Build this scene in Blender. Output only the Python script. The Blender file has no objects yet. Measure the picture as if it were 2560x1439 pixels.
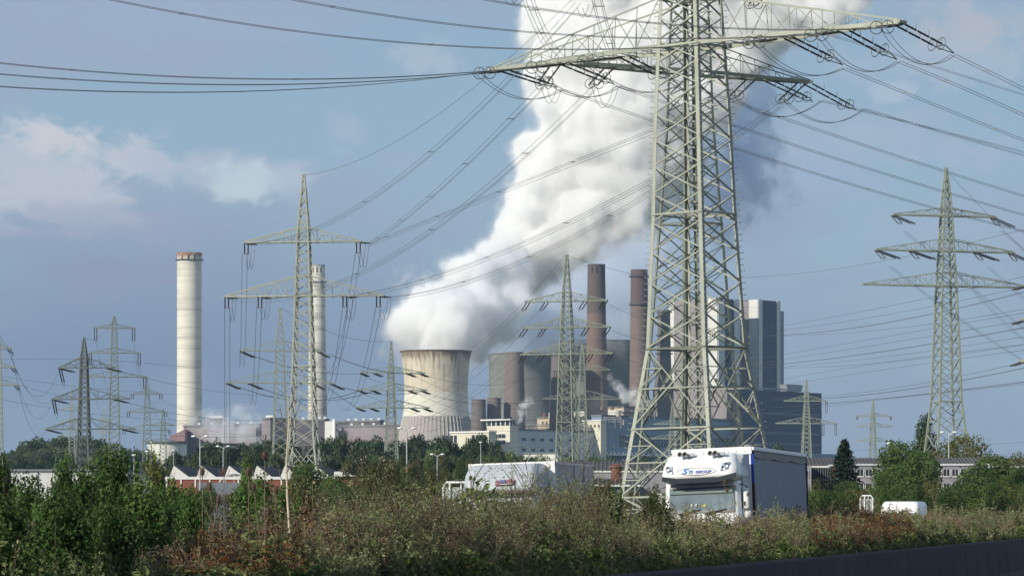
import bpy, math, random
import numpy as np
from mathutils import Vector, Matrix, noise
R_ = random.Random(7)
ORD = 'first second third fourth fifth sixth seventh eighth ninth tenth eleventh twelfth thirteenth fourteenth fifteenth sixteenth seventeenth eighteenth nineteenth twentieth'.split()
S = bpy.context.scene
COL = S.collection
rad = math.radians

# ---------------------------------------------------------------- camera
F = 8640.0            # focal length in pixels of the 2560 px wide photograph
HY = 1292.0           # horizon row
EYE = 1.9             # eye height above the far carriageway
cam_d = bpy.data.cameras.new("camera")
cam = bpy.data.objects.new("camera", cam_d)
COL.objects.link(cam)
cam.location = (0, 0, EYE)
cam.rotation_euler = (rad(90), 0, 0)
cam_d.sensor_width = 36.0
cam_d.lens = 36.0 * F / 2560.0
cam_d.shift_y = (HY - 719.5) / 2560.0
cam_d.clip_start = 0.5
cam_d.clip_end = 40000
S.camera = cam

# ---------------------------------------------------------------- light
SUN_AZ, SUN_EL = 50.0, 27.0           # sun behind the camera, to its left
sd = Vector((-math.sin(rad(SUN_AZ)) * math.cos(rad(SUN_EL)), -math.cos(rad(SUN_AZ)) * math.cos(rad(SUN_EL)), math.sin(rad(SUN_EL))))
sun_d = bpy.data.lights.new("sun", 'SUN')
sun_d.energy = 5.0
sun_d.angle = rad(0.5)
sun_d.color = (1.0, 0.93, 0.80)
sun = bpy.data.objects.new("sun", sun_d)
COL.objects.link(sun)
sun.rotation_euler = sd.to_track_quat('Z', 'Y').to_euler()

# ---------------------------------------------------------------- sky
W = bpy.data.worlds.new("World")
S.world = W
W.use_nodes = True
nt = W.node_tree
N, L = nt.nodes, nt.links
for n in list(N): N.remove(n)
def wn(t, **k):
    n = N.new(t)
    for a, b in k.items(): setattr(n, a, b)
    return n
def wmath(op, a, b=None, c=None, clamp=False):
    n = wn('ShaderNodeMath', operation=op, use_clamp=clamp)
    for i, v in enumerate((a, b, c)):
        if v is None: continue
        if isinstance(v, (int, float)): n.inputs[i].default_value = v
        else: L.new(v, n.inputs[i])
    return n.outputs[0]
def wmix(f, a, b):
    n = wn('ShaderNodeMix', data_type='RGBA')
    if isinstance(f, (int, float)): n.inputs[0].default_value = f
    else: L.new(f, n.inputs[0])
    for i, v in ((6, a), (7, b)):
        if isinstance(v, tuple): n.inputs[i].default_value = (*v, 1)
        else: L.new(v, n.inputs[i])
    return n.outputs[2]
def wramp(f, lo, hi):
    n = wn('ShaderNodeMapRange', interpolation_type='SMOOTHSTEP')
    L.new(f, n.inputs[0])
    n.inputs[1].default_value = lo; n.inputs[2].default_value = hi
    return n.outputs[0]
out = wn('ShaderNodeOutputWorld'); bg = wn('ShaderNodeBackground')
sky = wn('ShaderNodeTexSky', sky_type='NISHITA', sun_disc=False)
sky.sun_elevation = rad(SUN_EL)
sky.sun_rotation = math.atan2(sd.x, sd.y)
sky.air_density = 1.0; sky.dust_density = 1.2; sky.ozone_density = 1.6
tc = wn('ShaderNodeTexCoord')
def wnoise(scale, stretch, detail=6, rough=0.55, off=(0, 0, 0), dist=0.0):
    m = wn('ShaderNodeMapping')
    m.inputs['Scale'].default_value = (1, 1, stretch)
    m.inputs['Location'].default_value = off
    L.new(tc.outputs['Generated'], m.inputs['Vector'])
    n = wn('ShaderNodeTexNoise')
    n.inputs['Scale'].default_value = scale
    n.inputs['Detail'].default_value = detail
    n.inputs['Roughness'].default_value = rough
    n.inputs['Distortion'].default_value = dist
    L.new(m.outputs[0], n.inputs['Vector'])
    return n.outputs['Fac']
def wdir(px, py):
    return Vector(((px - 1280) / F, 1.0, (HY - py) / F)).normalized()
def wblob(px, py, w, h):
    """soft cloud bank in a direction of the sky: 1 in its middle, 0 past its rim"""
    d = wdir(px, py)
    m = wn('ShaderNodeVectorMath', operation='SUBTRACT'); L.new(tc.outputs['Generated'], m.inputs[0]); m.inputs[1].default_value = d
    s = wn('ShaderNodeVectorMath', operation='MULTIPLY'); L.new(m.outputs[0], s.inputs[0]); s.inputs[1].default_value = (F / w, 6.0, F / h)
    l = wn('ShaderNodeVectorMath', operation='LENGTH'); L.new(s.outputs[0], l.inputs[0])
    return wmath('SUBTRACT', 1.0, l.outputs['Value'], clamp=True)
skyc = wn('ShaderNodeVectorMath', operation='SCALE'); L.new(sky.outputs[0], skyc.inputs[0]); skyc.inputs['Scale'].default_value = 1.0
#SKYCFG
sep = wn('ShaderNodeSeparateXYZ'); L.new(tc.outputs['Generated'], sep.inputs[0])
elev = sep.outputs['Z']
K = 10.0   # background strength is 0.1
def kc(r, g, b): return (r * K, g * K, b * K)
def lin(c):
    return tuple((v / 12.92 if v <= 0.04045 else ((v + 0.055) / 1.055) ** 2.4) for v in [x / 255 for x in c])
n1 = wnoise(11, 3.2, 5, 0.5, (0.2, 0, 0.35), 0.3)
n2 = wnoise(34, 2.2, 8, 0.58, (0.7, 0, 0.1), 0.2)
n3 = wnoise(5, 3.0, 3, 0.5, (0.1, 0.3, 0.0))
n4 = wmath('ADD', wmath('MULTIPLY', wnoise(60, 1.5, 8, 0.6, (0.3, 0, 0.6), 0.6), 0.75), wmath('MULTIPLY', n2, 0.25))
# clear sky: the sky texture, tinted towards the photograph's soft blue by the veil that lies over it
veil = kc(*lin((146, 175, 199)))
c = wmix(0.80, skyc.outputs[0], veil)
# mauve-grey stratus everywhere but in the clear windows
clear = wmath('MAXIMUM', wmath('MAXIMUM', wblob(650, 300, 1100, 170), wblob(2230, 250, 520, 420)), wmath('MULTIPLY', wblob(1150, 250, 500, 330), 0.8))
strat = wmath('ADD', n1, wmath('MULTIPLY', wmath('SUBTRACT', n2, 0.5), 0.45))
strat = wmath('SUBTRACT', strat, wmath('MULTIPLY', clear, 0.55))
sf = wramp(strat, 0.25, 0.55)
low = wramp(elev, 0.0, 0.13)
stratc = wmix(low, kc(*lin((142, 161, 184))), kc(*lin((156, 171, 194))))
c = wmix(wmath('MULTIPLY', sf, 0.85), c, stratc)
# darker slate bank low on the left
db = wmath('MULTIPLY', wblob(350, 900, 1500, 420), wramp(n3, 0.3, 0.6))
c = wmix(wmath('MULTIPLY', db, 0.75), c, kc(*lin((117, 137, 167))))
# pale cumulus
def puff(px, py, w, h, col, amt, lo=0.42, hi=0.62, g=1.0):
    global c
    b = wblob(px, py, w, h)
    f = wmath('ADD', n4, wmath('MULTIPLY', wmath('SUBTRACT', b, 0.5), 0.42 * g))
    f = wmath('MULTIPLY', wramp(f, lo, hi), wramp(b, 0.0, 0.35))
    c = wmix(wmath('MULTIPLY', f, amt), c, kc(*lin(col)))
puff(110, 440, 470, 200, (194, 200, 211), 0.85, 0.40, 0.60)
puff(150, 350, 190, 85, (207, 208, 214), 0.9)
puff(330, 410, 260, 90, (196, 200, 212), 0.8)
puff(500, 430, 420, 110, (180, 190, 207), 0.75)
puff(600, 460, 150, 100, (190, 207, 216), 0.95)
puff(720, 470, 90, 70, (178, 196, 212), 0.6)
puff(1090, 150, 240, 80, (179, 192, 208), 0.7)
puff(860, 330, 120, 80, (168, 186, 205), 0.6)
puff(980, 400, 160, 50, (160, 175, 200), 0.6)
puff(250, 700, 380, 120, (146, 152, 180), 0.6)
puff(450, 60, 700, 100, (160, 176, 203), 0.5)
puff(2450, 60, 260, 120, (182, 186, 196), 0.85)
puff(2350, 160, 420, 110, (176, 188, 205), 0.6)
puff(2150, 330, 520, 130, (165, 180, 200), 0.6)
puff(2400, 560, 420, 150, (160, 176, 198), 0.5)
puff(300, 560, 520, 90, (158, 166, 190), 0.6)
puff(2230, 230, 140, 70, (180, 195, 212), 0.7)
puff(2250, 380, 430, 120, (166, 183, 205), 0.55)
puff(2100, 450, 300, 130, (160, 178, 203), 0.5)
puff(450, 960, 130, 110, (140, 155, 180), 0.6)
L.new(c, bg.inputs['Color'])
bg.inputs['Strength'].default_value = 0.1
L.new(bg.outputs[0], out.inputs[0])

S.render.engine = 'CYCLES'
S.view_settings.view_transform = 'Standard'
S.view_settings.look = 'None'
S.view_settings.exposure = 0.0
S.view_settings.gamma = 1.0
cy = S.cycles
cy.use_denoising = True
cy.max_bounces = 20
cy.diffuse_bounces = 3
cy.glossy_bounces = 3
cy.transmission_bounces = 4
cy.volume_bounces = 14
cy.transparent_max_bounces = 24
cy.sample_clamp_indirect = 6.0
cy.caustics_reflective = False
cy.caustics_refractive = False

# ---------------------------------------------------------------- helpers
def P(px, py, d):
    """the point at distance d that the photograph shows at pixel (px, py)"""
    return Vector(((px - 1280) / F * d, d, EYE + (HY - py) / F * d))
def X(px, d): return (px - 1280) / F * d
def Z(py, d): return EYE + (HY - py) / F * d

class MB:
    def __init__(s): s.v = []; s.f = []; s.m = []; s.mi = 0
    def add(s, vs, fs):
        o = len(s.v)
        s.v.extend([tuple(p) for p in vs])
        s.f.extend([tuple(i + o for i in f) for f in fs])
        s.m.extend([s.mi] * len(fs))
    def box(s, x0, x1, y0, y1, z0, z1):
        s.add([(x0, y0, z0), (x1, y0, z0), (x1, y1, z0), (x0, y1, z0), (x0, y0, z1), (x1, y0, z1), (x1, y1, z1), (x0, y1, z1)],
              [(0, 3, 2, 1), (4, 5, 6, 7), (0, 1, 5, 4), (1, 2, 6, 5), (2, 3, 7, 6), (3, 0, 4, 7)])
    def beam(s, a, b, w, h=None, up=(0, 0, 1)):
        a, b = Vector(a), Vector(b)
        h = h or w
        d = b - a
        if d.length < 1e-6: return
        d.normalize()
        u = Vector(up)
        if abs(d.dot(u)) > 0.98: u = Vector((1, 0, 0))
        x = d.cross(u).normalized() * (w / 2)
        y = x.cross(d).normalized() * (h / 2)
        s.add([a - x - y, a + x - y, a + x + y, a - x + y, b - x - y, b + x - y, b + x + y, b - x + y],
              [(0, 3, 2, 1), (4, 5, 6, 7), (0, 1, 5, 4), (1, 2, 6, 5), (2, 3, 7, 6), (3, 0, 4, 7)])
    def angle(s, a, b, w, t, x, y):
        """L profile from a to b, its two flanges along the directions x and y"""
        a, b = Vector(a), Vector(b); x = Vector(x).normalized(); y = Vector(y).normalized()
        pr = [x * 0 + y * 0, x * w, x * w + y * t, x * t + y * t, x * t + y * w, y * w]
        s.add([a + p for p in pr] + [b + p for p in pr],
              [(i, (i + 1) % 6, (i + 1) % 6 + 6, i + 6) for i in range(6)] + [(0, 3, 2, 1), (0, 5, 4, 3), (6, 7, 8, 9), (6, 9, 10, 11)])
    def tube(s, pts, r, n=5, cap=True, r2=None):
        pts = [Vector(p) for p in pts]
        vs = []; fs = []
        for i, p in enumerate(pts):
            d = (pts[min(i + 1, len(pts) - 1)] - pts[max(i - 1, 0)]).normalized()
            u = Vector((0, 0, 1)) if abs(d.z) < 0.95 else Vector((1, 0, 0))
            x = d.cross(u).normalized(); y = x.cross(d).normalized()
            rr = r if r2 is None else r + (r2 - r) * i / (len(pts) - 1)
            if isinstance(r, (list, tuple)): rr = r[i]
            for k in range(n):
                a = 2 * math.pi * k / n
                vs.append(p + x * (math.cos(a) * rr) + y * (math.sin(a) * rr))
        for i in range(len(pts) - 1):
            for k in range(n):
                k2 = (k + 1) % n
                fs.append((i * n + k, i * n + k2, (i + 1) * n + k2, (i + 1) * n + k))
        if cap:
            fs.append(tuple(range(n))[::-1]); fs.append(tuple((len(pts) - 1) * n + k for k in range(n)))
        s.add(vs, fs)
    def lathe(s, prof, n=32, c=(0, 0, 0), close=False):
        vs = []; fs = []
        for r, z in prof:
            for k in range(n):
                a = 2 * math.pi * k / n
                vs.append((c[0] + r * math.cos(a), c[1] + r * math.sin(a), c[2] + z))
        for i in range(len(prof) - 1):
            for k in range(n):
                k2 = (k + 1) % n
                fs.append((i * n + k, i * n + k2, (i + 1) * n + k2, (i + 1) * n + k))
        if close:
            fs.append(tuple(range(n))[::-1]); fs.append(tuple((len(prof) - 1) * n + k for k in range(n)))
        s.add(vs, fs)
    def prism(s, poly, v):
        """closed polygon (3-D points) extruded by the vector v"""
        n = len(poly); poly = [Vector(p) for p in poly]; v = Vector(v)
        s.add(poly + [p + v for p in poly],
              [tuple(range(n))[::-1], tuple(range(n, 2 * n))] + [(i, (i + 1) % n, (i + 1) % n + n, i + n) for i in range(n)])
    def ring(s, c, R, r, ax, n=12, m=4):
        c = Vector(c); ax = Vector(ax).normalized()
        u = ax.orthogonal().normalized(); w = ax.cross(u)
        vs = []; fs = []
        for i in range(n):
            a = 2 * math.pi * i / n
            rd = u * math.cos(a) + w * math.sin(a)
            for k in range(m):
                b = 2 * math.pi * k / m
                vs.append(c + rd * (R + r * math.cos(b)) + ax * (r * math.sin(b)))
        for i in range(n):
            for k in range(m):
                fs.append((i * m + k, ((i + 1) % n) * m + k, ((i + 1) % n) * m + (k + 1) % m, i * m + (k + 1) % m))
        s.add(vs, fs)
    def build(s, name, mats, parent=None, smooth=False, loc=None):
        me = bpy.data.meshes.new(name)
        me.from_pydata(s.v, [], s.f)
        mats = mats if isinstance(mats, (list, tuple)) else [mats]
        for m in mats: me.materials.append(m)
        if len(mats) > 1: me.polygons.foreach_set('material_index', s.m)
        if smooth: me.polygons.foreach_set('use_smooth', [True] * len(me.polygons))
        me.update()
        o = bpy.data.objects.new(name, me)
        COL.objects.link(o)
        if parent is not None: o.parent = parent
        if loc is not None: o.location = loc
        return o

def tag(o, label=None, cat=None, group=None, kind=None):
    if label: o['label'] = label
    if cat: o['category'] = cat
    if group: o['group'] = group
    if kind: o['kind'] = kind
    return o
def root(name, loc, label, cat, group=None, rz=0.0):
    o = bpy.data.objects.new(name, None)
    COL.objects.link(o)
    o.location = loc; o.rotation_euler = (0, 0, rz); o.empty_display_size = 0.5
    return tag(o, label, cat, group)
def kids(o): return [c for c in o.children]
def copy_tree(o, parent=None, ch=None):
    c = o.copy(); COL.objects.link(c); c.parent = parent
    for k in (ch if ch is not None else kids(o)): copy_tree(k, c)
    return c

# ---------------------------------------------------------------- materials
MATS = {}
def mat(name, col, rough=0.7, metal=0.0, var=0.12, scale=3.0, bump=0.0, bscale=None, spec=0.3, stretch=(1, 1, 1), var_obj=0.0, coat=0.0, col2=None):
    if name in MATS: return MATS[name]
    m = bpy.data.materials.new(name); m.use_nodes = True
    t = m.node_tree; b = t.nodes['Principled BSDF']
    b.inputs['Roughness'].default_value = rough
    b.inputs['Metallic'].default_value = metal
    b.inputs['Specular IOR Level'].default_value = spec
    b.inputs['Coat Weight'].default_value = coat
    tcn = t.nodes.new('ShaderNodeTexCoord'); mp = t.nodes.new('ShaderNodeMapping'); mp.inputs['Scale'].default_value = stretch
    t.links.new(tcn.outputs['Object'], mp.inputs[0])
    nz = t.nodes.new('ShaderNodeTexNoise'); nz.inputs['Scale'].default_value = scale; nz.inputs['Detail'].default_value = 6
    nz.inputs['Roughness'].default_value = 0.6
    t.links.new(mp.outputs[0], nz.inputs['Vector'])
    mr = t.nodes.new('ShaderNodeMapRange'); mr.inputs[1].default_value = 0.3; mr.inputs[2].default_value = 0.7
    t.links.new(nz.outputs['Fac'], mr.inputs[0])
    mx = t.nodes.new('ShaderNodeMix'); mx.data_type = 'RGBA'
    t.links.new(mr.outputs[0], mx.inputs[0])
    mx.inputs[6].default_value = (*[max(0, c * (1 - var)) for c in col], 1)
    mx.inputs[7].default_value = (*([min(1, c * (1 + var)) for c in col] if col2 is None else col2), 1)
    o = mx.outputs[2]
    if var_obj:
        oi = t.nodes.new('ShaderNodeObjectInfo'); hs = t.nodes.new('ShaderNodeHueSaturation')
        a = t.nodes.new('ShaderNodeMapRange'); a.inputs[3].default_value = 1 - var_obj; a.inputs[4].default_value = 1 + var_obj
        t.links.new(oi.outputs['Random'], a.inputs[0]); t.links.new(a.outputs[0], hs.inputs['Value'])
        a2 = t.nodes.new('ShaderNodeMapRange'); a2.inputs[3].default_value = 0.5 - var_obj * 0.08; a2.inputs[4].default_value = 0.5 + var_obj * 0.08
        fr = t.nodes.new('ShaderNodeMath'); fr.operation = 'FRACT'; ml = t.nodes.new('ShaderNodeMath'); ml.operation = 'MULTIPLY'; ml.inputs[1].default_value = 7.31
        t.links.new(oi.outputs['Random'], ml.inputs[0]); t.links.new(ml.outputs[0], fr.inputs[0]); t.links.new(fr.outputs[0], a2.inputs[0]); t.links.new(a2.outputs[0], hs.inputs['Hue'])
        t.links.new(o, hs.inputs['Color']); o = hs.outputs[0]
    t.links.new(o, b.inputs['Base Color'])
    m['_o'] = 1
    if bump:
        bp = t.nodes.new('ShaderNodeBump'); bp.inputs['Strength'].default_value = bump
        if bscale:
            nz2 = t.nodes.new('ShaderNodeTexNoise'); nz2.inputs['Scale'].default_value = bscale; nz2.inputs['Detail'].default_value = 4
            t.links.new(tcn.outputs['Object'], nz2.inputs['Vector']); t.links.new(nz2.outputs['Fac'], bp.inputs['Height'])
        else: t.links.new(nz.outputs['Fac'], bp.inputs['Height'])
        t.links.new(bp.outputs[0], b.inputs['Normal'])
    MATS[name] = m
    return m
M_ST = mat('galvanised_paint', (0.31, 0.33, 0.28), 0.55, 0.15, var=0.14, scale=0.8, spec=0.4)
M_ST2 = mat('weathered_steel_paint', (0.19, 0.22, 0.175), 0.6, 0.1, var=0.12, scale=0.5)
M_ST3 = mat('dark_steel_paint', (0.10, 0.12, 0.115), 0.6, 0.1, var=0.12, scale=0.5)
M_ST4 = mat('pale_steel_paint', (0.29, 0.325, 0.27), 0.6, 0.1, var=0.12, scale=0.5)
M_INS = mat('brown_porcelain', (0.035, 0.022, 0.02), 0.3, var=0.1)
M_WIRE = mat('conductor_aluminium', (0.13, 0.13, 0.135), 0.6, 0.3, var=0.1)
M_RING = mat('ring_steel', (0.16, 0.17, 0.16), 0.5, 0.5, var=0.1)
# ---------------------------------------------------------------- steam
def vol_mat(name, dens, col=(1, 1, 1), aniso=0.0):
    m = bpy.data.materials.new(name); m.use_nodes = True
    t = m.node_tree
    for n in list(t.nodes): t.nodes.remove(n)
    o = t.nodes.new('ShaderNodeOutputMaterial'); v = t.nodes.new('ShaderNodeVolumePrincipled')
    v.inputs['Density'].default_value = dens
    v.inputs['Color'].default_value = (*col, 1)
    v.inputs['Anisotropy'].default_value = aniso
    t.links.new(v.outputs[0], o.inputs['Volume'])
    return m
def gnoise(p, seed=0):
    """gradient noise, p: (n, 3) array, about -1..1"""
    i = np.floor(p).astype(np.int64); f = (p - i).astype(np.float32)
    u = f * f * f * (f * (f * 6 - 15) + 10)
    def grad(ix, iy, iz, fx, fy, fz):
        h = (ix * 73856093 ^ iy * 19349663 ^ iz * 83492791 ^ (seed * 2654435)) & 0x7fffffff
        h = (h ^ (h >> 13)) * 1274126177 & 0x7fffffff; h = h ^ (h >> 16)
        g = TABLE[h & 255]
        return g[:, 0] * fx + g[:, 1] * fy + g[:, 2] * fz
    x, y, z = i[:, 0], i[:, 1], i[:, 2]; fx, fy, fz = f[:, 0], f[:, 1], f[:, 2]; ux, uy, uz = u[:, 0], u[:, 1], u[:, 2]
    def lx(dy, dz):
        a = grad(x, y + dy, z + dz, fx, fy - dy, fz - dz); b = grad(x + 1, y + dy, z + dz, fx - 1, fy - dy, fz - dz); return a + (b - a) * ux
    a = lx(0, 0); b = lx(1, 0); c0 = a + (b - a) * uy
    a = lx(0, 1); b = lx(1, 1); c1 = a + (b - a) * uy
    return c0 + (c1 - c0) * uz
_t = np.random.default_rng(99).normal(0, 1, (256, 3)); TABLE = (_t / np.linalg.norm(_t, axis=1)[:, None]).astype(np.float32)
def surface_nets(f, o, h):
    """closed quad mesh where the grid field f crosses zero (inside is negative)"""
    s = f < 0
    nx, ny, nz = f.shape
    cs = np.zeros((nx - 1, ny - 1, nz - 1), np.int8)
    for a in (0, 1):
        for b in (0, 1):
            for c in (0, 1): cs += s[a:nx - 1 + a, b:ny - 1 + b, c:nz - 1 + c]
    act = (cs > 0) & (cs < 8)
    idx = np.argwhere(act); n = len(idx)
    num = -np.ones(act.shape, np.int64); num[act] = np.arange(n)
    acc = np.zeros((n, 3)); cnt = np.zeros(n)
    for ax in range(3):
        o1, o2 = [q for q in range(3) if q != ax]
        for a in (0, 1):
            for b in (0, 1):
                p = idx.copy(); p[:, o1] += a; p[:, o2] += b; q = p.copy(); q[:, ax] += 1
                v0 = f[p[:, 0], p[:, 1], p[:, 2]]; v1 = f[q[:, 0], q[:, 1], q[:, 2]]
                k = (v0 < 0) != (v1 < 0); t = v0[k] / (v0[k] - v1[k]); w = p[k].astype(float); w[:, ax] += t
                acc[k] += w; cnt[k] += 1
    vs = acc / cnt[:, None] * h + o
    faces = []
    for ax in range(3):
        o1, o2 = [q for q in range(3) if q != ax]
        sl0 = [slice(1, -1)] * 3; sl1 = [slice(1, -1)] * 3; sl0[ax] = slice(0, -1); sl1[ax] = slice(1, None)
        a_, b_ = s[tuple(sl0)], s[tuple(sl1)]
        for want in (True, False):
            e = np.argwhere((a_ == want) & (b_ != want)); 
            for q in range(3):
                if q != ax: e[:, q] += 1
            c = []
            for d1, d2 in ((0, 0), (1, 0), (1, 1), (0, 1)):
                g = e.copy(); g[:, o1] -= d1; g[:, o2] -= d2; c.append(num[g[:, 0], g[:, 1], g[:, 2]])
            c = np.stack(c, 1)
            if want == (ax == 1): c = c[:, ::-1]
            faces.append(c)
    return vs, np.concatenate(faces)
def quad_mesh(name, vs, fs):
    me = bpy.data.meshes.new(name); n = len(fs)
    me.vertices.add(len(vs)); me.vertices.foreach_set('co', vs.astype(np.float32).ravel())
    me.loops.add(n * 4); me.loops.foreach_set('vertex_index', fs.astype(np.int32).ravel())
    me.polygons.add(n); me.polygons.foreach_set('loop_start', np.arange(n, dtype=np.int32) * 4); me.polygons.foreach_set('loop_total', np.full(n, 4, dtype=np.int32))
    me.polygons.foreach_set('use_smooth', np.ones(n, dtype=bool)); me.update(calc_edges=True)
    return me
def steam(name, blobs, d, h, billow, layers, label, cat, group=None, seed=1, k=9.0, wisp=3.0, wsc=9.0):
    """billowing steam: a field of balls roughened by billow and wisp noise, meshed at several depths.
    blobs: (px, py, radius px, depth offset m); billow: [(scale m, amplitude m)]; layers: [(offset m, material)]"""
    C = []; Rr = []
    for b in blobs:
        off = b[3] if len(b) > 3 else 0
        C.append(P(b[0], b[1], d + off)); Rr.append(b[2] * (d + off) / F)
    C = np.array([tuple(c) for c in C]); Rr = np.array(Rr)
    pad = sum(a for _, a in billow) * 0.6 + wisp + max(o for o, _ in layers) + 3 * h
    lo = (C - Rr[:, None]).min(0) - pad; hi = (C + Rr[:, None]).max(0) + pad
    n = np.ceil((hi - lo) / h).astype(int) + 1
    ax = [lo[i] + h * np.arange(n[i]) for i in range(3)]
    f = np.full(n, 1e3, np.float32)
    for c, r in zip(C, Rr):     # smooth union of the balls, each on its own part of the grid
        R2 = r + pad + k * 1.5
        i0 = [max(0, int((c[q] - R2 - lo[q]) / h)) for q in range(3)]; i1 = [min(n[q], int((c[q] + R2 - lo[q]) / h) + 2) for q in range(3)]
        g = np.sqrt((ax[0][i0[0]:i1[0], None, None] - c[0]) ** 2 + (ax[1][None, i0[1]:i1[1], None] - c[1]) ** 2 + (ax[2][None, None, i0[2]:i1[2]] - c[2]) ** 2).astype(np.float32) - r
        s = f[i0[0]:i1[0], i0[1]:i1[1], i0[2]:i1[2]]
        hh = np.clip(k - np.abs(s - g), 0, None) / k
        f[i0[0]:i1[0], i0[1]:i1[1], i0[2]:i1[2]] = np.minimum(s, g) - hh * hh * k * 0.25
    near = np.argwhere(np.abs(f) < pad + 4); p = lo + near * h
    # swirl the domain a little, then add billows (round crests, sharp creases) and torn wisps
    wx = gnoise(p / 38.0, seed + 50) * 9; wz = gnoise(p / 38.0, seed + 51) * 9; q = p + np.stack([wx, wx * 0.4, wz], 1)
    dsp = np.zeros(len(p), np.float32)
    for i, (sc, am) in enumerate(billow): dsp += am * (np.abs(gnoise(q / sc, seed + i)) * 2.6 - 0.75)
    w = gnoise(q / wsc, seed + 20) * 0.6 + gnoise(q / (wsc * 0.45), seed + 21) * 0.4
    v = f[near[:, 0], near[:, 1], near[:, 2]] - dsp
    first = None
    for j, (o_, m) in enumerate(layers):
        g = f.copy(); g[near[:, 0], near[:, 1], near[:, 2]] = v - w * wisp * (1 + 0.45 * max(o_, 0)) ; g = g - o_
        g[0] = g[-1] = 1; g[:, 0] = g[:, -1] = 1; g[:, :, 0] = g[:, :, -1] = 1
        vs, fs = surface_nets(g, lo, h)
        me = quad_mesh(name, vs, fs); me.materials.append(m)
        if first is None:
            o = bpy.data.objects.new(name, me); COL.objects.link(o); tag(o, label, cat, group); first = o
        else:
            o = bpy.data.objects.new('veil', me); COL.objects.link(o); o.parent = first
    return first
D_PL = 2500
main_ = [(1025, 838, 52, 0), (1068, 806, 76), (1010, 800, 48, 10), (1130, 808, 84, -10), (1205, 790, 82, 10), (1095, 755, 58, 5), (1180, 712, 78), (1265, 748, 60, -5),
        (1245, 688, 80, 15), (1090, 862, 70), (1165, 850, 48, 10), (1262, 830, 38, 20), (1275, 862, 22, 20), (1320, 645, 92, 20), (1262, 650, 62, 10), (1345, 570, 90, 10), (1400, 600, 105, 10), (1305, 575, 58), (1365, 505, 106, 0),
        (1480, 550, 115, 15), (1420, 430, 128, 10), (1550, 480, 135, 30), (1375, 400, 95, 0), (1500, 340, 150, 10), (1600, 400, 135, 25),
        (1450, 262, 118, 0), (1600, 260, 150, 10), (1390, 180, 88, 5), (1480, 120, 140, 0), (1620, 150, 150, 10), (1368, 95, 72, 5),
        (1395, 20, 100, 10), (1550, 0, 150, 20), (1700, 80, 150, 25), (1740, 240, 115, 30), (1690, 390, 90, 40), (1790, 10, 130, 30),
        (1890, 30, 110, 40), (1980, 20, 92, 45), (2070, 20, 78, 50), (1850, 130, 96, 40), (1600, 560, 62, 40), (1540, -90, 150, 20), (1750, -90, 150, 30), (1920, -60, 110, 40), (2050, -30, 80, 50), (2130, -5, 58, 50)]
def back(px, py):   # the column leans away from the pale tower, over the towers behind it
    f = min(1.0, max(0.0, (790 - py) / 260.0 + max(0, px - 1180) / 260.0)); return -60 + 460 * f
main = [(b[0], b[1], b[2] * (1.20 if b[0] < 1340 and b[1] > 560 else 1.07) + 3, (b[3] if len(b) > 3 else 0) * 0.4 + back(b[0], b[1]) - (b[0] - 1450) * 0.18) for b in main_]
steam("steam_plume", main, D_PL, 2.1, [(42, 9.5), (18, 6.8), (8, 3.0)], [(-0.6, vol_mat("steam", 0.11, aniso=-0.15)), (2.2, vol_mat("steam_mid", 0.035)), (6.0, vol_mat("steam_veil", 0.010))],
    "huge bright white steam plume rising from the pale cooling tower", "steam plume", seed=3)
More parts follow.
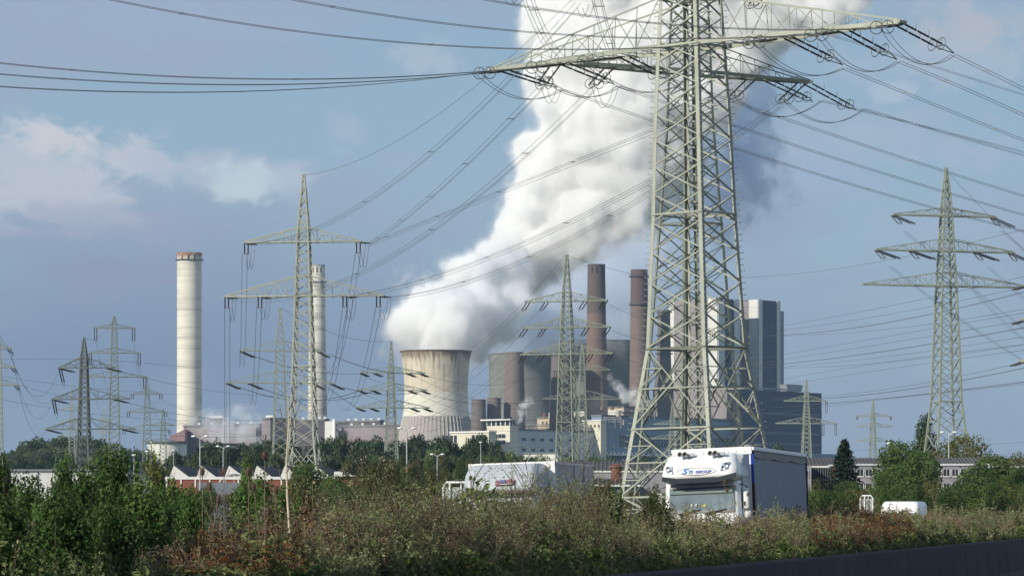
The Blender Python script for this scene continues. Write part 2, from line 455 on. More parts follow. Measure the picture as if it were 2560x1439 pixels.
# ---------------------------------------------------------------- power station
def concrete(name, base, dirt, top_z=None, top_depth=8.0, top_col=(0.12, 0.07, 0.04), bands=0.35, streaks=0.3, rough=0.85, zones=(), band_f=0.09, patch=0.0, sf=0.35):
    """weathered concrete: casting bands, run-off streaks under the rim, lighter or darker lifts (zones: (z below which, colour))"""
    m = bpy.data.materials.new(name); m.use_nodes = True
    t = m.node_tree; b = t.nodes['Principled BSDF']; b.inputs['Roughness'].default_value = rough; b.inputs['Specular IOR Level'].default_value = 0.2
    nd = t.nodes.new; lk = t.links.new
    tcn = nd('ShaderNodeTexCoord'); sp = nd('ShaderNodeSeparateXYZ'); lk(tcn.outputs['Object'], sp.inputs[0])
    def nz(sc, st, det=5, ro=0.6):
        mp = nd('ShaderNodeMapping'); mp.inputs['Scale'].default_value = st; lk(tcn.outputs['Object'], mp.inputs[0])
        n = nd('ShaderNodeTexNoise'); n.inputs['Scale'].default_value = sc; n.inputs['Detail'].default_value = det; n.inputs['Roughness'].default_value = ro
        lk(mp.outputs[0], n.inputs['Vector']); return n.outputs['Fac']
    def mth(op, a, c, cl=False):
        n = nd('ShaderNodeMath'); n.operation = op; n.use_clamp = cl
        for i, v in enumerate((a, c)):
            if isinstance(v, (int, float)): n.inputs[i].default_value = v
            else: lk(v, n.inputs[i])
        return n.outputs[0]
    def rng(v, lo, hi, a=0.0, c=1.0):
        n = nd('ShaderNodeMapRange'); n.interpolation_type = 'SMOOTHSTEP'; lk(v, n.inputs[0]); n.inputs[1].default_value = lo; n.inputs[2].default_value = hi
        n.inputs[3].default_value = a; n.inputs[4].default_value = c; return n.outputs[0]
    def mix(f, a, c):
        n = nd('ShaderNodeMix'); n.data_type = 'RGBA'
        if isinstance(f, (int, float)): n.inputs[0].default_value = f
        else: lk(f, n.inputs[0])
        for i, v in ((6, a), (7, c)):
            if isinstance(v, tuple): n.inputs[i].default_value = (*v, 1)
            else: lk(v, n.inputs[i])
        return n.outputs[2]
    z = sp.outputs['Z']
    col = mix(0.0, base, base)
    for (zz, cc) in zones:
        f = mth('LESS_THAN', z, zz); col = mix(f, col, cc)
    band = nz(1.0, (0.004, 0.004, band_f), 6, 0.7)
    ptc = nz(1.0, (0.06, 0.06, 0.10), 6, 0.6)
    col = mix(mth('MULTIPLY', rng(band, 0.48, 0.62), bands, True), col, dirt)
    col = mix(mth('MULTIPLY', rng(ptc, 0.5, 0.75), bands * 0.7 + patch), col, dirt)
    st = nz(1.0, (sf, sf, 0.008), 4, 0.55)
    if top_z is not None:
        fall = rng(z, top_z - top_depth * 4.2, top_z, 0.0, 1.0)
        col = mix(mth('MULTIPLY', mth('MULTIPLY', rng(st, 0.5, 0.66), fall), streaks * 1.6, True), col, tuple(x * 0.45 for x in dirt))
        edge = mth('ADD', rng(z, top_z - top_depth * 1.2, top_z), mth('MULTIPLY', mth('SUBTRACT', st, 0.5), 1.5))
        col = mix(rng(edge, 0.3, 1.1), col, top_col)
    else:
        col = mix(mth('MULTIPLY', rng(st, 0.52, 0.7), streaks), col, dirt)
    fine = nz(1.2, (1, 1, 1), 3)
    col = mix(mth('MULTIPLY', rng(fine, 0.45, 0.7), 0.16), col, dirt)
    lk(col, b.inputs['Base Color'])
    return m

def lathe_px(mb, cx, d, rows, n=48):
    """rows: (y px, radius px) top to bottom around the plant object's own axis; origin at its base"""
    k = d / F
    mb.lathe([(w * k, max(0.0, Z(y, d))) for y, w in rows], n)
def chimney(label, cx, d, rows, m, rim=None, rings=(), slots=0, dark=None, group=None, ladder=False, name='chimney', boxes=()):
    k = d / F
    rt = root(name, (X(cx, d), d, 0), label, 'chimney', group)
    mb = MB(); rr = rows + [(HY + EYE * F / d, rows[-1][1] * 1.04)]
    # outer wall, lip and the inside of the flue
    prof = [(w * k, max(0.0, Z(y, d))) for y, w in rr][::-1]
    rt_, zt = prof[-1]
    prof += [(rt_ - 0.5, zt), (rt_ - 0.5, zt - 12)]
    mb.lathe(prof, 48)
    mb.build('shaft', m, rt, smooth=False)
    for y in rings:
        z = Z(y, d)
        w = np.interp(y, [r[0] for r in rr], [r[1] for r in rr]) * k
        mb = MB(); mb.lathe([(w, z - 0.3), (w + 1.3, z - 0.3), (w + 1.3, z + 0.15), (w + 1.22, z + 0.15), (w + 1.22, z - 0.1), (w, z - 0.1)], 40)
        for q in range(24):
            a = q * math.pi / 12; mb.beam(((w + 1.25) * math.cos(a), (w + 1.25) * math.sin(a), z), ((w + 1.25) * math.cos(a), (w + 1.25) * math.sin(a), z + 1.1), 0.1)
        mb.lathe([(w + 1.28, z + 1.05), (w + 1.28, z + 1.15), (w + 1.2, z + 1.15), (w + 1.2, z + 1.05)], 40)
        mb.build('gallery', dark or M_ST3, rt)
    if slots:
        w = rows[0][1] * k
        for q in range(slots):
            mb = MB(); a = -math.pi / 2 + (q - (slots - 1) / 2) * 0.52
            c = Vector((math.cos(a) * w, math.sin(a) * w, Z(rows[0][0] + 14, d)))
            t = Vector((-math.sin(a), math.cos(a), 0)) * 0.45; o = Vector((math.cos(a), math.sin(a), 0))
            mb.prism([c - t + o * 0.12 - Vector((0, 0, 2)), c + t + o * 0.12 - Vector((0, 0, 2)), c + t + o * 0.12 + Vector((0, 0, 2)), c - t + o * 0.12 + Vector((0, 0, 2))], -o * 0.3)
            mb.build('flue_opening', mat('opening_dark', (0.04, 0.04, 0.045), 0.9), rt)
    if ladder:
        mb = MB(); a = rad(-35)
        pts = [Vector((math.cos(a) * (w * k + 0.4), math.sin(a) * (w * k + 0.4), Z(y, d))) for y, w in rr]
        for p, q in zip(pts, pts[1:]): mb.beam(p, q, 0.5, 0.3)
        mb.build('ladder', M_ST3, rt)
    return rt
m_ch1 = concrete('white_chimney_concrete', (0.70, 0.67, 0.58), (0.40, 0.38, 0.34), Z(632, 2500), 7, (0.28, 0.12, 0.06), bands=0.75, streaks=0.15, band_f=0.12)
m_ch2 = concrete('grey_chimney_concrete', (0.66, 0.63, 0.56), (0.33, 0.32, 0.30), Z(662, 2700), 3, (0.30, 0.29, 0.27), bands=0.9, streaks=0.2, band_f=0.10, patch=0.25)
chimney("tall white chimney with a rusty rim at the left of the plant", 473.5, 2500, [(632, 31.3), (636, 31.8), (640, 30.8), (800, 30.8), (960, 31), (1085, 31.5)], m_ch1, rings=(650,), slots=3, group='chimneys of the power station')
chimney("second white chimney, shorter and greyer, behind a large pylon", 793.5, 2700, [(662, 19), (700, 19.4), (800, 20.5), (940, 22.5), (1050, 24)], m_ch2, rings=(705,), slots=3, group='chimneys of the power station')
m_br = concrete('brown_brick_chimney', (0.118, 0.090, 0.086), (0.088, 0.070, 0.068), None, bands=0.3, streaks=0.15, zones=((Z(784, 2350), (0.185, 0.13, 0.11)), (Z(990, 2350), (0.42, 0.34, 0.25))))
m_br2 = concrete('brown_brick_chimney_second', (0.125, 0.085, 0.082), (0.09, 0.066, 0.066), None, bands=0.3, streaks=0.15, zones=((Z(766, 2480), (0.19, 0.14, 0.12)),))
m_br3 = concrete('flaked_brown_chimney', (0.19, 0.158, 0.148), (0.115, 0.094, 0.092), None, bands=0.35, streaks=0.25, patch=0.3)
m_br4 = concrete('dull_brown_chimney', (0.155, 0.135, 0.128), (0.108, 0.094, 0.09), None, bands=0.3, streaks=0.25, patch=0.1)
GC = 'chimneys of the power station'
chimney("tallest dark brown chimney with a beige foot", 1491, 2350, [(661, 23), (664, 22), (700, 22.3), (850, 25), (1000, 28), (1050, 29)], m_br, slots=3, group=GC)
chimney("dark brown chimney half hidden by the tallest pylon's left leg", 1598, 2480, [(674, 21), (720, 21.5), (850, 23), (1000, 25)], m_br2, rings=(691, 761), group=GC)
chimney("stout flaking brown chimney between the cooling towers", 1286, 2300, [(880, 23.5), (884, 22.8), (930, 24), (1000, 26), (1080, 28)], m_br3, group=GC)
chimney("stout brown chimney partly behind the three-armed pylon", 1404, 2330, [(890, 27), (896, 26), (960, 28), (1050, 31)], m_br4, group=GC)
chimney("short squat brown stack next to the pale cooling tower", 1196.5, 2280, [(998, 18.8), (1002, 18), (1040, 18.6), (1085, 20)], m_br4, group=GC, name='short_stack')
chimney("short squat brown stack, second from the pale cooling tower", 1235, 2290, [(994, 17.8), (998, 17), (1035, 17.6), (1085, 19)], m_br3, group=GC, name='short_stack')
chimney("ringed grey-brown stack seen between the tallest pylon's legs", 1660, 2400, [(775, 15.5), (830, 16), (880, 17), (933, 19), (960, 24)], m_br4, rings=(780, 838, 884, 930), group=GC)

def cooling(label, cx, d, rows, m, group, ribs=0, rib_y=(0, 0), rib_m=None, n=72):
    k = d / F
    rt = root('cooling_tower', (X(cx, d), d, 0), label, 'cooling tower', group)
    rr = rows + [(1180, rows[-1][1] * 1.07)]
    prof = [(w * k, Z(y, d)) for y, w in rr][::-1]
    # smooth the hyperbola
    zs = [p[1] for p in prof]; rs = [p[0] for p in prof]
    zi = np.linspace(zs[0], zs[-1], 40); 
    ri = np.interp(zi, zs, rs)
    for _ in range(2): ri[1:-1] = (ri[:-2] + 2 * ri[1:-1] + ri[2:]) / 4
    top = [(ri[-1], zi[-1]), (ri[-1] - 0.9, zi[-1]), (ri[-1] - 1.2, zi[-1] - 3)] + [(r_ - 1.2, z_) for r_, z_ in list(zip(ri, zi))[::-1][3:]]
    mb = MB(); mb.lathe(list(zip(ri, zi)) + top, n); mb.build('shell', m, rt, smooth=True)
    mb = MB(); z = zi[-1]; mb.lathe([(ri[-1] + 0.02, z - 0.5), (ri[-1] + 0.6, z - 0.4), (ri[-1] + 0.6, z + 0.25), (ri[-1] - 1.0, z + 0.25), (ri[-1] - 1.0, z - 1.1)], n)
    mb.build('rim', mat('rim_concrete', (0.16, 0.12, 0.09), 0.9, var=0.3, scale=0.1), rt)
    if ribs:
        mb = MB()
        z0, z1 = Z(rib_y[1], d), Z(rib_y[0], d)
        for q in range(ribs):
            a = 2 * math.pi * q / ribs
            pts = []
            for f in np.linspace(0, 1, 5):
                z = z0 + (z1 - z0) * f; r_ = float(np.interp(z, zi, ri)) + 0.15
                pts.append(Vector((math.cos(a) * r_, math.sin(a) * r_, z)))
            for p, q2 in zip(pts, pts[1:]): mb.beam(p, q2, 0.55)
        mb.build('rib', rib_m, rt)
    # slanting columns under the shell
    mb = MB(); zb = zi[0]; rb = ri[0]
    for q in range(40):
        a = 2 * math.pi * q / 40; a2 = a + math.pi / 40; a3 = a - math.pi / 40
        for aa in (a2, a3): mb.beam((rb * 1.03 * math.cos(a), rb * 1.03 * math.sin(a), 0), (rb * math.cos(aa), rb * math.sin(aa), zb), 0.9)
    mb.build('support_column', rib_m or m, rt)
    return rt
kz = lambda y: Z(y, 2400)
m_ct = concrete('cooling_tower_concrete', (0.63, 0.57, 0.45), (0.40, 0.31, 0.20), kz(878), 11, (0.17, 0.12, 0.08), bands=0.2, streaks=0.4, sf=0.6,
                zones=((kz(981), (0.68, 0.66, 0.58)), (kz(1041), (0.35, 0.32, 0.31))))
m_ct2 = concrete('shaded_tower_concrete', (0.19, 0.20, 0.185), (0.12, 0.125, 0.12), None, bands=0.3, streaks=0.5, patch=0.1)  # dark grey base holds the shaded look of the rear towers
GCT = 'cooling towers'
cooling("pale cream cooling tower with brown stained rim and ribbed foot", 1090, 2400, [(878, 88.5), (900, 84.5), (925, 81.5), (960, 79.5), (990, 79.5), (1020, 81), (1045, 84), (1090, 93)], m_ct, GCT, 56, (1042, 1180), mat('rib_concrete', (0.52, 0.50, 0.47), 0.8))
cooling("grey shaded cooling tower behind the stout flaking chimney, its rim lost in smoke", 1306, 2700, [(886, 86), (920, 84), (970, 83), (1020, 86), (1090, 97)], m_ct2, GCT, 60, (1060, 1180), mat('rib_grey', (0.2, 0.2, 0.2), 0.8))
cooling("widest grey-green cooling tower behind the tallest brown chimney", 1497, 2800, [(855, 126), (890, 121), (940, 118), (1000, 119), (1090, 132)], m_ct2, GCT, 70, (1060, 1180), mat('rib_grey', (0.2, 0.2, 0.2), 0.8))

PHI = rad(50)
RD = Vector((math.cos(PHI), math.sin(PHI), 0)); LD = Vector((-math.sin(PHI), math.cos(PHI), 0))
def ray_len(p, dr, px):
    u = (px - 1280) / F
    return (u * p.y - p.x) / (dr.x - u * dr.y)
class Block:
    """rectangular building seen on its corner: left (sunny) wall from xl to xc, right (shaded) wall from xc to xr"""
    def __init__(s, xl, xc, xr, yt, d, yb=None):
        s.c = Vector((X(xc, d), d, 0)); s.d = d
        s.ll = ray_len(s.c, LD, xl); s.lr = ray_len(s.c, RD, xr)
        s.z1 = Z(yt, d); s.z0 = 0.0 if yb is None else Z(yb, d)
    def pt(s, a, b, z): return s.c * 0 + RD * a + LD * b + Vector((0, 0, z))
    def body(s, mb, inset=0, z0=None, z1=None, a0=0, a1=None, b0=0, b1=None):
        a1 = s.lr if a1 is None else a1; b1 = s.ll if b1 is None else b1
        z0 = s.z0 if z0 is None else z0; z1 = s.z1 if z1 is None else z1
        q = [(a0, b0), (a1, b0), (a1, b1), (a0, b1)]
        mb.prism([s.pt(a, b, z0) for a, b in q], (0, 0, z1 - z0))
    def on_left(s, mb, b0, b1, z0, z1, out=0.25):  mb.prism([s.pt(-out, b0, z0), s.pt(-out, b1, z0), s.pt(-out, b1, z1), s.pt(-out, b0, z1)], RD * (out + 0.1))
    def on_right(s, mb, a0, a1, z0, z1, out=0.25): mb.prism([s.pt(a0, -out, z0), s.pt(a1, -out, z0), s.pt(a1, -out, z1), s.pt(a0, -out, z1)], LD * (out + 0.1))
def panelled(name, col, rough=0.5, line=6.0, var=0.1, dark=0.8, metal=0.0):
    """cladding in sheets: faint joint grid and uneven sheets"""
    m = mat(name, col, rough, metal, var=var, scale=0.05, spec=0.35, stretch=(1, 1, 0.4))
    t = m.node_tree; b = t.nodes['Principled BSDF']
    src = b.inputs['Base Color'].links[0].from_socket
    tcn = t.nodes.new('ShaderNodeTexCoord'); w = t.nodes.new('ShaderNodeSeparateXYZ'); t.links.new(tcn.outputs['Object'], w.inputs[0])
    def line_(axis, per):
        a = t.nodes.new('ShaderNodeMath'); a.operation = 'PINGPONG'; a.inputs[1].default_value = per / 2; t.links.new(w.outputs[axis], a.inputs[0])
        c = t.nodes.new('ShaderNodeMath'); c.operation = 'LESS_THAN'; c.inputs[1].default_value = per * 0.03; t.links.new(a.outputs[0], c.inputs[0]); return c.outputs[0]
    mx = t.nodes.new('ShaderNodeMath'); mx.operation = 'MAXIMUM'; t.links.new(line_('Z', line), mx.inputs[0]); t.links.new(line_('X', line), mx.inputs[1])
    m2 = t.nodes.new('ShaderNodeMix'); m2.data_type = 'RGBA'; t.links.new(mx.outputs[0], m2.inputs[0]); t.links.new(src, m2.inputs[6]); m2.inputs[7].default_value = (*[c * dark for c in col], 1)
    t.links.new(m2.outputs[2], b.inputs['Base Color'])
    return m
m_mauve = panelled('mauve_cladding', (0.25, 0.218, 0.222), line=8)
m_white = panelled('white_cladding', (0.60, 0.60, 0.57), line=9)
m_navy_shade = panelled('navy_shade_cladding', (0.028, 0.042, 0.095), line=9)  # navy puts the shade on walls turned from the sun into the colour
m_blue = panelled('blue_shade_cladding', (0.21, 0.27, 0.36), line=5)
m_cream = panelled('cream_render', (0.66, 0.62, 0.50), line=5)
m_beige = panelled('beige_render', (0.50, 0.42, 0.32), line=4)
m_glass = mat('dark_glass', (0.03, 0.035, 0.045), 0.15, var=0.3, scale=0.2, spec=0.6)
m_roof = mat('flat_roof_felt', (0.16, 0.16, 0.17), 0.9, var=0.2, scale=0.2)
m_wt = mat('white_trim', (0.72, 0.72, 0.70), 0.5, var=0.05)
GP = 'buildings of the power station'

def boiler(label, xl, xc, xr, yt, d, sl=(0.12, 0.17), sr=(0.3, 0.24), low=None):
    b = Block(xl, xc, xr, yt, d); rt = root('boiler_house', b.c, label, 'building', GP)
    mb = MB(); b.body(mb); mb.build('wall', m_navy_shade, rt)
    # claddings: mauve field on the sunny side, navy body as its shaded tone, white strips at the corners
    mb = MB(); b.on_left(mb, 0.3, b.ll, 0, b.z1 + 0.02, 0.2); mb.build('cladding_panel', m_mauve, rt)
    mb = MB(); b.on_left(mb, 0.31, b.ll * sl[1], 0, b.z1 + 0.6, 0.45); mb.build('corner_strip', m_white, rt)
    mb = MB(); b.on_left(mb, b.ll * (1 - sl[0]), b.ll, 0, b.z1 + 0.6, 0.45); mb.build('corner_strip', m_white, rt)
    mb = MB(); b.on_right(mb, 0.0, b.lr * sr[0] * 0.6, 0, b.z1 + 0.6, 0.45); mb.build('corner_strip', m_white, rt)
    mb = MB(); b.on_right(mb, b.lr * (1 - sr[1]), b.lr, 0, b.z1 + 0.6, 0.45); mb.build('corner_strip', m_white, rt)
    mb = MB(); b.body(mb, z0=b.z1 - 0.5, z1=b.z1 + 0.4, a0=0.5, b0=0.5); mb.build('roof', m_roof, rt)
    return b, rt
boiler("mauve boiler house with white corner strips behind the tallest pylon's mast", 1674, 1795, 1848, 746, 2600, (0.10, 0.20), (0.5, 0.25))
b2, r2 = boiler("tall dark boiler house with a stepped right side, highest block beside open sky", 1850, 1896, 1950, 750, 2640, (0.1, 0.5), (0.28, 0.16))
mb = MB(); b2.body(mb, a0=b2.lr + 0.02, a1=b2.lr * 1.28, b0=2, z1=Z(772, 2640)); mb.build('stair_tower', panelled('grey_blue_cladding', (0.24, 0.28, 0.33), line=7), r2)
# turbine hall
b = Block(1640, 1853, 2054, 973, 2450); rt = root('turbine_hall', b.c, "long dark navy turbine hall forming the right end of the plant", 'building', GP)
mb = MB(); b.body(mb); mb.build('wall', m_navy_shade, rt)
for y in (1030, 1079, 1106):
    z = Z(y, 2450); mb = MB(); b.on_right(mb, 0.0, b.lr, z - 0.9, z + 0.9, 0.35); mb.build('light_band', mat('band_cladding', (0.10, 0.13, 0.19), 0.5), rt)
mb = MB(); zz = b.z1
for i in range(26):
    a = b.lr * (0.03 + 0.92 * i / 26); mb.beam(b.pt(a, 3, zz), b.pt(a, 3, zz + 1.6), 0.35)
mb.beam(b.pt(b.lr * 0.02, 3, zz + 1.7), b.pt(b.lr * 0.78, 3, zz + 1.7), 0.5, 0.9); mb.build('roof_pipe', mat('pipe_grey', (0.3, 0.33, 0.36), 0.5), rt)
mb = MB(); a = b.lr * 0.60; mb.prism([b.pt(a, 2, zz + 0.5), b.pt(a + 17, 2, zz + 0.5), b.pt(a + 19, 2, zz + 5.5), b.pt(a - 2, 2, zz + 5.5)], LD * 6); mb.build('roof_vent', mat('vent_grey', (0.30, 0.31, 0.33), 0.6), rt)
for z in (Z(1050, 2450), Z(1100, 2450)):
    mb = MB()
    for j in range(2): mb.lathe([(0.1, 0), (1.2, 0.4), (1.2, 1.6), (0.1, 2)], 8, tuple(b.pt(b.lr + 0.8, 12, z)))
    mb.build('wall_box', m_blue, rt)
mb = MB()
for i in range(7): mb.lathe([(1.7, 0), (1.7, 3.2), (1.2, 3.8), (0.1, 3.9)], 12, tuple(b.pt(b.lr * (0.76 + 0.05 * i), -8, 0) + Vector((0, 0, Z(1143, 2450)))))
mb.prism([b.pt(b.lr * 0.6, -14, 0), b.pt(b.lr * 1.25, -14, 0), b.pt(b.lr * 1.25, -3, 0), b.pt(b.lr * 0.6, -3, 0)], (0, 0, Z(1143, 2450))); mb.build('annex', mat('annex_blue', (0.22, 0.28, 0.36), 0.6), rt)
# mauve block above the middle hall
b = Block(1632, 1840, 1850, 966, 2440); rt = root('bunker_house', b.c, "mauve brown block between the tallest pylon's legs, below the boiler houses", 'building', GP)
mb = MB(); b.body(mb); mb.build('wall', m_mauve, rt)
mb = MB(); b.body(mb, z0=b.z1 + 0.02, z1=b.z1 + 1.0, a0=-0.4, b0=-0.4); mb.build('roof', m_roof, rt)
def windows_right(b, mb, n, z0, z1, w, a0, a1, out=0.12):
    for i in range(n):
        a = a0 + (a1 - a0) * (i + 0.5) / n; b.on_right(mb, a - w / 2, a + w / 2, z0, z1, out)
# middle hall, shade put into its blue-grey wall colour
b = Block(1470, 1504, 1851, 1040, 2330); rt = root('machine_hall', b.c, "blue-grey machine hall with two window rows behind the tallest pylon's feet", 'building', GP)
mb = MB(); b.body(mb); mb.build('wall', m_blue, rt)
mb = MB(); b.on_left(mb, 0.2, b.ll, 0, b.z1 - 3, 0.3); mb.build('gable_panel', m_cream, rt)
for y, hh in ((1092, 3.2), (1107, 4.0)):
    for i in range(48):
        a = b.lr * (0.12 + 0.88 * (i + 0.5) / 48); w = b.lr / 48 * 0.3
        mb = MB(); b.on_right(mb, a - w, a + w, Z(y, 2330) - hh / 2, Z(y, 2330) + hh / 2, 0.12); mb.build('window', m_glass, rt)
mb = MB(); b.body(mb, z0=b.z1 + 0.02, z1=b.z1 + 1.2, a0=-0.5, b0=-0.5); mb.build('roof', m_roof, rt)
mb = MB(); b.on_right(mb, 0, b.lr, Z(1137, 2330), Z(1134, 2330), 3.5)
for i in range(34):
    mb.lathe([(0.8, 0), (0.9, 1.0), (0.1, 1.5)], 8, tuple(b.pt(b.lr * (i + 0.5) / 34, -2, Z(1134, 2330) + 0.05)))
mb.build('canopy', m_wt, rt)
mb = MB(); b.on_right(mb, 0, b.lr, 0, Z(1139, 2330), 3.0); mb.build('dark_plinth', mat('plinth_dark', (0.05, 0.06, 0.09), 0.7), rt)
# rooftop works
for (xl, xc, xr, yt, d, m, lab) in [(1343, 1420, 1470, 1043, 2345, m_beige, "beige rooftop plant room behind the three-armed pylon"), (1395, 1540, 1552, 1029, 2380, m_white, "long white-edged roof storey left of the tallest pylon"),
                                  (1553, 1585, 1600, 1032, 2370, m_beige, "small beige block touching the tallest pylon's left leg"), (1440, 1502, 1516, 1052, 2320, m_cream, "bright cream gable block right of the three-armed pylon"),
                                  (1470, 1560, 1640, 1018, 2420, m_beige, "low pipe gallery at the foot of the tallest brown chimney")]:
    b = Block(xl, xc, xr, yt, d); rt = root('roof_building', b.c, lab, 'building', GP)
    mb = MB(); b.body(mb); mb.build('wall', m, rt)
    mb = MB(); b.body(mb, z0=b.z1 + 0.02, z1=b.z1 + 0.9, a0=-0.6, b0=-0.6); mb.build('roof', m_wt if m is not m_beige else m_roof, rt)
    for i in range(int(b.ll / 3.4)):
        q = (i + 0.5) * 3.4; mb = MB(); b.on_left(mb, q - 0.8, q + 0.8, b.z1 - 4.2, b.z1 - 2.2, 0.1); mb.build('window', mat('window_brown', (0.12, 0.1, 0.09), 0.4), rt)
rnd = random.Random(5)
for px, y, h, w, c in [(1361, 1040, 12, 5, (0.35, 0.14, 0.08)), (1374, 1041, 13, 5, (0.75, 0.72, 0.66)), (1490, 1055, 15, 13, (0.33, 0.13, 0.08)), (1545, 1036, 14, 9, (0.55, 0.5, 0.42)), (1530, 1020, 8, 10, (0.3, 0.14, 0.09)), (1505, 1019, 7, 8, (0.25, 0.17, 0.13)), (1598, 1024, 10, 12, (0.6, 0.45, 0.35))]:
    d = 2338; mb = MB(); r_ = w * d / F / 2; hh = h * d / F
    mb.lathe([(r_, 0), (r_, hh * 0.35), (r_ * 0.85, hh * 0.4), (r_ * 0.85, hh * 0.8), (r_ * 1.05, hh * 0.82), (r_ * 1.05, hh), (0.1, hh + 0.4)], 14)
    o = mb.build('roof_vessel', mat('vessel_%d' % px, c, 0.6, var=0.25, scale=0.6), loc=P(px, y + 4, d))
    tag(o, {1361: "small rust-red vent drum on the beige plant room", 1374: "small white vent drum beside the rust-red one", 1490: "fat rust-red tank on the machine hall roof", 1545: "dull beige round tank on the machine hall roof", 1530: "low red-brown drum under the tallest brown chimney",
            1505: "low dark brown drum under the tallest brown chimney", 1598: "pinkish drum at the tallest pylon's left leg"}[px], 'tank', 'vessels on the plant roofs')
# scaffold-like pipe racks on roofs
for px0, px1, y0, y1, d, lab in [(1295, 1390, 1075, 1058, 2325, "grey pipe rack on the blue-shaded wing's roof"), (1400, 1470, 1075, 1056, 2322, "pipe rack with drums behind the three-armed pylon"), (1508, 1552, 1058, 1040, 2325, "open steel frame on the machine hall roof"), (1600, 1636, 1036, 1018, 2360, "steel frame behind the tallest pylon's left leg")]:
    mb = MB(); a = P(px0, y0, d); c = P(px1, y1, d); o0 = a.copy(); n = int((c.x - a.x) / 3)
    for i in range(n + 1):
        x = (c.x - a.x) * i / n; hh = (c.z - a.z) * (0.6 + 0.4 * rnd.random())
        for dy in (0, 4): mb.beam((x, dy, -3), (x, dy, hh), 0.35)
        if i % 3 == 0: mb.box(x + 0.4, x + 2.2, 0.5, 3, -1, hh * 0.55)
    for f in (0.25, 0.6, 0.85):
        mb.tube([(0, 1, (c.z - a.z) * f), (c.x - a.x, 1, (c.z - a.z) * f)], 0.35, 6)
    tag(mb.build('pipe_rack', mat('rack_grey', (0.30, 0.28, 0.26), 0.6, var=0.3, scale=0.3), loc=o0), lab, 'pipe rack', 'pipe racks on the plant roofs')
# control tower and its wings
b = Block(1217, 1275, 1296, 1063, 2250); rt = root('control_building', b.c, "cream tower-like building with an overhanging flat roof right of the squat stacks", 'building', GP)
mb = MB(); b.body(mb); mb.build('wall', m_cream, rt)
mb = MB(); b.body(mb, z0=b.z1 + 0.01, z1=Z(1050, 2250), a0=0.6, b0=0.6, a1=b.lr - 0.6, b1=b.ll - 0.6); mb.build('glazed_storey', m_glass, rt)
mb = MB()
for i in range(6):
    q = b.ll * i / 5; b.on_left(mb, max(0.02, q - 0.4), min(b.ll, q + 0.4), b.z1, Z(1050, 2250), -0.1 + 0.2)
for i in range(4):
    q = b.lr * i / 3; b.on_right(mb, max(0.02, q - 0.3), q + 0.3, b.z1, Z(1050, 2250), 0.1)
mb.build('mullion', m_wt, rt)
mb = MB(); b.body(mb, z0=Z(1049.8, 2250), z1=Z(1046.5, 2250), a0=-2.5, b0=-2.5, b1=b.ll + 3.5, a1=b.lr + 1); mb.build('roof', m_wt, rt)
for i in range(3):
    for j in range(2):
        z = Z(1089 + 15 * j, 2250); q = b.ll * (0.26 + 0.165 * i); mb = MB(); b.on_left(mb, q - 1.9, q + 1.9, z - 1.7, z + 1.7, 0.22); f = mb.build('window', m_wt, rt)
        mb = MB(); b.on_left(mb, q - 1.5, q + 1.5, z - 1.35, z + 1.35, 0.3); mb.build('pane', m_glass, f)
b = Block(1250, 1292, 1506, 1074, 2262); rt = root('workshop_wing', b.c, "long blue-shaded wing running right from the cream tower building", 'building', GP)
mb = MB(); b.body(mb); mb.build('wall', panelled('pale_render', (0.50, 0.52, 0.54), line=6), rt)
for y in (1097, 1123):
    for i in range(9):
        a = b.lr * (0.08 + 0.105 * i); mb = MB(); b.on_right(mb, a - 2.0, a + 2.0, Z(y + 3.5, 2262), Z(y - 3.5, 2262), 0.12); mb.build('window', m_glass, rt)
mb = MB(); b.body(mb, z0=b.z1 + 0.02, z1=b.z1 + 0.8, a0=-0.5, b0=-0.5); mb.build('roof', m_roof, rt)
b = Block(1125, 1222, 1240, 1080, 2235); rt = root('annex_building', b.c, "low cream annex left of the tower building, above the trees", 'building', GP)
mb = MB(); b.body(mb); mb.build('wall', m_cream, rt)
for q in (0.06, 0.82):
    for i in range(4): mb = MB(); b.on_left(mb, b.ll * q + i * 3.3, b.ll * q + i * 3.3 + 2.6, b.z1 - 6.5, b.z1 - 1.5, 0.12); mb.build('window', m_glass, rt)
mb = MB(); b.body(mb, z0=b.z1 + 0.02, z1=b.z1 + 1.0, a0=-0.8, b0=-0.8); mb.build('roof', m_wt, rt)
b = Block(1308, 1394, 1400, 1133, 2000); rt = root('white_shed', b.c, "low white shed in front of the blue-shaded wing", 'building', GP)
mb = MB(); b.body(mb); mb.build('wall', m_white, rt); mb = MB(); b.body(mb, z0=b.z1 + 0.02, z1=b.z1 + 0.7, a0=-0.6, b0=-0.6); mb.build('roof', m_roof, rt)
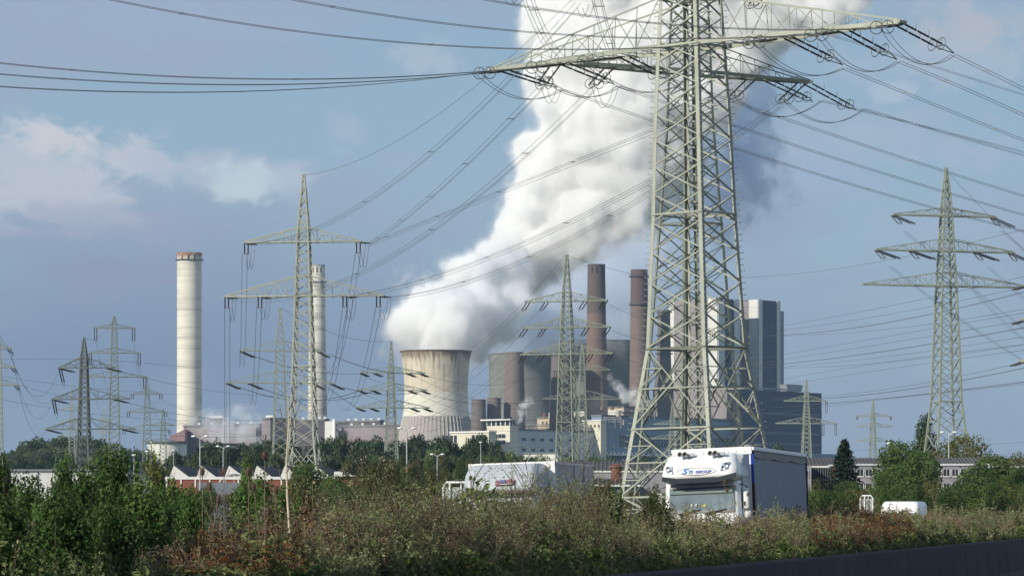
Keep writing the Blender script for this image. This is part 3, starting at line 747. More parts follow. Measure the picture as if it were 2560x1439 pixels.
# low mauve buildings on the left
m_mv2 = panelled('dusty_mauve_cladding', (0.235, 0.195, 0.205), line=10, var=0.15)
m_dk = panelled('dark_umber_cladding', (0.085, 0.075, 0.085), line=8, var=0.2)
for (xl, xc, xr, yt, d, m, lab) in [(459, 640, 664, 1062, 2420, m_mv2, "long mauve coal building at the foot of the rusty-rimmed chimney"), (654, 676, 740, 1047, 2400, m_mv2, "mauve building with a small white roof hut left of the large pylon"),
                                  (736, 812, 822, 1050, 2500, m_dk, "dark building behind the large pylon's feet"), (845, 950, 959, 1053, 2500, m_dk, "dark umber low building left of the pale cooling tower"),
                                  (845, 1000, 1012, 1064, 2480, m_mv2, "mauve low building running up to the pale cooling tower"), (511, 548, 556, 1048, 2450, m_dk, "dark square roof house half lost in steam")]:
    b = Block(xl, xc, xr, yt, d); rt = root('plant_building', b.c, lab, 'building', GP)
    mb = MB(); b.body(mb); mb.build('wall', m, rt)
    mb = MB(); b.body(mb, z0=b.z1 + 0.02, z1=b.z1 + 1.2, a0=-0.8, b0=-0.8); mb.build('roof', m_roof, rt)
    mb = MB()
    for i in range(5):
        q = b.ll * (0.12 + 0.18 * i); mb.box(-1, 1, -1, 1, 0, 1.6)
        mb.v[-8:] = [tuple(Vector(v) + b.pt(4, q, b.z1 + 1.2)) for v in mb.v[-8:]]
    mb.build('roof_vent', m_wt, rt)
d = 2440; mb = MB()
mb.prism([P(420, 1290, d), P(462, 1290, d), P(462, 1072, d), P(424, 1090, d)], (0, 60, 0)); mb.v = [tuple(Vector(v) - Vector((X(420, d), d, 0))) for v in mb.v]
tag(mb.build('conveyor_house', mat('dusty_rose_cladding', (0.30, 0.18, 0.19), 0.7, var=0.15, scale=0.1), loc=(X(420, d), d, 0)), "rose-coloured sloping conveyor house at the rusty-rimmed chimney's foot", 'building', GP)
b = Block(812, 838, 846, 1052, 2380); rt = root('stair_building', b.c, "small bright white tower building between the dark low buildings", 'building', GP)
mb = MB(); b.body(mb); mb.build('wall', m_white, rt); mb = MB(); b.on_left(mb, 0.2, 2.4, 0, b.z1 + 1.4, 0.4); mb.build('parapet', m_wt, rt)
for y in (1061, 1073):
    mb = MB(); b.on_right(mb, b.lr * 0.3, b.lr * 0.65, Z(y + 3, 2380), Z(y - 2, 2380), 0.15); mb.build('window', m_glass, rt)
# storage tank
def tank(label, cx, w, yt, d, cat='tank'):
    k = d / F; rt = root('storage_tank', (X(cx, d), d, 0), label, cat, 'white storage tanks'); r_ = w * k / 2; z = Z(yt, d)
    mb = MB(); mb.lathe([(r_, 0), (r_, z), (0.1, z + 0.8)], 56); mb.build('shell', mat('tank_white', (0.62, 0.62, 0.56), 0.6, var=0.12, scale=0.15), rt, smooth=False)
    mb = MB(); mb.lathe([(r_ + 0.05, z - 0.1), (r_ + 1.1, z - 0.1), (r_ + 1.1, z + 0.9), (r_ + 1.0, z + 0.9), (r_ + 1.0, z + 0.1), (r_ + 0.05, z + 0.1)], 56); mb.build('walkway', mat('walkway_dark', (0.10, 0.10, 0.11), 0.8), rt)
tank("wide white storage tank with a dark rim walkway behind the saw-tooth roofs", 418, 98, 1107, 1900)
tank("second white storage tank mostly hidden by trees right of the first", 545, 90, 1112, 1950)
# ---------------------------------------------------------------- lattice pylons

def solve_s(px, cx, d, r):
    u = (px - 1280) / F; c0 = X(cx, d); c, sn = math.cos(r), math.sin(r)
    return (u * d - c0) / (c - u * sn)

def strain(mb, a, dirv, ln, gap, rr=0.085, ribs=True, rings=True):
    """double tension string from a along dirv"""
    dirv = Vector(dirv).normalized()
    side = dirv.cross(Vector((0, 0, 1))).normalized() * gap
    n = max(3, int(ln / 0.32)) if ribs else 1
    for sg in (-1, 1):
        p0 = Vector(a) + side * sg; p1 = p0 + dirv * ln
        mb.mi = 0
        if ribs:
            k = 3
            for j in range(k):
                q0 = p0 + dirv * ln * (j + 0.06) / k; q1 = p0 + dirv * ln * (j + 0.94) / k
                m = 7; pts = [q0.lerp(q1, i / (2 * m)) for i in range(2 * m + 1)]
                mb.tube(pts, [rr if i % 2 else rr * 0.6 for i in range(2 * m + 1)], 6)
                mb.mi = 1; mb.beam(q1, q1 + Vector((0, 0, 0.45)), 0.03); mb.mi = 0
        else:
            mb.tube([p0, p1], rr, 4)
        mb.mi = 1
        mb.tube([p0 - dirv * 0.3, p1 + dirv * 0.5], 0.03 if ribs else rr * 0.4, 4)
        if rings: mb.ring(p1 - dirv * 0.15, 0.42, 0.03, dirv + Vector((0.2, 0.1, 0)), 14, 4)
    mb.mi = 1
    e = Vector(a) + dirv * (ln + 0.2)
    mb.beam(e - side * 1.2, e + side * 1.2, 0.12, 0.06)
    mb.beam(e - side * 1.2, e + dirv * 1.6, 0.05); mb.beam(e + side * 1.2, e + dirv * 1.6, 0.05)
    mb.mi = 0
    return Vector(a) + dirv * (ln + 1.6)

def pylon(label, cx, d, rdeg, prof, arms, peak, group, st=None, lw=0.16, bw=0.08, pk=0.95, detail=0, lean=0.0, diaph=(), ins=(), bigx=(), name='lattice_pylon', npan=6):
    """prof: [(y px, visible half width px)] down the mast; arms: [(y, xl, xr, truss height px)]; peak: top y px.
    ins: [(arm index, px, kind, direction, length)]"""
    st = st or M_ST
    r = rad(rdeg); cr, sr = math.cos(r), math.sin(r); k = d / F
    rt = root(name, (X(cx, d), d, 0), label, 'pylon', group, r)
    if lean: rt.rotation_euler = (Matrix.Rotation(rad(lean), 3, 'Y') @ Matrix.Rotation(r, 3, 'Z')).to_euler()
    pr = sorted([(Z(y, d), w * k / (cr + abs(sr))) for y, w in prof])
    z0, w0 = pr[0]; z1, w1 = pr[1]
    base = w0 + (w0 - w1) / (z1 - z0) * z0
    pr = [(0.0, base)] + pr
    def hw(z):
        for (a, wa), (b, wb) in zip(pr, pr[1:]):
            if z <= b: return wa + (wb - wa) * (z - a) / (b - a)
        return pr[-1][1]
    ztop = pr[-1][0]; zpk = Z(peak, d)
    cn = [(-1, -1), (1, -1), (1, 1), (-1, 1)]
    lv = [z for z, _ in pr]
    for sx, sy in cn:
        mb = MB()
        for a, b in zip(lv, lv[1:]):
            pa = Vector((sx * hw(a), sy * hw(a), a)); pb = Vector((sx * hw(b), sy * hw(b), b))
            w_ = lw * (1.0 if a < ztop * 0.6 else 0.85)
            if detail: mb.angle(pa, pb, w_ * 1.15, 0.035, (-sx, 0, 0), (0, -sy, 0))
            else: mb.beam(pa, pb, w_)
        if detail and sx * sy > 0 or (detail == 2 and sx * sy < 0 and sx > 0):
            z = 3.0
            while z < ztop:
                p = Vector((sx * hw(z), sy * hw(z), z)); o = Vector((sx, sy, 0)).normalized() if sx * sy > 0 else Vector((1, -1, 0)).normalized()
                mb.beam(p, p + o * 0.24 + Vector((0, 0, 0.0)), 0.035); mb.beam(p + o * 0.24, p + o * 0.24 + Vector((0, 0, 0.07)), 0.04)
                z += 0.42
        mb.build('leg', st, rt)
    # bracing
    mb = MB()
    def face_pts(z):
        h = hw(z); return [Vector((sx * h, sy * h, z)) for sx, sy in cn]
    def X_(za, zb, w_, sub=False):
        A = face_pts(za); B = face_pts(zb)
        for i in range(4):
            j = (i + 1) % 4
            nrm = Vector([(0, -1, 0), (1, 0, 0), (0, 1, 0), (-1, 0, 0)][i])
            for p, q, of in ((A[i], B[j], 0.0), (A[j], B[i], 0.02)):
                if detail: mb.angle(p - nrm * of, q - nrm * of, w_, 0.02, (0, 0, 1), -nrm)
                else: mb.beam(p, q, w_, w_ * 0.7)
            if sub:
                mid = (A[i] + A[j] + B[i] + B[j]) / 4
                za_, zb_ = za, zb
                ml = A[i].lerp(B[i], 0.5); mr_ = A[j].lerp(B[j], 0.5)
                mb.beam(ml, mr_, w_ * 0.7)
                for f in (0.25, 0.75):
                    mb.beam(A[i].lerp(B[i], f), A[i].lerp(B[j], f) if f < 0.5 else A[j].lerp(B[i], f), w_ * 0.55)
                    mb.beam(A[j].lerp(B[j], f), A[j].lerp(B[i], f) if f < 0.5 else A[i].lerp(B[j], f), w_ * 0.55)
                    # short struts that split the long diagonals
                    mb.beam(ml, A[i].lerp(B[j], 0.25) if f < 0.5 else A[j].lerp(B[i], 0.75), w_ * 0.55)
                    mb.beam(mr_, A[j].lerp(B[i], 0.25) if f < 0.5 else A[i].lerp(B[j], 0.75), w_ * 0.55)
    def H_(z, w_, cross=False):
        A = face_pts(z)
        for i in range(4): mb.beam(A[i], A[(i + 1) % 4], w_)
        if cross: mb.beam(A[0], A[2], w_ * 0.8); mb.beam(A[1], A[3], w_ * 0.8)
    zc = 0.0
    for yb in bigx:
        zb = Z(yb, d); X_(zc, zb, bw * 1.25, True); H_(zb, bw * 1.2); zc = zb
    dz = [Z(y, d) for y in diaph]
    i = 0
    while zc < ztop - 0.3:
        h = 2 * hw(zc) * (0.46 if detail else 0.62)
        zb = min(zc + h, ztop)
        if ztop - zb < h * 0.4: zb = ztop
        X_(zc, zb, bw)
        if detail: # redundant stub struts between the legs and the crossing members
            pass
        zc = zb; i += 1
    for z in dz: H_(z, bw * 1.2, True)
    mb.build('bracing', st, rt)
    # earth-wire peak
    mb = MB(); A = face_pts(ztop); tp = Vector((0, 0, zpk))
    tops = [tp + Vector((sx * 0.12, sy * 0.12, 0)) for sx, sy in cn]
    for a, b in zip(A, tops): mb.beam(a, b, lw * 0.7)
    nn = 5
    for i in range(nn):
        for q in range(4):
            j = (q + 1) % 4; f0, f1 = i / nn, (i + 1) / nn
            mb.beam(A[q].lerp(tops[q], f0), A[j].lerp(tops[j], f1), bw * 0.7); mb.beam(A[j].lerp(tops[j], f0), A[q].lerp(tops[q], f1), bw * 0.7)
    mb.beam(tp - Vector((0.4, 0, 0)), tp + Vector((0.4, 0, 0)), 0.12)
    mb.build('earth_wire_peak', st, rt)
    ends = []
    for (y, xl, xr, hp) in arms:
        z = Z(y, d); h = hp * k; w = hw(z); wt = hw(min(z + h, ztop))
        mb = MB(); e = []
        for side, px in ((-1, xl), (1, xr)):
            sx = solve_s(px, cx, d, r)
            T = [Vector((sx, sy * 0.25, z)) for sy in (-1, 1)]
            Bt = [Vector((side * w, sy * w, z)) for sy in (-1, 1)]
            Tp = [Vector((side * wt, sy * wt, z + h)) for sy in (-1, 1)]
            cw = bw * (1.9 if detail else 1.5)
            for q in (0, 1):
                if detail: mb.beam(Bt[q], T[q], 0.09, 0.28)
                else: mb.beam(Bt[q], T[q], cw)
                mb.beam(Tp[q], T[q] + Vector((0, 0, 0.12)), bw * 0.9)
            np_ = npan
            for i in range(1, np_ + 1):
                f0 = (i - 1) / np_; f1 = i / np_
                for q in (0, 1):
                    b0, b1 = Bt[q].lerp(T[q], f0), Bt[q].lerp(T[q], f1); t0, t1 = Tp[q].lerp(T[q], f0), Tp[q].lerp(T[q], f1)
                    if i < np_: mb.beam(b1, t1, bw * 0.5)
                    if i % 2: mb.beam(t0, b1, bw * 0.5)
                    else: mb.beam(b0, t1, bw * 0.5)
                a0, a1 = Bt[0].lerp(T[0], f0), Bt[1].lerp(T[1], f1); c0, c1 = Bt[1].lerp(T[1], f0), Bt[0].lerp(T[0], f1)
                mb.beam(a0, a1, bw * 0.55); mb.beam(c0, c1, bw * 0.55)
                if i < np_: mb.beam(c1, a1, bw * 0.6)
            mb.beam(T[0] - Vector((0, 0.2, 0)), T[1] + Vector((0, 0.2, 0)), bw * 1.8)
            e.append(sx)
        mb.beam((-w, -w, z), (w, -w, z), bw * 1.6); mb.beam((-w, w, z), (w, w, z), bw * 1.6)
        mb.beam((-wt, -wt, z + h), (wt, -wt, z + h), bw); mb.beam((-wt, wt, z + h), (wt, wt, z + h), bw)
        mb.build('crossarm', st, rt)
        ends.append(z)
    Rz = Matrix.Rotation(-r, 3, 'Z')
    for it in ins:
        ai, px, kind = it[:3]
        z = ends[ai]; sx = solve_s(px, cx, d, r)
        mb = MB()
        if kind == 'hang':
            ln = it[3] * k; g = it[4] * k if len(it) > 4 else 0.35
            for sg in (-1, 1):
                q = Vector((sx + sg * g, 0, z - 0.1))
                m = 6 if not detail else 10; n = 2 * m
                mb.tube([q - Vector((0, 0, ln * i / n)) for i in range(n + 1)], [(0.13 if i % 2 else 0.07) * (1 if d < 600 else 1.3) for i in range(n + 1)], 5)
            mb.mi = 1; mb.beam((sx - g * 1.4, 0, z - ln - 0.15), (sx + g * 1.4, 0, z - ln - 0.15), 0.12)
            mb.build('insulator', [M_INS, M_RING], rt)
        else:
            # direction given as pixel offset and depth offset of the far end
            dx, dy, dd = it[3]
            a_w = Vector((X(px, 1) , 1, 0))
            base_w = Vector((X(cx, d) + sx * cr, d + sx * sr, z))
            dep = base_w.y
            end_w = P(px + dx, HY - (z - EYE) * F / dep + dy, dep + dd)
            v = Rz @ (end_w - base_w)
            ln = v.length
            strain(mb, Vector((sx, 0, z - 0.15)), v, ln, 0.38 if detail else 0.3, 0.085 if detail else (0.11 if d < 700 else 0.16), ribs=bool(detail), rings=bool(detail))
            mb.build('insulator', [M_INS, M_RING], rt)
    return rt

G_P = "power line pylons around the plant"
# --- the big strain pylon and the one behind it
SR = [  # tension strings of the big one, right going
]
SH1 = 20
py1 = pylon("tallest grey-green lattice pylon with step bolts, towering behind the white lorry", 1749, 240, -38,
      [(1127, 177), (871, 127), (536, 107), (300, 98), (0, 79.5), (-420, 52)],
      [(117, 1252, 2277, 122), (-300, 1357, 2177, 90)], -760, G_P, lw=0.25, bw=0.10, detail=2, lean=-0.95, diaph=(536, 871, 117, 0), bigx=(1240, 1070, 871), npan=8,
      ins=[(0, 2270, 'strain', (96, 53, 3)), (0, 2132, 'strain', (92, 52, 3)), (0, 1991, 'strain', (96, 50, 3)),
           (0, 1282, 'strain', (100, 34, 5)), (0, 1432, 'strain', (93, 40, 5)), (0, 1580, 'strain', (85, 44, 5)),
           (0, 1258, 'strain', (-28, 2, -4)), (0, 1420, 'strain', (-60, 6, -4)), (0, 1565, 'strain', (-78, 8, -4)),
           (0, 2265, 'strain', (-40, 6, -4)), (0, 2105, 'strain', (-45, 6, -4)), (0, 1950, 'strain', (-45, 6, -4)),
           (1, 1827, 'strain', (130, 90, 3)), (1, 1987, 'strain', (120, 88, 3)), (1, 1457, 'strain', (110, 60, 4))])
py2 = pylon("second large lattice pylon seen through the tallest one, its crossarm lower and darker", 1729, 290, 32,
      [(1100, 129), (871, 104), (300, 59), (100, 52), (-250, 36)],
      [(182, 1373, 2027, 72), (-60, 1290, 1960, 60)], -480, G_P, st=M_ST2, lw=0.22, bw=0.085, detail=1, lean=-0.2, diaph=(871, 560), bigx=(1240, 1070, 871), npan=7,
      ins=[(0, 2024, 'strain', (96, 53, 6)), (0, 1925, 'strain', (88, 42, 6)),
           (0, 1395, 'strain', (-32, 44, 8)), (0, 1527, 'strain', (-38, 40, 8)), (0, 1882, 'strain', (-42, 40, 8)), (0, 2008, 'strain', (-44, 40, 8)),
           (1, 1475, 'strain', (-30, 44, 8)), (1, 1930, 'strain', (-42, 48, 8))])
# --- the others: label, cx, d, rot ...
def simple(label, cx, d, rot, halfs, arms, peak, st=None, ins=(), lw=0.22, bw=0.12, bigx=(), diaph=(), npan=6, group=G_P, hp=None):
    return pylon(label, cx, d, rot, halfs, arms, peak, group, st=st, lw=lw, bw=bw, ins=ins, bigx=bigx, diaph=diaph, npan=npan)
SH = lambda a, x, l=26, g=4.5: (a, x, 'hang', l, g)
pA = simple("lattice pylon with two wide crossarms standing in front of the paler second white chimney", 759, 500, -7,
     [(1165, 42), (1090, 33), (740, 20.5), (605, 16), (570, 14.5)], [(605, 612, 902, 36), (740, 562, 958, 50)], 437, lw=0.25, bw=0.14, npan=7,
     bigx=(1215, 1113), diaph=(1113, 915, 740, 605),
     ins=[SH(0, 616), SH(0, 896), SH(1, 567), SH(1, 650), SH(1, 862), SH(1, 946),
          (0, 906, 'strain', (14, 2, 4)), (0, 622, 'strain', (14, 2, 4)), (1, 574, 'strain', (14, 2, 4)), (1, 660, 'strain', (14, 2, 4)), (1, 872, 'strain', (14, 2, 4)), (1, 956, 'strain', (16, 2, 4))])
pB = simple("smaller pale lattice pylon left of the one before the second white chimney", 701, 750, 8,
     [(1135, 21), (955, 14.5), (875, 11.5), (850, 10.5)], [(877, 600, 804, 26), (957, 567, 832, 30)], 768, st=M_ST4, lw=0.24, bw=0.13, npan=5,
     ins=[(0, 603, 'strain', (30, 14, 8)), (0, 797, 'strain', (24, 13, 8)), (1, 569, 'strain', (28, 13, 8)), (1, 623, 'strain', (30, 13, 8)), (1, 829, 'strain', (28, 13, 8)), (1, 785, 'strain', (24, 13, 8))])
pC = simple("three-armed lattice pylon directly in front of the pale cooling tower's left rim", 978, 800, 12,
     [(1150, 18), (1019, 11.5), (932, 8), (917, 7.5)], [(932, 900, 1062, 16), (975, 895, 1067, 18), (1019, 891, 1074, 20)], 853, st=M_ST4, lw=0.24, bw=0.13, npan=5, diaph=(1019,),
     ins=[(a, x, 'strain', (17, 7, 8)) for a, xs in ((0, (903, 937, 1020, 1052)), (1, (898, 932, 1024, 1056)), (2, (894, 928, 1029, 1062))) for x in xs])
pD = simple("lattice pylon with three crossarms standing clear at the office building, widest arm lowest", 2366, 515, 16,
     [(1262, 71), (1150, 53), (1003, 36), (715, 24), (540, 14), (520, 13)], [(540, 2232, 2488, 20), (628, 2190, 2534, 30), (715, 2157, 2578, 34)], 420, lw=0.27, bw=0.13, npan=7, st=M_ST4,
     bigx=(1238, 1196), diaph=(1196, 1003, 715),
     ins=[(0, 2235, 'strain', (46, 19, 10)), (0, 2483, 'strain', (48, 21, 10)), (1, 2194, 'strain', (50, 18, 10)), (1, 2280, 'strain', (52, 18, 10)), (1, 2440, 'strain', (52, 18, 10)), (1, 2528, 'strain', (48, 20, 10)),
          (0, 2233, 'strain', (16, 18, -8)), (0, 2481, 'strain', (14, 16, -8)), (1, 2192, 'strain', (16, 18, -8)), (1, 2278, 'strain', (14, 16, -8)), (1, 2438, 'strain', (14, 16, -8)), (1, 2526, 'strain', (12, 16, -8))])
pE = simple("three-armed lattice pylon left of the brown chimneys with insulators slanting down from every arm", 1417, 600, -18,
     [(1150, 28), (885, 19), (753, 12), (728, 11)], [(753, 1314, 1518, 24), (819, 1310, 1524, 26), (885, 1303, 1532, 26)], 637, st=M_ST2, lw=0.21, bw=0.11, npan=7, diaph=(1055, 885),
     ins=[(a, x, 'strain', (-11, 17, 6)) for a, xs in ((0, (1320, 1366, 1463, 1514)), (1, (1314, 1360, 1468, 1522)), (2, (1312, 1356, 1478, 1528))) for x in xs])
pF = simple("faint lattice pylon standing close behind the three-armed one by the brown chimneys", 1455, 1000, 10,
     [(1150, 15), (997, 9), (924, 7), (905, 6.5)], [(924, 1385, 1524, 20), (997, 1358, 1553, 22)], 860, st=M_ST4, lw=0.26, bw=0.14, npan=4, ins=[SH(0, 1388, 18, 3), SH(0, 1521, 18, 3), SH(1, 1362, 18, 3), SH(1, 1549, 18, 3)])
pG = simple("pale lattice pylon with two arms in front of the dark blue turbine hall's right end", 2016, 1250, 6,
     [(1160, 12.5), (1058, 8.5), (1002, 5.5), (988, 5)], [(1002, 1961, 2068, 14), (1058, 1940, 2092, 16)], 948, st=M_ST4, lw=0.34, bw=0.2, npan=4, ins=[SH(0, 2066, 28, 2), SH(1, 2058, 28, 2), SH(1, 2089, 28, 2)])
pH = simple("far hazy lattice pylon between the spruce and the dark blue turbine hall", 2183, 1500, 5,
     [(1150, 9), (1066, 6), (1040, 5), (1030, 4.5)], [(1040, 2141, 2229, 8), (1066, 2142, 2230, 10), (1102, 2146, 2222, 10)], 1000, st=M_ST4, lw=0.34, bw=0.2, npan=3, ins=[SH(0, 2143, 8, 1), SH(0, 2227, 8, 1)])
pI = simple("dark lattice pylon with three arms and a thin spire on the far left", 210, 860, -9,
     [(1180, 20), (1072, 14), (919, 9), (893, 8.5)], [(919, 148, 286, 26), (997, 131, 322, 27), (1072, 115, 336, 28)], 843, st=M_ST3, lw=0.34, bw=0.19, npan=4, diaph=(893,),
     ins=[(a, x, 'strain', (33, 8, 8)) for a, xs in ((0, (150, 268)), (1, (134, 286)), (2, (118, 308))) for x in xs] + [(0, 150, 'strain', (8, 34, 2)), (1, 134, 'strain', (6, 34, 2))])
pJ = simple("tall slim lattice pylon with long hanging insulators behind the dark spired one", 286, 1030, 4,
     [(1150, 15), (942, 10), (882, 8), (820, 6.5), (808, 6)], [(820, 236, 337, 10), (882, 224, 351, 12), (942, 205, 366, 14)], 790, st=M_ST2, lw=0.28, bw=0.15, npan=4,
     ins=[SH(0, 239, 30, 3), SH(0, 334, 30, 3), SH(1, 226, 30, 3), SH(1, 348, 30, 3), SH(2, 362, 28, 3)])
pK = simple("lattice pylon with short looped insulators between the slim tall one and the left white chimney", 368, 1200, 5,
     [(1150, 12), (1075, 9.5), (985, 6), (970, 5.5)], [(985, 330, 404, 10), (1030, 320, 416, 12), (1075, 308, 426, 14)], 940, st=M_ST2, lw=0.3, bw=0.17, npan=3,
     ins=[SH(0, 331, 10, 3), SH(0, 402, 10, 3), SH(1, 321, 10, 3), SH(1, 414, 10, 3), SH(2, 310, 8, 3), SH(2, 424, 8, 3)])
pL = simple("small two-armed lattice pylon in front of the white storage tank", 408, 1500, 8,
     [(1150, 9.5), (1103, 8), (1062, 5.5), (1050, 5)], [(1062, 376, 436, 7), (1103, 354, 444, 7)], 1022, st=M_ST2, lw=0.36, bw=0.2, npan=3)
pM = simple("pale thin lattice pylon just left of the dark spired one", 180, 1350, 6,
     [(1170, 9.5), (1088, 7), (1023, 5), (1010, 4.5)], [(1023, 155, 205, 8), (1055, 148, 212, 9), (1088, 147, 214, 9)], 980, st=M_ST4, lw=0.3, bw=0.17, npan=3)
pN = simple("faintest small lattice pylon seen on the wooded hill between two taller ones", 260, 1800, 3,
     [(1150, 7), (1080, 5), (1050, 4), (1045, 3.5)], [(1050, 240, 282, 6), (1082, 232, 290, 6), (1111, 236, 286, 6)], 1020, st=M_ST4, lw=0.3, bw=0.16, npan=3)
pO = simple("lattice pylon cut by the left picture edge, three stub arms with dark insulators", -6, 800, 5,
     [(1150, 14), (965, 10), (876, 7), (860, 6.5)], [(872, -44, 29, 14), (918, -52, 37, 14), (962, -60, 46, 14)], 800, st=M_ST4, lw=0.28, bw=0.15, npan=3,
     ins=[(0, 22, 'strain', (7, 9, 2)), (1, 31, 'strain', (7, 9, 2)), (2, 39, 'strain', (7, 9, 2))])
pP = simple("pale small lattice pylon framed by the legs of the tallest one", 1681, 1300, 5,
     [(1150, 11), (1096, 8), (1060, 6), (1048, 5.5)], [(1060, 1633, 1730, 9), (1096, 1622, 1740, 11)], 1008, st=M_ST4, lw=0.3, bw=0.17, npan=4)
pQ = simple("lattice pylon mostly outside the picture's right side, only arm tips and insulators showing", 2700, 480, -6,
     [(1200, 60), (905, 36), (715, 22), (690, 20)], [(712, 2556, 2844, 30), (798, 2554, 2850, 30), (902, 2548, 2860, 30)], 560, lw=0.27, bw=0.13, npan=6,
     ins=[(0, 2562, 'strain', (-24, 8, 6)), (1, 2560, 'strain', (-24, 8, 6)), (2, 2556, 'strain', (-24, 8, 6))])
# ---------------------------------------------------------------- conductors
def wire(a, b, m=None, n=2, gap=0.4, r=None, label=None, group="conductors of the power lines", spacers=0, seg=36, name='power_line', sag=None, ext=(0, 0)):
    """a, b: (px, py, d) ends of a span; m: (px, py) a point it passes in between"""
    A, B = P(*a), P(*b)
    if m is not None:
        u = (m[0] - 1280) / F
        den = (B.x - A.x) - u * (B.y - A.y)
        t = (u * A.y - A.x) / den
        t = min(max(t, 0.05), 0.95)
        dm = A.y + (B.y - A.y) * t
        zm = Z(m[1], dm)
        s = (A.z + (B.z - A.z) * t - zm) / (4 * t * (1 - t))
    else: s = sag if sag is not None else (A - B).length * 0.02
    side = (B - A).cross(Vector((0, 0, 1))).normalized()
    dm = min(a[2], b[2])
    if r is None: r = 0.021 if dm < 330 else (0.034 if dm < 700 else 0.045)
    offs = {1: [(0, 0)], 2: [(-gap / 2, 0), (gap / 2, 0)], 3: [(-gap / 2, 0.15), (gap / 2, 0.15), (0, -0.25)], 4: [(-gap / 2, gap / 2), (gap / 2, gap / 2), (gap / 2, -gap / 2), (-gap / 2, -gap / 2)]}[n]
    base = MB()
    pts = []
    for i in range(seg + 1):
        t = -ext[0] + i / seg * (1 + ext[0] + ext[1])
        p = A + (B - A) * t; p.z -= s * 4 * t * (1 - t); pts.append(p)
    O = pts[0].copy()
    for ox, oz in offs:
        base.tube([p + side * ox + Vector((0, 0, oz)) - O for p in pts], r, 4, cap=False)
    base.mi = 1
    for i in range(spacers):
        t = (i + 0.6) / spacers; p = A.lerp(B, t); p.z -= s * 4 * t * (1 - t); p = p - O
        if n > 1:
            base.beam(p + side * (offs[0][0] - 0.1) + Vector((0, 0, offs[0][1])), p + side * (offs[1][0] + 0.1) + Vector((0, 0, offs[1][1])), r * 3.0)
    o = base.build(name, [M_WIRE, M_RING], loc=O)
    tag(o, label, 'power line', group)
    return o
def loop(a, b, dip, n=2, r=0.02, parent=None):
    pass
def wl(rows, fmt, **kw):
    for i, (a, b, m, what) in enumerate(rows):
        wire(a, b, m, label=fmt % what, **kw)
# near lines running off to the upper left
wl([((-180, 136, 212), (1465, 152, 236), (785, 198), "top of the three that leave the picture's left edge together"),
    ((-180, 168, 212), (1338, 168, 243), (640, 212), "middle of the three that leave the picture's left edge together"),
    ((-180, 203, 212), (1203, 181, 249), (430, 231), "lowest of the three that leave the picture's left edge together"),
    ((60, -50, 205), (1885, 103, 226), (1180, 118), "lowest of three slanting in from the top edge to the tallest pylon"),
    ((500, -50, 203), (2040, 86, 222), (1180, 67), "middle one of three slanting in from the top edge to the tallest pylon"),
    ((900, -70, 203), (2206, 70, 218), (1643, 59), "topmost of three slanting in from the top edge to the tallest pylon")],
   "twin conductor, %s", spacers=3, r=0.018, ext=(0.75, 0), seg=56)
# near lines running off to the right
wl([((2383, 137, 231), (2760, 322, 262), (2558, 222), "from the tallest pylon's outer right arm tip to the upper right edge"),
    ((2246, 154, 236), (2760, 388, 280), (2542, 280), "from the middle of the tallest pylon's right arm"),
    ((2110, 171, 241), (2760, 430, 290), (2446, 306), "from the inner part of the tallest pylon's right arm"),
    ((1650, 190, 246), (2700, 532, 320), (2221, 383), "passing just above the spire of the office pylon"),
    ((1545, 216, 250), (2700, 576, 320), (2156, 417), "crossing the spire of the office pylon"),
    ((1405, 224, 256), (2700, 612, 320), (2092, 450), "crossing the top arm of the office pylon"),
    ((1990, 62, 300), (2700, 282, 420), (2321, 163), "thin and pale above the blue sky gap at the upper right"),
    ((2158, 272, 302), (2700, 425, 420), (2450, 358), "from the lower dark arm's right tip"),
    ((2052, 252, 298), (2700, 418, 420), (2450, 352), "from the middle of the lower dark arm")],
   "twin conductor %s", spacers=3, r=0.018, ext=(0, 0.8), seg=56)
# second pylon to the lattice pylon before the white chimney
wl([((1445, 12, 290), (782, 566, 500), (1157, 305), 3, ), ], "", ) if False else None
for a, b, m, t in [((1445, 12, 290), (628, 610, 505), (1007, 440), "uppermost, ending at the left end of the upper arm before the second chimney"),
                   ((1360, 214, 290), (922, 611, 502), (1086, 484), "second, meeting the upper arm tip before the second chimney"),
                   ((1488, 220, 292), (575, 745, 505), (1103, 560), "third, crossing behind the pylon to its lower left arm"),
                   ((1840, 246, 296), (922, 612, 502), (1311, 457), "flat one that meets the upper arm tip over the blue sky"),
                   ((1842, 330, 300), (874, 742, 503), (1278, 622), "fourth, crossing the steam to the lower arm"),
                   ((1962, 256, 300), (972, 746, 503), (1382, 618), "lowest, crossing the steam to the lower arm tip")]:
    wire(a, b, m, n=3, gap=0.5, spacers=5, r=0.022, label="triple conductor, " + t)
wire((1432, -2, 290), (757, 438, 500), (1074, 301), n=1, r=0.022, label="single earth wire curving down to the tip of the pylon before the second chimney")
for a, b, m, t in [((1300, -60, 240), (1402, 150, 288), (1345, 60), "left"), ((1480, -60, 240), (1536, 140, 288), (1505, 50), "right")]:
    wire(a, b, m, n=4, gap=0.6, r=0.02, spacers=2, label="steep four-part conductor bundle before the steam, the %s one of two" % t)
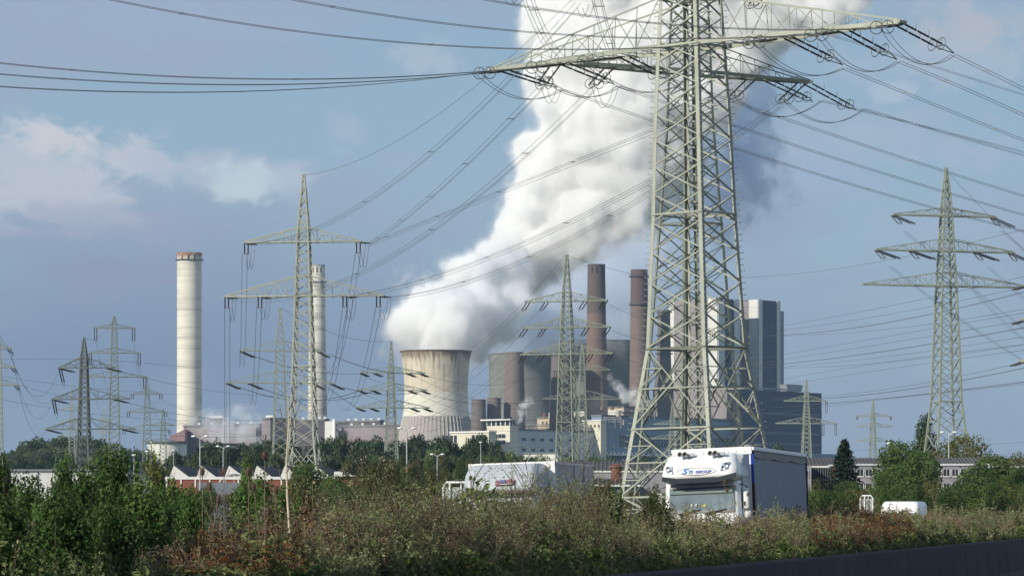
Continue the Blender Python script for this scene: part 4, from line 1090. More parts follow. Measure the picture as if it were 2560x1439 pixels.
# jumpers (slack loops under the arms)
for a, b, m, t in [((1197, 186, 249), (1405, 224, 257), (1300, 246), "under the left tip of the big arm"), ((1335, 170, 243), (1548, 216, 250), (1440, 240), "under the big arm left of the mast"),
                   ((1462, 154, 240), (1700, 212, 246), (1590, 228), "under the big arm touching the mast"),
                   ((1888, 104, 230), (2105, 172, 236), (2020, 188), "right of the mast, innermost"), ((2048, 88, 228), (2244, 155, 233), (2165, 178), "right of the mast, middle"),
                   ((2208, 72, 222), (2381, 138, 229), (2310, 160), "under the right tip of the big arm"),
                   ((1842, 248, 296), (2054, 252, 300), (1945, 292), "under the dark arm near the mast"), ((1964, 254, 300), (2160, 273, 304), (2060, 306), "under the dark arm's right tip"),
                   ((1358, 208, 290), (1398, 218, 296), (1380, 258), "small deep one under the dark arm's left tip"), ((1486, 218, 292), (1540, 216, 298), (1506, 266), "small deep one left of the mast"),
                   ((1268, -6, 240), (1300, -4, 245), (1283, 12), "just showing at the top edge"), ((1450, 20, 290), (1478, 12, 294), (1463, 44), "small one high on the steam")]:
    wire(a, b, m, n=2, gap=0.45, seg=18, r=0.022, name='jumper_cable', label="slack jumper loop " + t, group="jumper loops under the crossarms")
# pylon A to B and on to C
for a, b, m, t in [((612, 632, 498), (602, 878, 740), (606, 900), "outer left"), ((568, 768, 498), (570, 960, 740), (568, 1015), "far left"), ((648, 768, 498), (625, 960, 740), (633, 1010), "second from the far left"),
                   ((895, 632, 498), (798, 880, 740), (850, 880), "upper right"), ((863, 768, 498), (786, 960, 740), (835, 944), "lower inner right"), ((946, 768, 498), (831, 958, 740), (868, 1024), "deepest, right")]:
    wire(a, b, m, n=2, gap=0.75, r=0.032, label="pair hanging steeply below the pylon before the second chimney, " + t)
for a, b, m, t in [((620, 650, 500), (632, 624, 506), (627, 668), "upper left"), ((900, 634, 500), (918, 612, 506), (907, 668), "upper right"), ((578, 772, 500), (586, 748, 506), (580, 797), "lower far left"),
                   ((655, 772, 500), (672, 748, 506), (663, 798), "lower left"), ((870, 774, 500), (886, 748, 506), (876, 800), "lower right"), ((952, 774, 500), (974, 748, 506), (960, 800), "lower far right")]:
    wire(a, b, m, n=2, gap=0.5, r=0.03, seg=14, name='jumper_cable', label="small loop under the arms before the second chimney, " + t, group="jumper loops under the crossarms")
for i, (a, b, m) in enumerate([((632, 888, 750), (903, 933, 800), (760, 925)), ((822, 884, 750), (1052, 934, 800), (900, 914)), ((597, 966, 750), (897, 977, 800), (740, 1000)), ((653, 970, 750), (931, 977, 800), (780, 1000)),
                               ((857, 967, 750), (1055, 977, 800), (950, 985)), ((810, 962, 750), (893, 1020, 800), (850, 990))]):
    wire(a, b, m, n=2, gap=0.4, r=0.035, label="thin pair between the pale pylon and the cooling tower pylon, %s" % ["highest", "second", "third", "fourth", "fifth", "lowest"][i])
wire((701, 768, 750), (978, 853, 800), (830, 832), n=1, r=0.035, label="earth wire between the pale pylon and the cooling tower pylon")
# C to the right, over the cooling tower
for i, (a, b, m) in enumerate([((1070, 940, 805), (1385, 925, 1000), (1220, 962)), ((1037, 940, 805), (1358, 998, 1000), (1200, 1000)), ((1073, 983, 805), (1440, 1010, 1000), (1250, 1020)),
                               ((1041, 983, 805), (1420, 1035, 1000), (1240, 1045)), ((1079, 1027, 805), (1480, 1050, 1000), (1250, 1060)), ((910, 940, 805), (1358, 998, 1000), (1130, 1000)),
                               ((907, 983, 805), (1440, 1065, 1000), (1150, 1062))]):
    wire(a, b, m, n=1, r=0.035, label="thin line crossing the pale cooling tower's wall, %s from the top" % ["first", "second", "third", "fourth", "fifth", "sixth", "lowest"][i])
for i, (a, b, m) in enumerate([((1309, 770, 606), (1000, 1010, 800), (1180, 885)), ((1355, 770, 606), (1040, 1015, 800), (1220, 895)), ((1303, 836, 606), (1000, 1045, 800), (1170, 955)), ((1349, 836, 606), (1050, 1050, 800), (1215, 955)),
                               ((1301, 902, 606), (1020, 1070, 800), (1170, 1000)), ((1345, 902, 606), (1070, 1078, 800), (1215, 1010))]):
    wire(a, b, m, n=1, r=0.03, label="line falling left from the pylon beside the brown chimneys, %s from the top" % ["first", "second", "third", "fourth", "fifth", "lowest"][i])
wire((1413, 637, 600), (1180, 870, 800), (1300, 765), n=1, r=0.035, label="earth wire falling left from the spire beside the brown chimneys")
for i, (a, b, m) in enumerate([((1522, 760, 606), (1760, 840, 800), (1640, 812)), ((1530, 826, 606), (1760, 870, 800), (1640, 860)), ((1536, 890, 606), (1780, 930, 800), (1660, 920)), ((1413, 637, 600), (1700, 705, 800), (1560, 680))]):
    wire(a, b, m, n=1, r=0.03, label="thin line passing the brown chimneys, %s from the top" % ["second", "third", "lowest", "first"][i])
# right field of lines
rows = [((1780, 694, 900), (2640, 552, 500), (2120, 667)), ((1840, 830, 900), (2640, 672, 500), (2336, 741)), ((1840, 836, 900), (2640, 700, 500), (2336, 764)), ((1850, 838, 900), (2640, 708, 500), (2336, 783)),
        ((1850, 836, 900), (2640, 758, 500), (2336, 808)), ((1850, 905, 900), (2640, 768, 500), (2336, 820)), ((1850, 914, 900), (2548, 803, 480), (2336, 838)), ((1850, 918, 900), (2640, 804, 500), (2336, 858)),
        ((1850, 922, 900), (2640, 828, 500), (2336, 875)), ((1850, 916, 900), (2640, 848, 500), (2331, 893)), ((1850, 968, 900), (2640, 852, 500), (2331, 889)), ((1850, 980, 900), (2640, 864, 500), (2331, 906)),
        ((1930, 993, 900), (2541, 909, 480), (2331, 953)), ((1930, 998, 900), (2640, 902, 500), (2331, 963)), ((1930, 1018, 900), (2640, 944, 500), (2333, 982)), ((1930, 1034, 900), (2640, 952, 500), (2331, 984)),
        ((1940, 1130, 1000), (2640, 1100, 700), (2300, 1118)), ((1940, 1150, 1000), (2640, 1128, 700), (2300, 1142))]
for i, (a, b, m) in enumerate(rows):
    wire(a, b, m, n=2 if i in (3, 7, 13, 14) else 1, gap=0.5, r=0.028, label="line rising right behind the office pylon, %s counted down from the highest" % ORD[i], group="lines fanning out behind the office pylon", ext=(0, 0.4), seg=46)
for i, (a, b, m) in enumerate([((2262, 578, 510), (2640, 880, 700), (2341, 645)), ((2225, 666, 510), (2640, 945, 700), (2341, 755)), ((2395, 685, 515), (2640, 910, 700), (2500, 795)), ((2472, 668, 515), (2640, 815, 700), (2560, 746)), ((2504, 577, 515), (2640, 705, 700), (2560, 625))]):
    wire(a, b, m, n=2, gap=0.4, r=0.026, label="pair falling right from the office pylon, %s from its left arms" % ORD[i], group="lines falling right of the office pylon", ext=(0, 0.3))
wire((2361, 421, 515), (2640, 700, 700), (2468, 534), n=1, r=0.03, label="earth wire falling right from the spire of the office pylon")
# left field
for i, (a, b, m) in enumerate([((-60, 770, 500), (27, 884, 800), (0, 840)), ((27, 886, 800), (150, 920, 860), (80, 985)), ((37, 928, 800), (134, 998, 860), (75, 1030)), ((46, 972, 800), (118, 1073, 860), (80, 1075)), ((27, 890, 800), (134, 998, 860), (75, 985)),
                               ((-60, 930, 900), (440, 985, 1100), (197, 966)), ((-60, 900, 900), (500, 922, 1100), (156, 897)), ((-60, 985, 900), (470, 1050, 1100), (200, 1030)), ((300, 928, 865), (760, 990, 1000), (520, 975)), ((320, 1006, 865), (760, 1040, 1000), (520, 1045)),
                               ((340, 1080, 865), (760, 1075, 1000), (520, 1092)), ((239, 850, 1030), (288, 1030, 1300), (262, 950)), ((334, 850, 1030), (366, 985, 1200), (345, 930)), ((226, 912, 1030), (260, 1052, 1800), (240, 990)), ((348, 912, 1030), (404, 985, 1200), (370, 990)),
                               ((362, 970, 1030), (436, 1062, 1500), (392, 1040)), ((210, 845, 860), (286, 792, 1030), (248, 842)), ((404, 998, 1200), (640, 1060, 1400), (500, 1040)), ((416, 1042, 1200), (640, 1085, 1400), (500, 1070)), ((0, 944, 900), (330, 985, 1200), (160, 990))]):
    wire(a, b, m, n=1, r=0.035, seg=20, label="hair-thin line among the far left pylons, %s counted from the picture edge" % ORD[i], group="thin lines of the far left pylons")
# ---------------------------------------------------------------- ground
TH = math.atan2(1875.0, F)
DIR = Vector((math.sin(TH), math.cos(TH), 0)); LFT = Vector((-math.cos(TH), math.sin(TH), 0))
def RP(s, l, z=0.0): return DIR * s + LFT * l + Vector((0, 0, z))
def road_px(px, l):
    """distance along the road at which lateral line l crosses column px"""
    y = l * F / ((3155 - px) * math.cos(TH)); return y
m_ground = mat('rough_meadow', (0.075, 0.09, 0.04), 0.95, var=0.35, scale=0.08, bump=0.3, bscale=2.0)
m_asph = mat('asphalt', (0.052, 0.052, 0.055), 0.9, var=0.2, scale=1.5, bump=0.25, bscale=60)
m_soil = mat('verge_soil', (0.06, 0.055, 0.03), 0.95, var=0.3, scale=0.7, bump=0.5, bscale=9)
def sheet(name, rows, m, label=None, kind='structure'):
    mb = MB(); vs = [p for r_ in rows for p in r_]; n = len(rows[0])
    mb.add(vs, [(i * n + j, (i + 1) * n + j, (i + 1) * n + j + 1, i * n + j + 1) for i in range(len(rows) - 1) for j in range(n - 1)])
    o = mb.build(name, m); tag(o, kind=kind); return o
SL = [-300, 0, 40, 90, 160, 300, 600, 4000]
sheet('ground', [[RP(s, l, -0.05) for s in SL] for l in (29.5, 60, 400, 5000)], m_ground)
sheet('ground_beyond', [[RP(s, l, -0.05 if l > 5 else -1.3) for s in (200, 600, 5000)] for l in (5000,)] + [], m_ground) if False else None
sheet('far_carriageway', [[RP(s, l, 0.0) for s in SL] for l in (15.7, 19, 24, 29.5)], m_asph)
sheet('near_carriageway', [[RP(s, l, -1.2) for s in SL] for l in (-6, 0, 6, 12.2)], m_asph)
sheet('near_verge', [[RP(s, l, -1.21) for s in SL] for l in (-5000, -200, -6)], m_ground)
sheet('median_soil', [[RP(s, l, z) for s in SL] for l, z in ((12.25, 0.62), (13.2, 0.66), (14.6, 0.35), (15.7, 0.0))], m_soil)
for l_, lab in ((16.1, 'edge'), (19.75, 'lane'), (23.4, 'lane')):
    mb = MB()
    s = -20
    while s < 400:
        e = s + (420 if lab == 'edge' else 6)
        mb.add([RP(s, l_, 0.004), RP(e, l_, 0.004), RP(e, l_ + 0.15, 0.004), RP(s, l_ + 0.15, 0.004)], [(0, 1, 2, 3)])
        s = e + 12
    tag(mb.build('road_marking', mat('road_paint', (0.7, 0.7, 0.68), 0.7)), kind='structure')
# concrete barrier of the near carriageway
prof = [(11.72, -1.2), (11.76, -1.02), (11.95, -0.78), (12.03, 0.74), (12.06, 0.8), (12.25, 0.8), (12.27, 0.5), (12.27, -1.2)]
mb = MB(); ss = np.arange(-60, 700, 6.0)
vs = []; fs = []
for s in ss:
    for l, z in prof: vs.append(RP(s, l, z))
n = len(prof)
for i in range(len(ss) - 1):
    for k in range(n - 1): fs.append((i * n + k, (i + 1) * n + k, (i + 1) * n + k + 1, i * n + k + 1))
mb.add(vs, fs)
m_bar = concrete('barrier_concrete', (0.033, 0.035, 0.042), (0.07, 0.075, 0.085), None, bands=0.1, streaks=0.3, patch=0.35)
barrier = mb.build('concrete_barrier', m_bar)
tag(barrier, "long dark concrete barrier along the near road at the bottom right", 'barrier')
for s in range(60, 230, 6):
    mb = MB(); mb.prism([RP(s, 12.035, 0.72), RP(s + 0.05, 12.035, 0.72), RP(s + 0.05, 11.945, -0.78), RP(s, 11.945, -0.78)], -LFT * 0.006); mb.build('joint', mat('joint_dark', (0.012, 0.012, 0.014), 0.9), barrier)

# ---------------------------------------------------------------- hill
def hill(name, x0, x1, y0, y1, h, m):
    mb = MB(); nx, ny = 40, 14; vs = []
    for j in range(ny + 1):
        for i in range(nx + 1):
            u, v = i / nx, j / ny
            z = h * (math.sin(math.pi * u) ** 0.9) * (math.sin(math.pi * v) ** 0.7) + 1.5 * noise.noise(Vector((u * 6, v * 4, 1))) - 0.4
            vs.append((x0 + (x1 - x0) * u, y0 + (y1 - y0) * v, z if 0 < i < nx and 0 < j < ny else -0.4))
    mb.add(vs, [(j * (nx + 1) + i, j * (nx + 1) + i + 1, (j + 1) * (nx + 1) + i + 1, (j + 1) * (nx + 1) + i) for j in range(ny) for i in range(nx)])
    tag(mb.build(name, m, smooth=True), kind='structure')
hill('hill', X(-160, 1450), X(440, 1450), 1330, 1600, 18, m_ground)

# ---------------------------------------------------------------- near buildings
def facing_box(mb, x0, x1, z0, z1, y0, y1): mb.box(x0, x1, y0, y1, z0, z1)
# saw-tooth factory
d = 470; k = d / F
rt = root('sawtooth_factory', (X(415, d), d, 0), "low factory with white saw-tooth gables and dark roofs over red brick", 'building')
m_brick = mat('red_brick', (0.23, 0.085, 0.055), 0.85, var=0.2, scale=1.2)
m_dkroof = mat('dark_slate_roof', (0.05, 0.055, 0.065), 0.8, var=0.2, scale=0.5)
m_wgable = concrete('whitewashed_gable', (0.66, 0.66, 0.62), (0.38, 0.37, 0.35), None, bands=0.2, streaks=0.4, patch=0.2, band_f=1.5)
x0 = X(415, d)
L_ = X(892, d) - x0; wz = Z(1193, d); bz = Z(1212, d)
mb = MB(); mb.box(0, L_, 0, 38, 0, wz); mb.build('wall', m_brick, rt)
mb = MB(); mb.box(-0.1, L_ * 0.885, -0.12, 0, wz - 0.25, wz + 0.12)
for i in range(14): mb.box(i * 1.95, i * 1.95 + 0.18, -0.1, 0, wz - 1.3, wz - 0.25)
mb.build('eaves_band', m_wt, rt)
step = (X(502, d) - X(434, d))
for i, px in enumerate((434, 502, 572, 642, 712, 789, 859)):
    xl = X(px - 12, d) - x0; xp = X(px, d) - x0; xr = X(px + 40, d) - x0; zp = Z(1163, d)
    nx_ = X(px + 57, d) - x0
    if i >= 6: xr = X(px + 26, d) - x0
    mb = MB(); mb.prism([(xl, 0.3, wz), (xr, 0.3, wz), (xp, 0.3, zp)], (0, 0.4, 0)); mb.build('gable', m_wgable, rt)
    mb = MB(); mb.prism([(xp, 0.72, zp - 0.02), (xr, 0.72, wz), (xr + 0.1, 0.72, wz), (xp + 0.15, 0.72, zp + 0.1)], (0, 36, 0))
    mb.prism([(xp, 0.72, zp - 0.05), (xl, 0.72, wz), (xl - 0.12, 0.72, wz), (xp - 0.1, 0.72, zp + 0.08)], (0, 36, 0))
    mb.prism([(xl, 37.0, wz), (nx_, 37.0, wz), (nx_ - 0.6, 37.0, zp), (xp, 37.0, zp)], (0, 0.4, 0))
    mb.build('roof', m_dkroof, rt)
d = 440; b0 = X(838, d)
rt = root('brick_shed', (b0, d, 0), "red brick flat building with a white coping right of the saw-tooth factory", 'building')
mb = MB(); mb.box(0, X(900, d) - b0, 0, 12, 0, Z(1190, d)); mb.build('wall', m_brick, rt)
mb = MB(); mb.box(-0.15, X(900, d) - b0 + 0.1, -0.15, 12.1, Z(1190, d) + 0.004, Z(1187, d)); mb.build('coping', m_wt, rt)
mb = MB(); mb.box(X(836, d) - b0, X(864, d) - b0, -0.6, -0.2, Z(1190, d), Z(1178, d)); mb.build('parapet', m_wt, rt)
# white warehouse at left
d = 560; b0 = X(28, d)
rt = root('warehouse', (b0, d, 0), "long low white warehouse behind the left shrubs", 'building')
mb = MB(); mb.box(0, X(318, d) - b0, 0, 40, 0, Z(1177, d)); mb.build('wall', panelled('white_sheet', (0.66, 0.67, 0.68), line=3), rt)
mb = MB(); mb.box(-0.3, X(320, d) - b0, -0.3, 40.3, Z(1177, d) + 0.004, Z(1172, d)); mb.build('roof', mat('grey_sheet_roof', (0.2, 0.21, 0.23), 0.7), rt)
mb = MB(); mb.box(X(94, d) - b0, X(96, d) - b0, -0.12, 0, 0, Z(1177, d)); mb.box(X(240, d) - b0, X(242, d) - b0, -0.12, 0, 0, Z(1177, d)); mb.build('downpipe', mat('pipe_dark', (0.12, 0.12, 0.13), 0.5), rt)
d = 470; mb = MB(); c = P(585, 1236, d)
mb.tube([(2.2 * math.cos(a), 0, 2.2 * math.sin(a)) for a in np.linspace(0, math.pi, 14)], 0.12, 5)
for a in (0.5, 1.0, 1.57, 2.1, 2.6): mb.beam((2.2 * math.cos(a), 0, 2.2 * math.sin(a)), (2.2 * math.cos(a), 0, 0), 0.06)
tag(mb.build('greenhouse_arch', m_wt, loc=(c.x, d, Z(1222, d))), "thin white hoop frame in front of the saw-tooth factory", 'frame')
d = 455; mb = MB(); mb.box(X(495, d), X(640, d), 0, 0.3, 0, Z(1206, d))
tag(mb.build('grey_fence_wall', panelled('fence_grey', (0.16, 0.19, 0.23), line=2.5), loc=(0, d, 0)), "blue-grey panel wall below the saw-tooth factory's brick front", 'wall')

# ribbed-roof buildings and the office
m_rib = mat('brown_sheet_roof', (0.068, 0.058, 0.055), 0.6, var=0.15, scale=0.4)
m_grey = mat('grey_render', (0.27, 0.265, 0.29), 0.85, var=0.08, scale=0.4)
def ribbed(label, xl, xr, yt, ye, d, yw=None, depth=9, group=None, wall=None, step=2.05, chimney=None):
    b0 = X(xl, d); L_ = X(xr, d) - b0
    rt = root('ribbed_roof_building', (b0, d, 0), label, 'building', group)
    ze, zt = Z(ye, d), Z(yt, d)
    mb = MB(); mb.box(0, L_, 0, depth * 2, 0, ze - 0.02); mb.build('wall', wall or m_grey, rt)
    mb = MB(); mb.prism([(-0.3, -0.4, ze), (-0.3, depth, zt), (-0.3, depth * 2 + 0.4, ze)], (L_ + 0.6, 0, 0)); rf = mb.build('roof', m_rib, rt)
    mb = MB(); n = int(L_ / step); lean = 0.3
    sl = Vector((0, depth + 0.4, zt - ze)); nr = Vector((0, -(zt - ze), depth + 0.4)).normalized() * 0.1
    for i in range(n + 1):
        a = Vector((i * step, -0.4, ze)) + nr; mb.beam(a, a + sl + Vector((lean, 0, 0)), 0.055, 0.05)
    mb.build('roof_rib', mat('rib_grey', (0.62, 0.61, 0.58), 0.6), rf)
    mb = MB(); mb.beam((-0.3, -0.5, ze - 0.05), (L_ + 0.3, -0.5, ze - 0.05), 0.14, 0.2); mb.build('gutter', m_wt, rt)
    return rt, b0, L_
GR = 'ribbed roof buildings behind the motorway'
ribbed("long building with a dark roof of slanting white ribs left of the white lorry", 1392, 1672, 1150, 1177, 430, group=GR, step=0.5)
ribbed("lower building with a ribbed roof in front of the long ribbed one", 1440, 1600, 1194, 1212, 395, group=GR, wall=m_grey, step=0.5, depth=7)
mb = MB(); d = 408; mb.box(X(1440, d), X(1660, d), 0, 4, 0, Z(1182, d)); tag(mb.build('grey_link_building', m_grey, loc=(0, d, 0)), "plain grey flat wall between the two ribbed roofs", 'building', GR)
d = 400; mb = MB(); mb.lathe([(0.62, 0), (0.62, Z(1168, d)), (0.8, Z(1168, d)), (0.8, Z(1163, d)), (0.5, Z(1160, d))], 16)
tag(mb.build('round_flue', mat('red_clay', (0.17, 0.07, 0.05), 0.7, var=0.2), loc=(X(1541, d), d, 0)), "short red round flue poking above the ribbed roof", 'flue')
# office
d = 400
rtA, _, _ = ribbed("upper roof of white ribs over the grey office building", 2016, 2600, 1141, 1165, 412, group=GR, step=0.46, depth=8)
b0 = X(2092, d)
rt = root('office_building', (b0, d, 0), "two-storey grey office building with white-framed windows behind the right trees", 'building')
Lw = X(2470, d) - b0; zt = Z(1163, d)
mb = MB(); mb.box(0, Lw, 0, 10, 0, zt); mb.build('wall', m_grey, rt)
mb = MB(); mb.box(-0.12, Lw + 0.12, -0.14, 10.1, zt + 0.004, zt + 0.22); mb.build('parapet', mat('parapet_white', (0.6, 0.62, 0.66), 0.6), rt)
mfr = None
for row, y in enumerate((1181, 1216)):
    for i in range(17):
        cx_ = X(2107 + 21.6 * i, d) - b0; cz = Z(y, d); w, h = 0.36, 0.38
        if mfr is None:
            m1 = MB()
            for (a, b_, c_, e) in ((-w - .08, -w, -h, h), (w, w + .08, -h, h), (-w - .08, w + .08, -h - .12, -h)): m1.box(a, b_, -0.12, -0.004, c_, e)
            m1.box(w, w + 0.1, -0.2, -0.12, -h, h)
            f = m1.build('window', m_wt, rt); mfr = f.data
            m2 = MB(); m2.box(-w, w, -0.05, -0.004, -h, h); p = m2.build('pane', m_glass, f); mp_ = p.data
            m3 = MB(); m3.box(-0.02, 0.02, -0.09, -0.052, -h, h); q = m3.build('glazing_bar', m_wt, f); mq = q.data
        else:
            f = bpy.data.objects.new('window', mfr); COL.objects.link(f); f.parent = rt
            for nm, me in (('pane', mp_), ('glazing_bar', mq)):
                o = bpy.data.objects.new(nm, me); COL.objects.link(o); o.parent = f
        f.location = (cx_, 0, cz)
for o in list(rt.children): pass
d = 401; b1 = X(2010, d)
rt = root('entrance_wing', (b1, d, 0), "glazed recess with a red pillar at the office building's left end", 'building')
mb = MB(); mb.box(0, X(2027, d) - b1, -0.8, 8, 0, Z(1163, d)); mb.build('wall', m_grey, rt)
mb = MB(); mb.box(X(2027, d) - b1, X(2084, d) - b1, 1.5, 8, 0, Z(1168, d)); mb.build('glass_front', m_glass, rt)
mb = MB()
for px in range(2030, 2084, 6): mb.box(X(px, d) - b1, X(px + 1, d) - b1, 1.38, 1.5, 0, Z(1168, d))
mb.box(X(2027, d) - b1, X(2084, d) - b1, 1.35, 1.49, Z(1199, d), Z(1197, d)); mb.build('mullion', mat('mullion_grey', (0.2, 0.22, 0.22), 0.5), rt)
mb = MB(); mb.box(X(2084, d) - b1, X(2091.5, d) - b1, -0.6, 2, 0, Z(1163, d)); mb.build('pillar', m_brick, rt)
mb = MB(); mb.box(X(2012, d) - b1, X(2020, d) - b1, -0.9, -0.8, Z(1194, d), Z(1175, d)); f = mb.build('window', m_wt, rt)
mb = MB(); mb.box(X(2012.5, d) - b1, X(2018, d) - b1, -0.95, -0.9, Z(1192, d), Z(1176, d)); mb.build('pane', m_glass, f)

# ---------------------------------------------------------------- street lamps
m_pole = mat('lamp_pole_grey', (0.42, 0.44, 0.45), 0.5, 0.3)
m_lamp = mat('lamp_head_white', (0.75, 0.76, 0.76), 0.4)
def lamp(px, yt, d, heads, lab):
    rt = root('street_lamp', (X(px, d), d, 0), lab, 'street lamp', 'street lamps'); h = Z(yt, d)
    mb = MB(); mb.tube([(0, 0, 0), (0, 0, h * 0.5), (0, 0, h - 0.1)], 0.11, 8, r2=0.06); mb.build('pole', m_pole, rt)
    for sx in ((-1, 1) if heads == 2 else (0,)):
        mb = MB()
        if sx: mb.tube([(0, 0, h - 0.35), (sx * 0.35, 0, h - 0.08), (sx * 0.55, 0, h)], 0.04, 6)
        x0_, x1_ = (sx * 0.45, sx * 1.12) if sx else (-0.35, 0.35)
        c = (x0_ + x1_) / 2; w = abs(x1_ - x0_) / 2
        mb.v += []
        mb.lathe([(0.02, -0.12), (0.7, -0.1), (1.0, 0.0), (0.8, 0.1), (0.02, 0.16)], 14)
        nn = 14 * 5
        mb.v[-nn:] = [(v[0] * w + c, v[1] * 0.2, h + v[2]) for v in mb.v[-nn:]]
        mb.build('lamp_head', m_lamp, rt, smooth=True)
for a in [(500, 1090, 430, 2, "double-headed street lamp before the steam over the saw-tooth factory"), (558, 1115, 520, 2, "double lamp between the second and third saw-tooth gables"), (1017, 1070, 400, 2, "tall double-headed street lamp under the cooling tower pylon"),
          (1093, 1135, 520, 2, "short double lamp left of the grey box truck"), (1202, 1105, 620, 1, "single lamp on a tall thin pole over the dark trees"), (1688, 1074, 480, 2, "double-headed lamp inside the tallest pylon's legs"),
          (2223, 1108, 470, 1, "small single lamp right of the spruce"), (2372, 1080, 430, 2, "tall double-headed lamp behind the office pylon's legs"), (378, 1105, 900, 1, "tiny lamp in front of the storage tank"),
          (367, 1128, 560, 1, "short lamp left of the storage tank"), (335, 1137, 520, 1, "small round lamp above the yellowish bush"), (434, 1125, 640, 1, "lamp just left of the first saw-tooth gable")]:
    lamp(*a)
# ---------------------------------------------------------------- vehicles
m_paint = mat('white_truck_paint', (0.80, 0.80, 0.79), 0.28, var=0.03, scale=2, spec=0.5, coat=0.3)
m_paint2 = mat('pale_grey_paint', (0.38, 0.415, 0.45), 0.4, var=0.08, scale=2, spec=0.5)
m_blk = mat('black_plastic', (0.02, 0.02, 0.022), 0.5, var=0.2)
m_wglass = mat('windscreen_glass', (0.17, 0.22, 0.24), 0.08, var=0.25, scale=1.2, spec=0.9)
m_tyre = mat('tyre_rubber', (0.018, 0.018, 0.018), 0.85)
m_rim = mat('rim_steel', (0.35, 0.35, 0.36), 0.35, 0.6)
m_lens = mat('lamp_lens', (0.30, 0.37, 0.42), 0.12, var=0.3, scale=8, spec=0.8)
m_chrome = mat('chrome', (0.7, 0.7, 0.72), 0.15, 1.0)
def bevel(o, w=0.03, seg=2):
    b = o.modifiers.new('bevel', 'BEVEL'); b.width = w; b.segments = seg; b.limit_method = 'ANGLE'; b.angle_limit = rad(35)
    return o
def road_root(name, px, d, label, cat, roll=0, group=None):
    rt = root(name, P(px, HY, d) - Vector((0, 0, EYE)), label, cat, group, -TH)
    if roll:
        rt.rotation_euler = (Matrix.Rotation(-TH, 3, 'Z') @ Matrix.Rotation(rad(roll), 3, 'Y')).to_euler()
    return rt
def wheel(x, y, r, w, rt):
    mb = MB(); mb.lathe([(r * 0.55, -w / 2), (r * 0.95, -w / 2), (r, -w * 0.35), (r, w * 0.35), (r * 0.95, w / 2), (r * 0.55, w / 2)], 24)
    mb.v = [(v[2] + x, v[0] + y, v[1] + r) for v in mb.v]; t = mb.build('wheel', m_tyre, rt)
    mb = MB(); mb.lathe([(0.02, w * 0.1), (r * 0.2, w * 0.3), (r * 0.3, w * 0.1), (r * 0.5, w * 0.2), (r * 0.56, w * 0.42)], 20)
    s = 1 if x > 0 else -1
    mb.v = [(v[2] * s + x, v[0] + y, v[1] + r) for v in mb.v]; mb.build('rim', m_rim, t)
def text_part(name, s, size, m, parent, loc, rot, shear=0.0, ext=0.008, sx=1.0, off=0.0):
    cu = bpy.data.curves.new(name, 'FONT'); cu.body = s; cu.size = size; cu.shear = shear; cu.extrude = ext; cu.offset = off
    cu.align_x = 'LEFT'; cu.resolution_u = 3
    o = bpy.data.objects.new(name, cu); COL.objects.link(o)
    me = bpy.data.meshes.new_from_object(o.evaluated_get(bpy.context.evaluated_depsgraph_get()))
    bpy.data.objects.remove(o); bpy.data.curves.remove(cu)
    me.materials.clear(); me.materials.append(m); me.name = name
    me.transform(Matrix.Diagonal((sx, 1, 1, 1)))
    o = bpy.data.objects.new(name, me); COL.objects.link(o); o.parent = parent; o.location = loc; o.rotation_euler = rot
    return o
def loft(mb, secs, cap=True):
    """skin through sections of equal point count"""
    n = len(secs[0]); vs = [p for s in secs for p in s]
    fs = [(i * n + k, i * n + (k + 1) % n, (i + 1) * n + (k + 1) % n, (i + 1) * n + k) for i in range(len(secs) - 1) for k in range(n)]
    if cap: fs += [tuple(range(n))[::-1], tuple((len(secs) - 1) * n + k for k in range(n))]
    mb.add(vs, fs)

# --- white lorry: local x to the right, y away along the road, z up; y = 0 is the cab's front
rt = road_root('lorry', 1753, 110.4, "white lorry with blue lettering over the windscreen and a slate-blue curtain trailer", 'lorry', roll=-2.3)
lorry = rt
rt.location = rt.location + Vector((0.10, 0, 0.06))
H = 1.25
# cab: horizontal sections of the lower cab
def rrect(x, y0, y1, z, rf, n=5, xr=None):
    """plan outline: rounded front corners (y0 is the front)"""
    pts = []
    for i in range(n + 1):
        a = math.pi / 2 * i / n; pts.append((-x + rf - rf * math.cos(a) if False else -x + rf * (1 - math.cos(a)) , y0 + rf * (1 - math.sin(a)), z))
    for i in range(n + 1):
        a = math.pi / 2 * i / n; pts.append((x - rf * (1 - math.sin(a)), y0 + rf * (1 - math.cos(a)), z))
    pts += [(x, y1, z), (-x, y1, z)]
    return pts
mb = MB()
loft(mb, [rrect(1.24, 0.0, 2.1, 0.42, 0.2), rrect(1.25, -0.02, 2.1, 0.9, 0.22), rrect(1.25, 0.0, 2.1, 1.75, 0.22), rrect(1.23, 0.04, 2.1, 2.02, 0.22), rrect(1.21, 0.12, 2.1, 2.55, 0.22), rrect(1.19, 0.19, 2.1, 2.98, 0.24)])
bevel(mb.build('cab', m_paint, rt, smooth=True), 0.02)
# high roof with its bulging brow
mb = MB()
loft(mb, [rrect(1.18, 0.02, 2.1, 2.985, 0.30), rrect(1.25, -0.24, 2.1, 3.10, 0.34), rrect(1.25, -0.26, 2.1, 3.20, 0.36), rrect(1.22, -0.16, 2.1, 3.45, 0.38), rrect(1.14, 0.0, 2.1, 3.68, 0.42), rrect(1.10, 0.16, 2.1, 3.80, 0.45), rrect(1.04, 0.35, 2.05, 3.86, 0.4)])
mb.build('high_roof', m_paint, rt, smooth=True)
